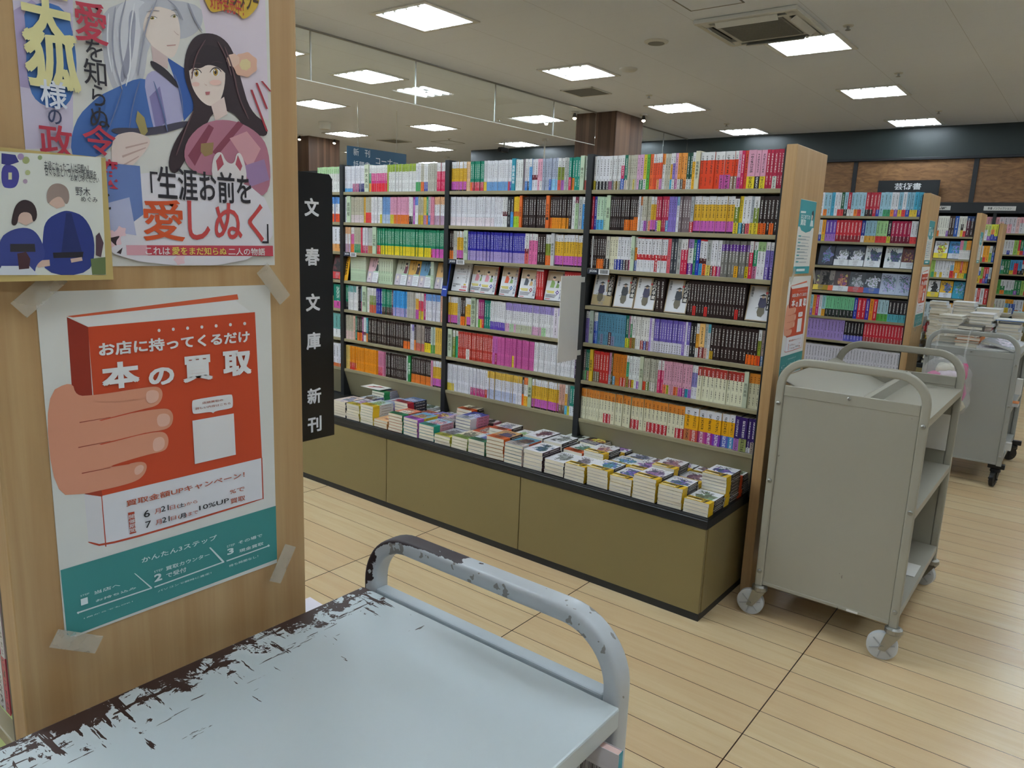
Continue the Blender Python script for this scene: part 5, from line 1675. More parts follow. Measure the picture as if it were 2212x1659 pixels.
def st_ronin(v):
    def f(P, w, h):
        fr = 'b09878'
        for q in ((0, 0, w, 0.004), (0, h - 0.004, w, h), (0, 0, 0.004, h), (w - 0.004, 0, w, h)):
            P.rect(fr, *q)
        P.rect('16110f', w * 0.76, h * 0.32, w * 0.985, h * 0.99)
        P.rect('b09c80', w * 0.68, h * 0.45, w * 0.76, h * 0.99)
        P.vtext('ebe6dc', 'ぶらり平蔵', w * 0.79, h * 0.34, w * 0.96, h * 0.95, 0.015)
        P.vtext('222', '吉岡道夫', w * 0.09, h * 0.66, w * 0.19, h * 0.95, 0.01)
        P.disc('c03028', w * 0.72, h * 0.80, w * 0.05)
        cx = w * (0.44 + 0.04 * v)
        P.poly('6d6552', [(cx - .014, h * .40), (cx + .012, h * .40), (cx + .014, h * .24), (cx + .004, h * .12), (cx - .012, h * .14), (cx - .018, h * .26)])
        P.poly('2c3038' if v % 2 else '3c3858', [(cx - .013, h * .66), (cx + .012, h * .66), (cx + .018, h * .45), (cx + .01, h * .38), (cx - .012, h * .38), (cx - .017, h * .47)])
        P.disc('c8a88c', cx, h * .69, .006, .007)
        P.poly('26241f', [(cx - .018, h * .70), (cx + .016, h * .72), (cx, h * .77)])
        P.poly('444', [(cx - .026, h * .36), (cx - .025, h * .35), (cx + .02, h * .52), (cx + .019, h * .53)])
    return f


def st_nagaya(v, dcol):
    def f(P, w, h):
        P.rect('bea78a', 0, h * 0.66, w, h * 0.97)
        P.rect('a89070', w * 0.1, h * 0.66, w * 0.14, h * 0.85)
        P.vtext('3c4a74', '本所おけら長屋', w * 0.83, h * 0.03, w * 0.98, h * 0.93, 0.01)
        cx, cy = w * 0.4, h * 0.58
        a = ('d85a34', 'c89048', 'd890a0', '88a860', '3c4450')[v % 5]
        P.poly(a, [(cx - .018, cy - .022), (cx + .006, cy - .022), (cx + .01, cy), (cx, cy + .016), (cx - .012, cy + .014)])
        P.disc('e8c8b0', cx, cy + .022, .008, .009)
        P.disc('1c1818', cx + .001, cy + .029, .009, .006)
        P.poly(('7c9c58', 'c8a068', '84b060')[v % 3], [(cx + .016, cy - .022), (cx + .036, cy - .022), (cx + .036, cy - .006), (cx + .024, cy + .004)])
        P.disc('221c1c', cx + .028, cy + .008, .006)
        P.rect('dcc838', w * 0.06, h * 0.29, w * 0.52, h * 0.32)
        P.rect('dcc838', w * 0.12, h * 0.245, w * 0.52, h * 0.275)
        P.poly(dcol, [(w * .70, h * .20), (w * .80, h * .28), (w * .70, h * .36), (w * .60, h * .28)])
        P.disc('e8e8ee', w * .70, h * .28, .004)
        for i in range(3):
            P.rect('3a3a44', w * 0.06, h * (0.18 - i * 0.04), w * (0.7 - 0.05 * i), h * (0.197 - i * 0.04))
        P.rect('c43c34', w * 0.05, h * 0.035, w * 0.34, h * 0.055)
    return f


def st_notice(P, w, h):
    P.text('222', '本所', w * .36, h * .74, w * .6, h * .80)
    P.text('222', 'おけら長屋', w * .2, h * .66, w * .72, h * .71)
    P.rect('c88088', w * .2, h * .60, w * .72, h * .608)
    P.vtext('222', '本所おけら長屋', w * .80, h * .3, w * .88, h * .93)
    P.text('333', 'その他', w * .58, h * .46, w * .76, h * .5)
    P.disc('444', w * .3, h * .46, .004)
    P.text('222', '今村翔吾氏', w * .06, h * .21, w * .52, h * .26, 0.02)
    P.text('222', '推薦', w * .06, h * .145, w * .25, h * .19, 0.02)
    P.text('c83038', '180', w * .62, h * .12, w * .92, h * .2, 0.02)
    P.rect('c43038', w * .5, h * .03, w * .92, h * .065)
    P.rect('d8b838', w * .72, h * .22, w * .86, h * .27)


def st_akinai(v, a):
    def f(P, w, h):
        P.vtext('242424', 'あきない世傳', w * .5, h * .56, w * .62, h * .98, 0.01)
        P.vtext('242424', '金と銀', w * .32, h * .62, w * .44, h * .95, 0.01)
        P.poly(('2c3c34', '6c2c44', '1c4430', '3c2c28')[v % 4], [(w * .64, h * .48), (w * .9, h * .46), (w * .96, h * .72), (w * .84, h * .88), (w * .72, h * .84), (w * .7, h * .66)])
        P.disc('e0c4a8', w * .8, h * .8, .007, .009)
        P.disc('201a18', w * .81, h * .85, .009, .007)
        P.rect('b4acb8', 0, 0, w, h * .44)
        P.disc('d8ccc0', w * .22, h * .30, .009, .011)
        P.poly('c8bcc4', [(w * .08, 0), (w * .36, 0), (w * .33, h * .22), (w * .22, h * .25), (w * .11, h * .21)])
        P.poly('9a90a0', [(w * .14, h * .10), (w * .30, h * .10), (w * .28, h * .16), (w * .16, h * .16)])
        P.rect('dcdee2', w * .5, h * .02, w * .97, h * .41)
        P.rect('a8c4ac', w * .5, h * .41, w * .97, h * .47)
        for i in range(5):
            P.rect('8c8c94', w * .54, h * (.33 - i * .06), w * (.92 - .05 * (i % 3)), h * (.345 - i * .06))
    return f


FZ = SHZ[3] + 0.001
yF = 3.032


def run_up(spec, x0, x1, label_where, group):
    """Standing paperbacks on the leaning fourth shelf, as individuals."""
    items = row_items(spec)
    k = (x1 - x0) / sum(i[1] for i in items)
    x = x0
    cnt, seen = {}, {}
    for it in items:
        d_ = desc(parse(it[2]))
        cnt[d_] = cnt.get(d_, 0) + 1
    for it in items:
        w = it[1] * k
        sg = parse(it[2])
        wq = round(w * 0.965, 4)
        key = (it[2], wq)
        if key not in _bk:
            _bk[key] = book_meshes(wq, 0.1505, sg, len(_bk) * 3 + 1)
        cov, pg, band = _bk[key]
        d_ = desc(sg)
        i = seen[d_] = seen.get(d_, 0) + 1
        lab = '%s paperback%s, %s of %s %s' % (d_[0], ' with %s band' % d_[1] if d_[1] else '', ORD[i - 1], NUM[cnt[d_] - 1], label_where)
        th = thing('standing_paperback', lab, 'book', (x, yF + 0.002, FZ), 0, group)
        th.rotation_euler = (0, 0, 0)
        link('jacket', cov, th)
        link('page_block', pg, th)
        if band:
            link('band', band, th)
        x += w


# end bay, fourth shelf
g = 'face-out paperbacks on the fourth shelf of the end bay'
facing_book('white face-out paperback with wide tan band, first beside the black upright, end bay', -1.893, FZ, yF, st_ronin(0), spine_col='3a2420', band='b8a478', group=g, bandw=0.34)
facing_book('white face-out paperback, second on the fourth shelf of the end bay, leaping swordsman', -1.772, FZ, yF, st_ronin(1), spine_col='3a2420', group=g)
facing_book('white face-out paperback, third on the fourth shelf of the end bay, black title block', -1.664, FZ, yF, st_ronin(2), spine_col='3a2420', group=g)
facing_book('white face-out paperback, fourth on the fourth shelf of the end bay, glossy wrapped', -1.508, FZ, yF, st_ronin(3), spine_col='3a2420', group=g)
facing_book('white face-out paperback leaning beside the wooden end panel on the fourth shelf', -1.138, FZ, yF + 0.004, st_ronin(4), spine_col='3a2420', group=g)
run_up('2,40,BR', -1.553, -1.512, 'between face-out books, end bay', 'dark spines on the fourth shelf of the end bay')
run_up('2,73,BR|1,75,BR:.72/*d8302c|3,73,BR|1,75,BR:.72/*d8302c|9,76,BR|1,75,BR:.72/*d8302c|2,73,BR', -1.398, -1.142, 'in the long end bay fourth-shelf run', 'dark spines on the fourth shelf of the end bay')
# middle bay, fourth shelf
g = 'face-out paperbacks on the fourth shelf of the middle bay'
facing_book('white notice card book with black lettering, first on the fourth shelf of the middle bay', -2.803, FZ, yF, st_notice, w=0.118, h=0.157, group=g)
facing_book('tan and white face-out paperback tucked behind its twin, middle bay fourth shelf', -2.683, FZ, yF + 0.018, st_nagaya(2, '34389c'), group=g)
facing_book('tan and white face-out paperback with navy diamond in front of its twin, middle bay', -2.598, FZ, yF, st_nagaya(2, '34389c'), group=g, spine_col='c42c30')
facing_book('tan and white face-out paperback with orange kimono and blue diamond, middle bay', -2.462, FZ, yF, st_nagaya(0, '2c68a8'), group=g, spine_col='c42c30', h=0.154)
facing_book('tan and white face-out paperback with red diamond, middle bay fourth shelf', -2.334, FZ, yF, st_nagaya(4, '982830'), group=g, spine_col='c42c30')
facing_book('tan and white face-out paperback with purple diamond beside the white flag, middle bay', -2.170, FZ, yF, st_nagaya(3, '5c3090'), group=g, spine_col='c42c30')
run_up('3,14,d8d0d4:.06/c42a30', -2.222, -2.178, 'between face-out books, middle bay fourth shelf', 'red spines on the fourth shelf of the middle bay')
run_up('7,14,c42a30', -2.052, -1.955, 'behind the white flag, middle bay fourth shelf', 'red spines on the fourth shelf of the middle bay')
# bay behind the black sign, fourth shelf
g = 'face-out paperbacks on the fourth shelf behind the black sign'
for x, v, c, a, lab in ((-3.505, 0, 'd8b0b8', 'pink', 'pink face-out paperback with grey band between pale green spines on the fourth shelf'), (-3.262, 1, 'b8bca8', 'grey', 'grey green face-out paperback with grey band, second on the far fourth shelf'), (-3.168, 3, 'd8a848', 'yellow', 'yellow face-out paperback with cream slip on the far fourth shelf'), (-3.066, 2, '5c90b8', 'blue', 'blue face-out paperback with green kimono on the far fourth shelf'), (-2.935, 1, 'd4a868', 'tan', 'tan face-out paperback beside the blue author flag on the far fourth shelf')):
    facing_book(lab, x, FZ, yF + 0.002 * v, st_akinai(v, a), w=0.098, col=c, group=g, spine_col='c0ccb8')
run_up('11,13,c4ccb4:.5/b8ccb0', -3.655, -3.512, 'left of the pink face-out book, far fourth shelf', 'pale green spines on the far fourth shelf')
run_up('6,14,c4ccb4:.5/b8ccb0', -3.398, -3.274, 'right of the pink face-out book, far fourth shelf', 'pale green spines on the far fourth shelf')
run_up('2,14,c4d4c8:.5/b8ccb0', -2.964, -2.94, 'right of the blue face-out book, far fourth shelf', 'pale green spines on the far fourth shelf')
facing_book('dark red face-out paperback at the far end, beside the yellow author flag', -3.84, FZ, yF, None, col='5c2028', ink='281418', group='face-out paperbacks on the fourth shelf behind the black sign', band='c02c30', seed=4)


def flag(label, x, z, w, h, col, txt, ink, rz, y=3.02, shape=0):
    th = thing('author_flag', label, 'divider card', (x, y, z), rz, 'slanted author flags')
    b = MB()
    b.box(0, w, 0, 0.004, 0, h)
    b.build('card', plain('flag_' + col, col, 0.4), th, 0.001)
    P = Print()
    s_ = w * 0.66
    P.vtext(ink, txt, (w - s_) / 2, h * 0.18, (w + s_) / 2, h * 0.96, 0.02)
    P.obj('lettering', th, plane_m((0, -0.0004, 0), (1, 0, 0), (0, 0, 1)))
    th.rotation_euler = (radians(-10), 0, rz)


flag('yellow author flag with black lettering beside pale green spines, far fourth shelf', -3.735, FZ, 0.075, 0.16, 'e0a41c', '高田郁', '241808', 0, 3.012)
flag('bright blue author flag with white lettering at the black upright, fourth shelf', -2.845, FZ - 0.03, 0.042, 0.19, '1c3c98', '畠山健二', 'e4ecf4', 0, 2.995)

# white flag sign at the middle upright, shelf labels
th = thing('flag_sign', 'blank white flag board projecting from the upright between middle and end bays', 'sign', (-1.915, 0, 0))
b = MB()
b.box(-0.004, 0.0, 2.808, 2.972, 0.912, 1.312)
b.build('board', M['card'], th, 0.001)
b = MB()
b.box(-0.004, 0.0, 2.973, 3.004, 1.28, 1.305)
b.box(-0.004, 0.0, 2.973, 3.004, 0.93, 0.955)
b.build('bracket', M['white'], th)
for x, t, w in ((-1.91, 'J0206', 'end bay'), (-2.81, 'J0205', 'middle bay'), (-3.69, 'J0204', 'bay behind the black sign')):
    th = thing('shelf_label', 'navy shelf label reading %s with barcode under the third shelf' % t, 'label', (x, 3.0075, SHZ[2] - 0.022), 0, 'shelf edge labels')
    b = MB()
    b.box(0.005, 0.066, -0.003, 0, -0.004, 0.021)
    b.build('plate', plain('label_navy', '1c2438', 0.4), th)
    P = Print()
    P.rect('dcdce0', 0.067, -0.004, 0.125, 0.021)
    xx = 0.075
    while xx < 0.115:
        ww = RND.choice((0.0008, 0.0012, 0.002))
        P.rect('222226', xx, 0.001, xx + ww, 0.018)
        xx += ww + RND.choice((0.0009, 0.0015))
    P.text('e8ecf4', t, 0.016, 0.002, 0.058, 0.016, 0.015)
    P.obj('lettering', th, plane_m((0, -0.0032, 0), (1, 0, 0), (0, 0, 1)))

# face-out books on the second bookcase
g = 'face-out books on the second bookcase'
yG, z3, z4 = 5.742, SH2[2] + 0.001, SH2[3] + 0.001
for x, c, ik, lab, sd in ((-1.645, '22283c', '5878a8', 'navy face-out paperback, half hidden first on the third shelf of the second bookcase', 11), (-1.535, '2c3448', 'c4ccd4', 'navy and white face-out paperback, second on the third shelf of the second bookcase', 12), (-1.44, '2c3448', 'c4ccd4', 'navy and white face-out paperback, third on the third shelf of the second bookcase', 12), (-1.33, 'd4dce0', '385c74', 'white face-out paperback with dark haired figure, fourth on the second bookcase third shelf', 14), (-1.20, 'd4dce0', '385c74', 'white face-out paperback with dark haired figure, fifth on the second bookcase third shelf', 14), (-1.092, '5c2420', '883830', 'dark red face-out paperback beside the second wooden end panel', 15)):
    facing_book(lab, x, z3, yG, None, col=c, ink=ik, group=g, seed=sd, band=('d4d8dc' if sd > 11 else None), bandw=0.3)
for x, c, ik, lab, sd, bd in ((-1.66, '3c3430', 'a08060', 'dark face-out book, first on the fourth shelf of the second bookcase', 21, 'd8b830'), (-1.625, '8c8078', '302824', 'grey brown face-out book with orange band, fourth shelf of the second bookcase', 22, 'e06028'), (-1.52, '3c2024', 'a83038', 'dark face-out book with white band, third on the second bookcase fourth shelf', 23, 'ccd0d4'), (-1.415, '3c4048', '98a0a8', 'charcoal wave face-out book with red band, second bookcase fourth shelf', 24, 'b83838'), (-1.31, '2c3440', 'b8c4d0', 'dark navy face-out book with blue band, second bookcase fourth shelf', 25, '3858a8'), (-1.21, 'a8b4cc', '8498b8', 'pale blue seascape face-out book, left of its twin, second bookcase', 26, None), (-1.104, 'a8b4cc', '8498b8', 'pale blue seascape face-out book beside the second wooden end panel', 26, None)):
    facing_book(lab, x, z4, yG, None, col=c, ink=ik, group=g, seed=sd, band=bd, bandw=0.26)
g = 'face-out books on the third bookcase'
for x, z, w, c, ik, lab, sd, bd in ((-1.325, SH3[1], 0.118, 'd8d8dc', 'd8c820', 'white and yellow face-out book on the second shelf of the third bookcase', 31, 'e0cc28'), (-1.2, SH3[1], 0.11, '3c88c0', '5ca0d0', 'blue and white face-out book on the second shelf of the third bookcase', 32, 'd0d4dc'), (-1.33, SH3[3], 0.1, 'dcdcdc', '282828', 'white face-out book with yellow band on the fourth shelf, third bookcase', 33, 'e0c830'), (-1.225, SH3[3], 0.108, 'e0b020', '5878a0', 'yellow face-out book with white band on the fourth shelf, third bookcase', 34, 'd8dce4'), (-1.112, SH3[3], 0.108, '2c98b8', '60b8d0', 'teal blue face-out book on the fourth shelf, third bookcase', 35, None)):
    facing_book(lab, x, z + 0.001, 8.45, None, w=w, h=0.17, col=c, ink=ik, group=g, seed=sd, band=bd)

# ------------------------------------------------------------------ piles of paperbacks on the display table
SW, SH_ = 0.1055, 0.1485
_st = {}


def stack_meshes(col, ink, t, spinec, band, num, seed, f=0.32):
    key = (col, ink, t, spinec, band, num, seed)
    if key in _st:
        return _st[key]
    e = 0.0005
    off = seed * 3 + 9000
    mb = MB()
    mb.face([(0, 0, t), (SW, 0, t), (SW, SH_, t), (0, SH_, t)], col, [(off, off), (off + 1, off), (off + 1, off + 1), (off, off + 1)], (*hx(ink), 0.5))
    mb.face([(0, SH_, 0), (SW, SH_, 0), (SW, 0, 0), (0, 0, 0)], col)
    mb.face([(SW, 0, 0), (SW, SH_, 0), (SW, SH_, t), (SW, 0, t)], spinec, [(off, off), (off, off + 1), (off + 1, off + 1), (off + 1, off)], inkfor(spinec))
    for z0, z1 in ((0, e), (t - e, t)):
        mb.face([(0, 0, z0), (SW, 0, z0), (SW, 0, z1), (0, 0, z1)], col)
        mb.face([(0, SH_, z0), (0, 0, z0), (0, 0, z1), (0, SH_, z1)], col)
        mb.face([(SW, SH_, z0), (0, SH_, z0), (0, SH_, z1), (SW, SH_, z1)], col)
    cov = mb.mesh('jacket', M['cover'])
    mb = MB()
    mb.box(0.0015, SW - e, 0.0008, SH_ - 0.001, e, t - e)
    pg = mb.mesh('page_block', M['pages'])
    bd = None
    if band:
        mb = MB()
        d = 0.0004
        w1 = SW + d
        mb.face([(0, 0.001, t + d), (w1, 0.001, t + d), (w1, SH_ * f, t + d), (0, SH_ * f, t + d)], band, [(off + .06, off + .3), (off + .94, off + .3), (off + .94, off + .8), (off + .06, off + .8)], (*hx('302010' if lum(band) > 0.15 else 'e8e8e8'), 0.0))
        mb.face([(w1, 0.001, -d), (w1, SH_ * f, -d), (w1, SH_ * f, t + d), (w1, 0.001, t + d)], band)
        P = Print(0.00004)
        dk = '1c160c' if lum(band) > 0.12 else 'f0ece4'
        if num:
            P.poly(dk, [(SW * .70, SH_ * .02), (SW * .79, SH_ * .02), (SW * .88, SH_ * .29), (SW * .80, SH_ * .29), (SW * .66, SH_ * .22), (SW * .67, SH_ * .18), (SW * .76, SH_ * .2)])
            for i in range(2):
                xx = SW * 0.05
                while xx < SW * 0.6:
                    ww = RND.uniform(0.003, 0.006)
                    P.rect(dk if i else 'f4f0e0', xx, SH_ * (0.07 + 0.11 * i), xx + ww, SH_ * (0.14 + 0.11 * i))
                    xx += ww + 0.0018
        else:
            for i in range(3):
                xx = SW * 0.06
                while xx < SW * 0.85:
                    ww = RND.uniform(0.002, 0.006)
                    P.rect(dk, xx, SH_ * (0.05 + 0.085 * i), xx + ww, SH_ * (0.09 + 0.085 * i))
                    xx += ww + 0.0016
        P.b.xform(Matrix.Translation((0, 0, t + d)))
        mb.add(P.b)
        bd = mb.mesh('band', M['cover'])
    _st[key] = (cov, pg, bd)
    return _st[key]


TB = 'topmost|second|third|fourth|fifth|sixth|seventh|eighth|ninth|tenth'.split('|')


def pile(x, y, z0, n, t, col, ink, spinec, band, num, seed, place, group, yaw=None, name='piled_paperback'):
    if yaw is None:
        yaw = RND.uniform(-0.025, 0.025)
        x, y = x + RND.uniform(-0.002, 0.002), y + RND.uniform(-0.003, 0.003)
    cov, pg, bd = stack_meshes(col, ink, t, spinec, band, num, seed)
    z = z0
    base = '%s paperback%s' % (cname(col).replace(' ', '-'), ' with %s band' % cname(band) if band else '')
    for i in range(n):
        k = n - 1 - i
        lab = '%s, %s, %s' % (base, TB[k] if k == 0 else TB[k] + ' from top', place)
        jx, jy, jr = RND.uniform(-0.002, 0.002), RND.uniform(-0.002, 0.002), RND.uniform(-0.02, 0.02)
        th = thing(name, lab, 'book', (x - SW + jx, y + jy, z), yaw + jr, group)
        link('jacket', cov, th)
        link('page_block', pg, th)
        if bd:
            link('band', bd, th)
        z += t + 0.0011


yl, tan, blk = 'dcb420', 'c8b088', '241c1c'
W_ = 'dedee2'
# (number, thickness, cover, picture ink, spine, band, numeral)
FRONT = [
    (4, .0130, W_, '6a7a5a', '30282a', yl, 1), (6, .0132, W_, '4a6a9a', '30282a', yl, 1), (7, .0132, W_, '6a5a8a', '30282a', yl, 1), (5, .0130, W_, '4868a8', '30282a', yl, 1), (6, .0125, W_, '3a90a8', '30282a', yl, 1), (5, .0135, W_, '706878', '30282a', yl, 1),
    (4, .0158, W_, '8a908c', '2a2428', None, 0), (5, .0165, W_, '2c6878', '3c2430', None, 0), (6, .0150, '4c8ca4', '5a2c2c', 'c85830', 'd4c8c4', 0), (6, .0165, 'c09058', '38345c', '3a2018', 'e06420', 0), (4, .0165, 'b8c0c8', '4468a8', '787878', '38885c', 0), (4, .0140, 'd8ccb0', '686450', '887858', '88a838', 0), (3, .0148, 'b8bcc0', '686870', 'd8c8c0', 'd4d050', 0),
    (5, .0150, 'a4c8dc', 'c88ca0', 'd89cac', '1c9c8c', 0), (6, .0145, '58a4c4', 'a87850', 'e0c030', 'b860c8', 0), (6, .0150, 'd87858', 'c8b8b0', 'a85838', '2c9060', 0), (3, .0130, 'e8b888', 'd88850', 'd89858', None, 0), (7, .0140, 'b8ccd0', '80a060', 'd4d4d4', 'e0c02c', 0), (6, .0140, 'c8ccd4', '8878a8', 'd4d4d4', 'dcc848', 0), (6, .0140, 'd8c8bc', '7888a0', '404858', None, 0),
]
MID = [
    (9, .0130, W_, '485a98', '30282a', yl, 1), (5, .0130, W_, '88607a', '30282a', yl, 1), (8, .0125, W_, '885878', '30282a', yl, 1), (5, .0130, W_, '7a58a0', '30282a', yl, 1), (5, .0125, W_, '4898a8', '30282a', yl, 1), (7, .0130, W_, 'a05868', '30282a', yl, 1),
    (5, .0150, W_, '487858', '30282a', 'd86838', 0), (6, .0155, W_, '787c78', '2a2428', None, 0), (6, .0165, W_, '704858', '2a2428', None, 0), (5, .0150, W_, '88a060', '40302c', 'd87040', 0), (6, .0150, 'd4d0cc', '8888a0', '40302c', 'dc6030', 0), (4, .0135, 'c85838', 'b0a090', '882c20', None, 0), (7, .0150, '2c3890', 'b0b8d8', 'd890b0', 'ccd0dc', 0),
    (5, .0145, 'd8b4c0', '887080', 'd490a8', '484450', 0), (5, .0135, '8880c4', 'c88038', '784898', '8848b8', 0), (4, .0140, 'c87050', '7868b0', '984838', 'e08858', 0), (7, .0160, '5878a8', 'a0b0c8', '282428', 'b42838', 0), (4, .0140, '9890b0', '7068a0', '8848a8', '8444b0', 0), (4, .0140, '88a0c0', '5868a8', '5048a0', '7848b0', 0), (5, .0140, 'b8c4d0', '604838', '2c3470', '343c98', 0),
]
BACK = [
    (6, .0140, W_, '687858', '302020', 'd85020', 0), (5, .0125, W_, '886878', '30282a', yl, 1), (5, .0130, W_, '706890', '30282a', yl, 1), (4, .0130, W_, '885868', '30282a', yl, 1), (4, .0130, W_, '687088', '30282a', yl, 1), (5, .0130, W_, '8058a8', '30282a', yl, 1), (5, .0170, '2a2420', 'b88430', 'd8d0bc', '303060', 0), (5, .0165, 'c8ccc4', '283028', '887870', None, 0),
    (3, .0140, 'b0bcd0', '606880', 'd8d8d8', None, 0), (3, .0140, 'a8a090', '604838', 'c8c8b0', 'd8d880', 0), (3, .0140, 'c0c4d0', 'c05868', '888', None, 0), (3, .0140, 'c8a098', '5850a8', '888', 'd87848', 0), (4, .0140, 'd8c4c8', '403838', 'd88898', '301c20', 0), (7, .0155, 'ccc4ac', '806858', '2c2018', 'd85820', 0), (3, .0140, W_, '506880', '40302c', 'd87040', 0), (3, .0140, W_, '685848', '40302c', 'd86030', 0), (4, .0140, 'c8d0d4', '607058', 'd8d8d8', None, 0), (5, .0140, '38485c', '98a8b8', 'c8d4d4', 'a8c4cc', 0),
    (4, .0140, 'c8ccd4', 'b83858', '3858a8', None, 0), (7, .0140, '6a4830', '284058', 'a8a8b8', '2c9458', 0),
]
TZ = 0.4375
for rname, rows, y in (('front', FRONT, 2.634), ('middle', MID, 2.787), ('back', BACK, 2.925)):
    for c, (n, t, col, ink, sp_, bd, num) in enumerate(rows):
        px = -1.052 - c * 0.1142
        yy = y + (0.0 if rname != 'back' else 0.0)
        pile(px, yy, TZ, n, t, col, ink, sp_, bd, num, 100 + c + {'front': 0, 'middle': 40, 'back': 80}[rname], '%s %s-row pile from wooden end' % (ORD[c], rname), 'paperbacks piled in the %s row of the display table' % rname)
# loose print on the far piles
th = thing('paper_sheet', 'loose white printed sheet lying on the farthest green-banded piles', 'paper', (0, 0, 0))
b = MB()
zt = TZ + 7 * 0.0151 + 0.004
b.box(-3.44, -3.27, 2.93, 3.05, zt, zt + 0.002)
b.build('sheet', M['card'], th)
P = Print()
P.poly('c83848', [(0.03, 0.02), (0.06, 0.02), (0.12, 0.07), (0.09, 0.08)])
P.poly('282428', [(0.05, 0.05), (0.14, 0.06), (0.14, 0.07), (0.05, 0.06)])
P.obj('printing', th, plane_m((-3.44, 2.93, zt + 0.0021), (1, 0, 0), (0, 1, 0)))

# flat piles elsewhere: second and third bookcase tables
R3 = random.Random(5)
i = 0
for x, y, n, cols in ((-1.45, 5.34, 6, ('c83c38', 'dcdcdc')), (-1.58, 5.34, 6, ('d8d8dc', '4880c8')), (-1.70, 5.34, 6, ('4880c8', 'dcdcdc')), (-1.52, 5.52, 7, ('d8d4cc', 'c83830')), (-1.64, 5.52, 7, ('c83838', 'ddd'))):
    pile(x, y, TZ, n, 0.014, cols[0], '404060', cols[1], cols[1] if i % 2 else None, 0, 200 + i, 'pile %s on the second bookcase table' % ('one two three four five'.split()[i]), 'paperbacks piled on the second table')
    i += 1


def big_pile(label, x, y, z0, n, w, d, t, cols, group, seed, jit=0.012, spines=False, name='piled_book'):
    r = random.Random(seed)
    z = z0
    for k in range(n):
        c = r.choice(cols)
        ww, dd, tt = w * r.uniform(0.93, 1.03), d * r.uniform(0.95, 1.02), t * r.uniform(0.8, 1.25)
        th = thing(name, '%s book, %s of %s' % (cname(c), 'topmost' if k == n - 1 else ORD[n - 1 - k] + ' from top', label), 'book', (x + r.uniform(-jit, jit), y + r.uniform(-jit, jit), z), r.uniform(-0.06, 0.06), group)
        b = MB()
        e = 0.0015
        b.box(0, ww, 0, dd, 0, e, c)
        b.box(0, ww, 0, dd, tt - e, tt, c)
        b.box(ww - e, ww, 0, dd, e, tt - e, c)
        b.build('cover', M['ink'], th)
        b = MB()
        b.box(0.003, ww - e, 0.003, dd - 0.003, e, tt - e)
        b.build('page_block', M['pages'], th)
        z += tt + 0.0006


wh = ['dcdcdc', 'd8d8d4', 'd0d4d8', 'e0dcd0', 'd4cec4']
gp = 'white books piled on the third table'
big_pile('the tallest pale pile on the third table', -1.22, 8.02, TZ, 20, 0.15, 0.2, 0.028, wh, gp, 1)
big_pile('the pile left of the tallest, third table', -1.42, 8.02, TZ, 15, 0.15, 0.2, 0.028, wh, gp, 2)
big_pile('the third pile from the right, third table', -1.62, 8.02, TZ, 12, 0.15, 0.2, 0.028, wh, gp, 3)
big_pile('the pale back pile on the third table', -1.25, 8.25, TZ, 12, 0.15, 0.18, 0.028, wh, gp, 4)
gp = 'books along the wall counter'
for k in range(6):
    big_pile('counter pile %s along the back wall' % NUM[k], -1.2 + 0.17 * k, 12.24, 0.601, 4 + k % 3, 0.15, 0.2, 0.02, wh + ['98c8d0', 'c8d8b8'], gp, 30 + k)
# ------------------------------------------------------------------ the nearest bookcase end with its posters
XP = -0.922
bookcase('nearest bookcase, its wooden end panel covered in posters', 0.272, (-1.85,), (1.6, 1.33, 1.06, 0.83, 0.56), XP, -2.6, name='bookcase')
table('low table behind the nearest bookcase, hidden by the worn truck', 0.68, -2.6, -0.99, [-1.9], 0.39)
NS = [('standing_book', x, w, c, z, h) for x, w, c, z, h in ()]
for k, (w, c, nm) in enumerate((('0.016', 'd8d4d8', 'white'), ('0.02', 'd05070', 'pink'), ('0.014', 'dcdce0', 'pale'), ('0.02', 'c84868', 'deep pink'), ('0.018', 'd8d8e0', 'white backed'), ('0.02', 'e0a0b0', 'rose'), ('0.018', '98b0c8', 'blue grey'))):
    for z, h, sh in ((0.831, 0.21, 'upper'), (0.561, 0.16, 'lower')):
        th = thing('standing_book', '%s book, %s from the nearest end panel, %s shelf at the left' % (nm, ORD[k], sh), 'book', (-0.99 - 0.0225 * (k + 1), 0.292, z), 0, 'books at the left picture edge')
        cov, pg, bd = book_meshes(float(w), h, parse(c + ':.6/*%s' % ('d8d8dc' if k % 2 else 'c84860')), 700 + k)
        link('jacket', cov, th)
        link('page_block', pg, th)
        link('band', bd, th)
facing_book('pale green magazine leaning out of the shelf at the lower left edge', -1.19, 0.70, 0.245, None, w=0.19, h=0.2, t=0.008, col='c4d890', tilt=-20, group='books at the left picture edge')


def poster(name, label, o, w, h, data, ax='y', x=XP, thick=0.0006, mat=None, base='e2e0dc', scale=1.0):
    th = thing(name, label, 'poster' if name == 'poster' else 'board', (0, 0, 0))
    Mx = plane_m((x + thick + 0.0004, o[0], o[1]), (0, 1, 0), (0, 0, 1))
    b = MB()
    b.box(0, w, 0, h, -thick, 0)
    b.xform(Mx)
    b.build('sheet', mat or M['card'], th)
    P = Print()
    k = 0.001 * scale
    for q in data:
        if q[0] == 'p':
            c = q[2]
            pts = [(min(max(c[i] * k, 0), w), min(max(c[i + 1] * k, 0), h)) for i in range(0, len(c), 2)]
            (P.smooth if len(pts) > 5 else P.poly)(q[1], pts)
    P.obj('artwork', th, Mx)
    z = P.z
    P = Print()
    P.z = z + 0.00005
    for q in data:
        if q[0] == 't':
            P.text(q[1], q[2], q[3] * k, q[4] * k, q[5] * k, q[6] * k, q[7], True)
        elif q[0] == 'v':
            P.vtext(q[1], q[2], q[3] * k, q[4] * k, q[5] * k, q[6] * k, q[7])
    P.obj('lettering', th, Mx)
    return th


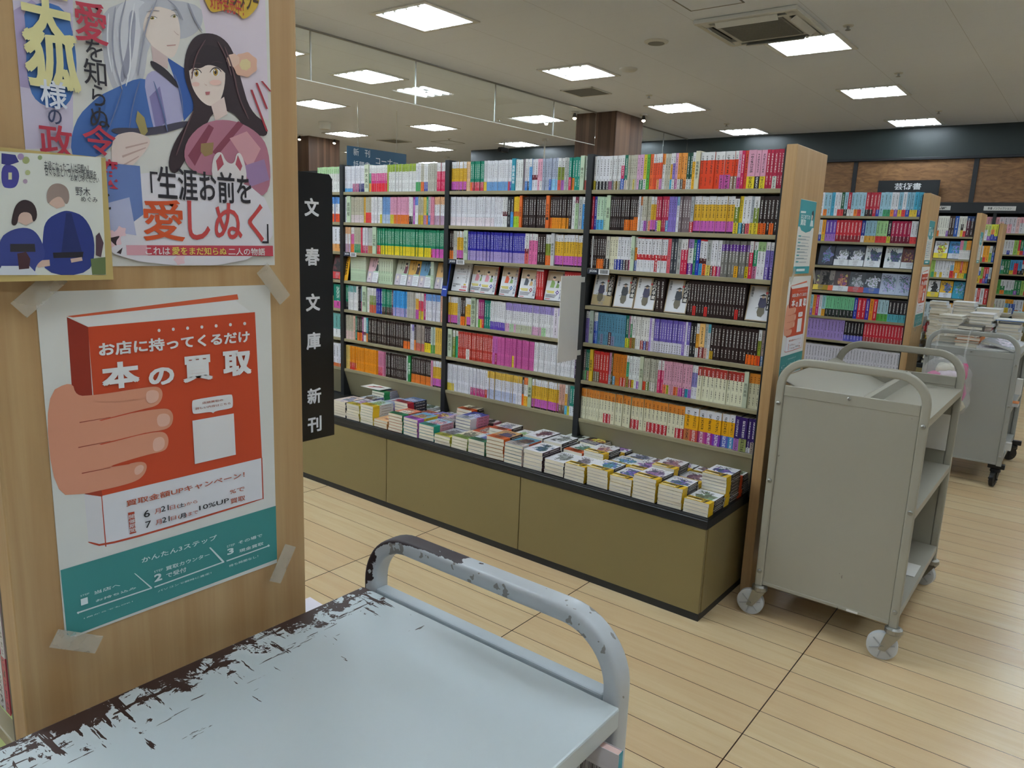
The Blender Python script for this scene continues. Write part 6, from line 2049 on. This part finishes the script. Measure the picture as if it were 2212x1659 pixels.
def tape(o, ang, label, x=XP, w=0.022, l=0.058, lift=0.012):
    b = MB()
    b.box(-l / 2, l / 2, -w / 2, w / 2, 0, 0.0002)
    b.xform(plane_m((x + lift, o[0], o[1]), (0, cos(ang), sin(ang)), (0, -sin(ang), cos(ang))))
    o = b.build('tape_strip', M['tape'])
    return tag(o, label, 'tape', 'tape strips on the posters')


# the fingers hide the foot of one character: the first character is printed below the hand
BB = [q for q in POSTER_BUYBACK]
poster('poster', 'orange and teal book buy-back poster taped to the nearest wooden end panel', (0.3215, 0.977), 0.298, 0.4225, BB)
poster('poster', 'large romantic novel poster with two painted figures on the nearest end panel', (0.324, 1.427), 0.304, 0.43, POSTER_NOVEL)
poster('autograph_board', 'small white illustrated autograph board with gold edge overlapping the novel poster', (0.274, 1.413), 0.122, 0.136, POSTER_BOARD, x=XP + 0.02, thick=0.003, mat=plain('gilt_edge', 'c8b070', 0.4))
for o, a, l in (((0.322, 1.400), 0.72, 'tape across the upper left corner of the nearest buy-back poster'), ((0.618, 1.401), -0.9, 'tape across the upper right corner of the nearest buy-back poster'), ((0.330, 0.976), -0.55, 'tape across the lower left corner of the nearest buy-back poster'), ((0.622, 0.978), 1.05, 'tape across the lower right corner of the nearest buy-back poster')):
    tape(o, a, l)
INFO = [('p', '3fa0a8', [0, 190, 210, 190, 210, 297, 0, 297]), ('p', '3fa0a8', [20, 192, 190, 192, 165, 176, 105, 168, 45, 176]), ('p', 'e4eeee', [14, 244, 80, 246, 80, 254, 14, 252]), ('p', '2c2024', [158, 220, 180, 216, 190, 240, 180, 262, 162, 256]), ('p', 'e4ccc0', [160, 224, 176, 222, 178, 240, 162, 244]), ('p', 'dfe6e6', [150, 196, 196, 196, 186, 220, 160, 222]), ('p', '3fa0a8', [0, 0, 210, 0, 210, 30, 0, 30]), ('p', 'e0ecec', [40, 10, 150, 10, 150, 20, 40, 20])]
for k in range(9):
    v = 150 - k * 13
    INFO.append(('p', '58a8ac' if k % 2 == 0 else '9aa4a8', [18, v, 52 if k % 2 == 0 else 120, v, 52 if k % 2 == 0 else 120, v + 6, 18, v + 6]))
    INFO.append(('p', 'a4acb0', [62, v, 170 - 8 * (k % 3), v, 170 - 8 * (k % 3), v + 3, 62, v + 3]))
INFO += [('t', 'e8f0f0', 'はじめての', 22, 222, 140, 240, 0.03), ('t', 'e8f0f0', '買取', 22, 196, 92, 220, 0.04)]
poster('poster', 'narrow teal and white notice on the end panel of the main bookcase', (3.112, 1.374), 0.209, 0.299, INFO, x=-0.985)
poster('poster', 'orange book buy-back poster on the end panel of the main bookcase', (3.075, 0.945), 0.288, 0.418, POSTER_BUYBACK, x=-0.985, scale=0.966)
poster('poster', 'teal and white notice on the second wooden end panel', (5.82, 1.40), 0.209, 0.299, INFO, x=-0.963)
poster('poster', 'orange book buy-back poster on the second wooden end panel', (5.78, 0.965), 0.288, 0.418, POSTER_BUYBACK, x=-0.963, scale=0.966)
poster('poster', 'teal and white notice on the third wooden end panel', (8.53, 1.40), 0.209, 0.299, INFO, x=-0.96)
for o, a, l, x in (((3.08, 1.366), 0.9, 'tape at the upper left of the main bookcase poster', -0.985), ((3.37, 1.362), -0.9, 'tape at the upper right of the main bookcase poster', -0.985), ((3.09, 0.95), -0.9, 'tape at the lower left of the main bookcase poster', -0.985), ((5.80, 0.97), 1.1, 'tape at the lower left of the second bookcase poster', -0.963)):
    tape(o, a, l, x, 0.024, 0.07)

# black projecting sign
th = thing('projecting_sign', 'tall black projecting sign with white vertical lettering for new paperbacks', 'sign', (-0.98, 0, 0))
b = MB()
pts = [(0.690, 1.138), (0.777, 1.138), (0.777, 1.558), (0.771, 1.565), (0.690, 1.565)]
for xx, rev in ((0.0, False), (-0.003, True)):
    q = [(xx, y, z) for y, z in pts]
    b.face(q[::-1] if rev else q)
for p, q in zip(pts, pts[1:] + pts[:1]):
    b.face([(0, *p), (-0.003, *p), (-0.003, *q), (0, *q)])
b.build('board', plain('gloss_black_acrylic', '0c0b0f', 0.12), th)
b = MB()
b.box(-0.006, 0.002, 0.679, 0.689, 1.15, 1.56)
b.build('bracket', M['black'], th)
P = Print()
for ch, v in zip('文春文庫', (1.512, 1.436, 1.364, 1.302)):
    P.text('dcdce0', ch, 0.723, v - 0.0135, 0.7505, v + 0.0145, 0.03)
for ch, v in zip('新刊', (1.212, 1.164)):
    P.text('dcdce0', ch, 0.723, v - 0.0135, 0.7505, v + 0.0125, 0.03)
P.obj('lettering', th, plane_m((0.0004, 0, 0), (0, 1, 0), (0, 0, 1)))
# magazines on the hidden table
big_pile('the magazine pile just past the nearest end panel', -1.42, 0.82, 0.4365, 12, 0.18, 0.22, 0.012, ['d8d0d8', 'dcdce0', 'e0a8b8'], 'magazines past the nearest end panel', 77, 0.004, name='magazine')

# ------------------------------------------------------------------ book trucks


def rrect(a, b_, r, n=4):
    out = []
    for cx, cy, s in ((a - r, b_ - r, 0), (-a + r, b_ - r, 1), (-a + r, -b_ + r, 2), (a - r, -b_ + r, 3)):
        for i in range(n + 1):
            t_ = pi / 2 * (s + i / n)
            out.append((cx + r * cos(t_), cy + r * sin(t_)))
    return out


def hoop(name, parent, x0, x1, y, z0, ztop, r, half=(0.015, 0.011), mat=None):
    xa, xb = x0 + half[0], x1 - half[0]
    zt = ztop - half[0]
    path = [(xa, y, z0)]
    for i in range(13):
        t_ = pi - pi / 2 * i / 12
        path.append((xa + r + r * cos(t_), y, zt - r + r * sin(t_)))
    for i in range(13):
        t_ = pi / 2 - pi / 2 * i / 12
        path.append((xb - r + r * cos(t_), y, zt - r + r * sin(t_)))
    path.append((xb, y, z0))
    b = MB()
    b.sweep(path, rrect(half[0], half[1], min(half) * 0.55), (0, 1, 0))
    return b.build(name, mat, parent, smooth=True)


def caster(parent, x, y, ztop, r=0.052, ang=0.0, black=False, off=0.03):
    """Swivel caster: wheel rolls along x when ang=0."""
    R_ = Matrix.Translation((x, y, 0)) @ Matrix.Rotation(ang, 4, 'Z')
    b = MB()
    b.lathe((0, 0, ztop), (0, 0, -1), [(0, 0.02), (0.006, 0.03), (0.02, 0.031), (0.028, 0.024)], 20)
    for s in (-1, 1):
        y0 = s * 0.019
        for t_ in (0.0015,):
            q = [(0.026, ztop - 0.024), (-0.024, ztop - 0.024), (-off - 0.012, r - 0.012), (-off + 0.012, r - 0.014)]
            b.face([(px, y0 + t_, pz) for px, pz in q])
            b.face([(px, y0 - t_, pz) for px, pz in q][::-1])
            for (p1, p2) in zip(q, q[1:] + q[:1]):
                b.face([(p1[0], y0 - t_, p1[1]), (p2[0], y0 - t_, p2[1]), (p2[0], y0 + t_, p2[1]), (p1[0], y0 + t_, p1[1])])
    b.cyl((-off, -0.026, r), (-off, 0.026, r), 0.007, n=10)
    b.xform(R_)
    f = b.build('caster', M['blackplastic'] if black else M['steel'], parent)
    b = MB()
    b.lathe((-off, -0.014, r), (0, 1, 0), [(0, r * 0.86), (0.003, r), (0.025, r), (0.028, r * 0.86)], 32)
    b.xform(R_)
    b.build('wheel', M['blackplastic'] if black else M['tyre'], f, smooth=True)
    b = MB()
    for s in (-1, 1):
        yy = s * 0.0146
        b.lathe((-off, yy, r), (0, s, 0), [(0, r * 0.2), (0.004, r * 0.18)], 14)
        for k in range(6):
            a_ = k * pi / 3 + 0.3
            d_ = Vector((cos(a_), 0, sin(a_)))
            n_ = Vector((-sin(a_), 0, cos(a_))) * 0.0022
            c0 = Vector((-off, yy, r)) + d_ * r * 0.15
            c1 = Vector((-off, yy, r)) + d_ * r * 0.82
            q = [tuple(c0 + n_), tuple(c0 - n_), tuple(c1 - n_), tuple(c1 + n_)]
            h_ = 0.002 * s
            b.face(q)
            b.face([(p[0], p[1] + h_, p[2]) for p in q])
            for p1, p2 in zip(q, q[1:] + q[:1]):
                b.face([p1, p2, (p2[0], p2[1] + h_, p2[2]), (p1[0], p1[1] + h_, p1[2])])
    b.xform(R_)
    b.build('hub', M['blackplastic'] if black else M['wheel'], f)
    return f


def bolt(parent, x, y, z, r=0.009):
    b = MB()
    b.lathe((x, y, z), (0, -1, 0), [(0, r), (0.003, r * 0.9), (0.005, r * 0.5)], 14)
    b.build('bolt', M['steel'], parent)


def truck(label, x0, x1, y0, y1, ztop, panel_top, shelves, mat, flat=True, black=False, zbot=0.135):
    th = thing('book_truck', label, 'book truck', (0, 0, 0))
    for y in (y0 + 0.011, y1 - 0.011):
        hoop('handle_frame', th, x0, x1, y, zbot, ztop, 0.10, mat=mat)
    for i, y in enumerate((y0 + 0.006, y1 - 0.016)):
        b = MB()
        b.box(x0 + 0.0305, x1 - 0.0305, y, y + 0.01, zbot + 0.012, panel_top)
        b.box(x0 + 0.0305, x1 - 0.0305, y - 0.004, y + 0.012, zbot + 0.005, zbot + 0.018)
        b.box(x0 + 0.0305, x1 - 0.0305, y - 0.0015, y + 0.014, panel_top - 0.038, panel_top + 0.002)
        b.build('end_sheet', mat, th, 0.002)
    xm = (x0 + x1) / 2
    for z in shelves:
        b = MB()
        b.box(x0 + 0.002, x1 - 0.002, y0 + 0.024, y1 - 0.024, z - 0.006, z)
        b.box(x1 - 0.008, x1 - 0.002, y0 + 0.024, y1 - 0.024, z - 0.03, z - 0.006)
        b.box(x0 + 0.002, x0 + 0.008, y0 + 0.024, y1 - 0.024, z - 0.03, z - 0.006)
        b.build('shelf', mat, th, 0.0015)
    b = MB()
    b.box(xm - 0.004, xm + 0.004, y0 + 0.024, y1 - 0.024, shelves[-1] + 0.001, shelves[0] - 0.007)
    b.build('divider', mat, th)
    for xx in (x0 + 0.015, x1 - 0.015):
        for z in (panel_top - 0.07, (panel_top + zbot) / 2 + 0.03, zbot + 0.06):
            bolt(th, xx, y0, z)
    bolt(th, xm, y0 + 0.0035, panel_top - 0.012, 0.007)
    return th


# the empty grey truck in the middle
CX0, CX1, CY0, CY1 = -0.912, -0.383, 2.835, 3.655
th = truck('empty warm grey steel book truck beside the main bookcase end panel', CX0, CX1, CY0, CY1, 1.073, 0.960, (0.577, 0.2), M['grey'])
b = MB()
ya, yb = CY0 + 0.024, CY1 - 0.024
prof = [(CX0 + 0.006, 0.985), (-0.685, 0.895), (-0.60, 0.962), (-0.585, 0.958), (-0.585, 0.915), (CX1 - 0.003, 0.915)]
under = [(CX0 + 0.006, 0.981), (-0.685, 0.890), (-0.602, 0.956), (-0.589, 0.953), (-0.589, 0.911), (CX1 - 0.003, 0.911)]
ring = prof + under[::-1]
n_ = len(prof)
for i in range(n_ - 1):
    p, q, p2, q2 = prof[i], prof[i + 1], under[i], under[i + 1]
    b.face([(p[0], ya, p[1]), (q[0], ya, q[1]), (q[0], yb, q[1]), (p[0], yb, p[1])])
    b.face([(p2[0], yb, p2[1]), (q2[0], yb, q2[1]), (q2[0], ya, q2[1]), (p2[0], ya, p2[1])])
    for yy in (ya, yb):
        b.face([(p2[0], yy, p2[1]), (q2[0], yy, q2[1]), (q[0], yy, q[1]), (p[0], yy, p[1])])
b.box(CX1 - 0.009, CX1 - 0.003, ya, yb, 0.885, 0.9145)
o = b.build('top_tray', M['grey'], th)
b = MB()
b.box(-0.652, -0.644, ya, yb, 0.578, 0.889)
b.build('divider', M['grey'], th)
for x, y, a in ((CX0 + 0.02, CY0 + 0.011, 0.08), (CX1 - 0.012, CY0 + 0.011, 0.16), (CX1 - 0.015, CY1 - 0.011, -0.25), (CX0 + 0.02, CY1 - 0.011, 0.5)):
    caster(th, x, y, 0.135, 0.053, a)
tag(sbox('paper_sheet', -0.60, -0.40, 3.2, 3.34, 0.2015, 0.203, M['card'], None), 'white paper lying on the bottom shelf of the empty grey truck', 'paper')
tag(sbox('paper_sheet', -0.50, -0.41, 3.6155, 3.6165, 0.64, 0.80, M['card'], None), 'white paper taped upright inside the empty grey truck', 'paper')
tag(sbox('paper_label', -0.56, -0.52, CY0 - 0.0005, CY0 + 0.0015, 0.142, 0.150, M['card'], None), 'tiny white sticker on the bottom edge of the empty grey truck', 'sticker')

# the loaded truck farther back
DX0, DX1, DY0, DY1 = -0.845, -0.312, 5.60, 6.50
th = truck('loaded grey book truck with black casters in front of the third bookcase', DX0, DX1, DY0, DY1, 0.995, 0.875, (0.87, 0.52, 0.19), M['grey2'], zbot=0.14)
for x, y, a in ((DX0 + 0.03, DY0 + 0.03, 1.4), (DX1 - 0.03, DY0 + 0.03, 1.4), (DX1 - 0.0, DY1 - 0.03, 0.6), (DX0 + 0.03, DY1 - 0.03, 1.0)):
    b = MB()
    b.box(x - 0.045, x + 0.05, y - 0.02, y + 0.02, 0.118, 0.15)
    b.build('corner_bumper', M['blackplastic'], th, 0.004)
    caster(th, x, y, 0.118, 0.05, a, True, 0.02)
gp = 'books piled on the loaded truck'
zt = 0.871
for x, y, n, cols, lab, s in ((-0.84, 5.95, 8, wh, 'the left pile on the loaded truck', 51), (-0.80, 6.22, 12, wh, 'the tallest pile at the back of the loaded truck', 52), (-0.655, 6.22, 11, wh, 'the second back pile on the loaded truck', 53), (-0.70, 5.78, 6, ['3a3838', 'd8d4c8', '504848', 'e08038', '4c4484'], 'the dark front pile on the loaded truck', 54), (-0.66, 6.0, 9, wh + ['b85060'], 'the middle pile on the loaded truck', 55), (-0.50, 6.1, 7, wh, 'the right pile on the loaded truck', 56)):
    big_pile(lab, x, y, zt, n, 0.14, 0.19, 0.021, cols, gp, s, 0.006)
th = thing('folder', 'bright blue folder on top of the right pile on the loaded truck', 'folder', (-0.52, 6.08, zt + 7 * 0.0225 + 0.012), 0.2)
b = MB()
b.box(0, 0.2, 0, 0.16, 0, 0.004)
b.build('cover', plain('folder_blue', '3c7cd0', 0.4), th)
b = MB()
b.box(0.003, 0.197, 0.003, 0.157, 0.0041, 0.010)
b.build('papers', M['card'], th)
for k, (x, y, z, rx, ry, c, ik, lab) in enumerate(((-0.53, 5.70, 0.925, 8, 14, '28242a', '9888a0', 'dark wrapped magazine propped at the front right of the loaded truck'), (-0.56, 5.67, 0.873, 0, 0, 'c8ccd0', '584868', 'pale wrapped magazine lying under the dark one on the loaded truck'))):
    th = thing('wrapped_magazine', lab, 'magazine', (x, y, z), 0.1 + 0.1 * k, 'film-wrapped magazines on the loaded truck')
    th.rotation_euler = (radians(rx), radians(ry), -0.2 + 0.3 * k)
    b = MB()
    b.face([(0, 0, .012), (.18, 0, .012), (.18, .22, .012), (0, .22, .012)], c, [(7100 + k * 9, 0), (7101 + k * 9, 0), (7101 + k * 9, 1), (7100 + k * 9, 1)], (*hx(ik), 0.5))
    b.face([(0, .22, 0), (.18, .22, 0), (.18, 0, 0), (0, 0, 0)], c)
    for p, q in (((0, 0), (.18, 0)), ((.18, 0), (.18, .22)), ((.18, .22), (0, .22)), ((0, .22), (0, 0))):
        b.face([(*p, 0), (*q, 0), (*q, .012), (*p, .012)], 'd8d4cc')
    b.build('magazine', M['cover'], th)
    b = MB()
    b.box(-0.004, 0.184, -0.004, 0.224, -0.002, 0.015)
    b.build('film', M['film'], th)
th = thing('book', 'orange-topped white book poking out of the middle shelf of the loaded truck', 'book', (-0.36, 5.72, 0.521))
b = MB()
b.box(0, 0.075, 0, 0.1, 0, 0.022, 'dcdcdc')
b.box(0, 0.0755, 0, 0.1, 0.0221, 0.024, 'e08030')
b.build('cover', M['ink'], th)
b = MB()
b.box(0.002, 0.073, 0.0995, 0.1025, 0.002, 0.02)
b.build('page_block', M['pages'], th)
for z, h, lab in ((0.6, 0.1, 'upper'), (0.22, 0.05, 'lower')):
    o = sbox('paper_note', -0.318, -0.285, 5.75, 5.80, z, z + h, M['card'], None)
    tag(o, 'white %s paper note sticking out of the side of the loaded truck' % lab, 'paper')

# the clear carrier bag hanging from the loaded truck


def lump(b, c, rad, seed, col='ddd', n=18, m=12, amp=0.18):
    r = random.Random(seed)
    ph = [(r.uniform(0, 6.28), r.randint(2, 5), r.randint(2, 4)) for _ in range(5)]
    rows = []
    for j in range(m + 1):
        th_ = pi * j / m
        row = []
        for i in range(n):
            f_ = 2 * pi * i / n
            d_ = 1 + amp * sum(sin(a * f_ + p) * sin(q * th_ + p) for p, a, q in ph) / 2.2
            row.append((c[0] + rad[0] * d_ * sin(th_) * cos(f_), c[1] + rad[1] * d_ * sin(th_) * sin(f_), c[2] + rad[2] * d_ * cos(th_)))
        rows.append(row)
    for A, B in zip(rows, rows[1:]):
        for i in range(n):
            k_ = (i + 1) % n
            b.face([A[i], B[i], B[k_], A[k_]], col)


th = thing('carrier_bag', 'clear plastic carrier bag of pink packets hanging on the loaded truck handle', 'bag', (0, 0, 0))
b = MB()
lump(b, (-0.68, 5.53, 0.69), (0.145, 0.05, 0.13), 3, amp=0.15)
lump(b, (-0.59, 5.535, 0.56), (0.055, 0.035, 0.1), 4, amp=0.15)
for xa, xb_ in ((-0.77, -0.745), (-0.60, -0.575)):
    path = [(xa, 5.54, 0.76), (xa - 0.005, 5.55, 0.86), (xa, 5.575, 0.965), (xa + 0.01, 5.60, 1.001), (xa + 0.02, 5.63, 0.99), (xa + 0.03, 5.632, 0.95)]
    b.sweep(path, [(0.028, 0.002), (-0.028, 0.004), (-0.028, -0.002), (0.028, -0.004)], (1, 0, 0))
b.build('film', M['film'], th, smooth=True)
for k, (c, r_, col, nm) in enumerate((((-0.74, 5.53, 0.68), (0.075, 0.025, 0.035), 'd870a0', 'packet'), ((-0.66, 5.52, 0.70), (0.07, 0.02, 0.03), 'e4d4e0', 'packet'), ((-0.70, 5.535, 0.74), (0.06, 0.022, 0.035), 'dcd8c8', 'packet'), ((-0.60, 5.53, 0.73), (0.03, 0.02, 0.055), 'd04880', 'packet'), ((-0.59, 5.54, 0.60), (0.025, 0.02, 0.06), 'd05090', 'packet'), ((-0.60, 5.535, 0.51), (0.042, 0.025, 0.03), 'e0d8c0', 'crumpled_paper'))):
    b = MB()
    lump(b, c, r_, 20 + k, col, amp=0.2)
    b.build(nm, M['ink'], th, smooth=True)

# the worn truck in the foreground
x0, x1, ya, yb = -0.889, -0.400, -0.12, 0.797
th = thing('book_truck', 'worn pale grey book truck with scratched top in front of the posters', 'book truck', (0, 0, 0))
b = MB()
b.box(x0 + 0.005, x1 + 0.006, ya, 0.758, 0.870, 0.900)
b.build('top_board', M['board'], th, 0.003)
hoop('handle_frame', th, x0, x1, 0.780, 0.14, 1.003, 0.082, (0.0125, 0.0175), M['grip'])
hoop('handle_frame', th, x0, x1, ya - 0.02, 0.14, 1.003, 0.082, (0.0125, 0.0175), M['grip'])
for y in (0.767, ya - 0.03):
    b = MB()
    b.box(x0 + 0.0255, x1 - 0.0255, y, y + 0.024, 0.15, 0.899)
    b.build('end_sheet', M['board'] if y < 0 else plain('pale_grey_enamel', 'b3bcc2', 0.35), th, 0.003)
for z in (0.60, 0.25):
    b = MB()
    b.box(x0 + 0.004, x1 - 0.001, ya, 0.755, z - 0.006, z)
    b.box(x1 - 0.007, x1 - 0.001, ya, 0.755, z - 0.03, z - 0.006)
    b.build('shelf', plain('pale_grey_enamel', 'b3bcc2', 0.35), th, 0.001)
for x in (x0 + 0.03, x1 - 0.03):
    for y in (0.77, ya):
        caster(th, x, y, 0.14, 0.053, 0.3)
# small tape remnants on the worn truck handle
for k, (x, y, z, w, d_, a) in enumerate(((-0.425, 0.7615, 0.905, 0.012, 0.02, 0), (-0.46, 0.7615, 0.972, 0.010, 0.010, 0.6))):
    pass
# the book poking out under the top
th = thing('book', 'pink-edged book with two barcodes poking out of the worn truck', 'book', (-0.372, 0.722, 0.6015), 0.04)
W_b, H_b, T_b = 0.19, 0.262, 0.012
b = MB()
b.box(-W_b, 0, 0, 0.0006, 0, H_b, 'dcd6dc')
b.box(-W_b, 0, T_b - 0.0006, T_b, 0, H_b, 'dcd6dc')
b.box(-0.0008, 0, 0.0007, T_b - 0.0007, 0, H_b, '2c98b0')
b.build('cover', M['ink'], th)
b = MB()
b.box(-W_b + 0.002, -0.001, 0.0008, T_b - 0.0008, 0.001, H_b - 0.001)
b.build('page_block', plain('pink_edged_pages', 'eac8c0', 0.7), th)
P = Print(0.00004)
for v in (H_b - 0.045, H_b - 0.075):
    xx = -0.052
    P.rect('e4dee2', -0.055, v - 0.005, -0.006, v + 0.022)
    while xx < -0.01:
        ww = RND.choice((0.0005, 0.0009, 0.0014))
        P.rect('2a2428', xx, v, xx + ww, v + 0.018)
        xx += ww + RND.choice((0.0006, 0.001))
for k in range(26):
    P.disc(RND.choice(('c898c0', 'd8b0b8', 'a8a0c8', 'e0c0a8')), RND.uniform(-0.18, -0.005), RND.uniform(0.01, H_b - 0.09), 0.0022, n=8)
P.obj('cover_print', th, plane_m((0, -0.0004, 0), (1, 0, 0), (0, 0, 1)))
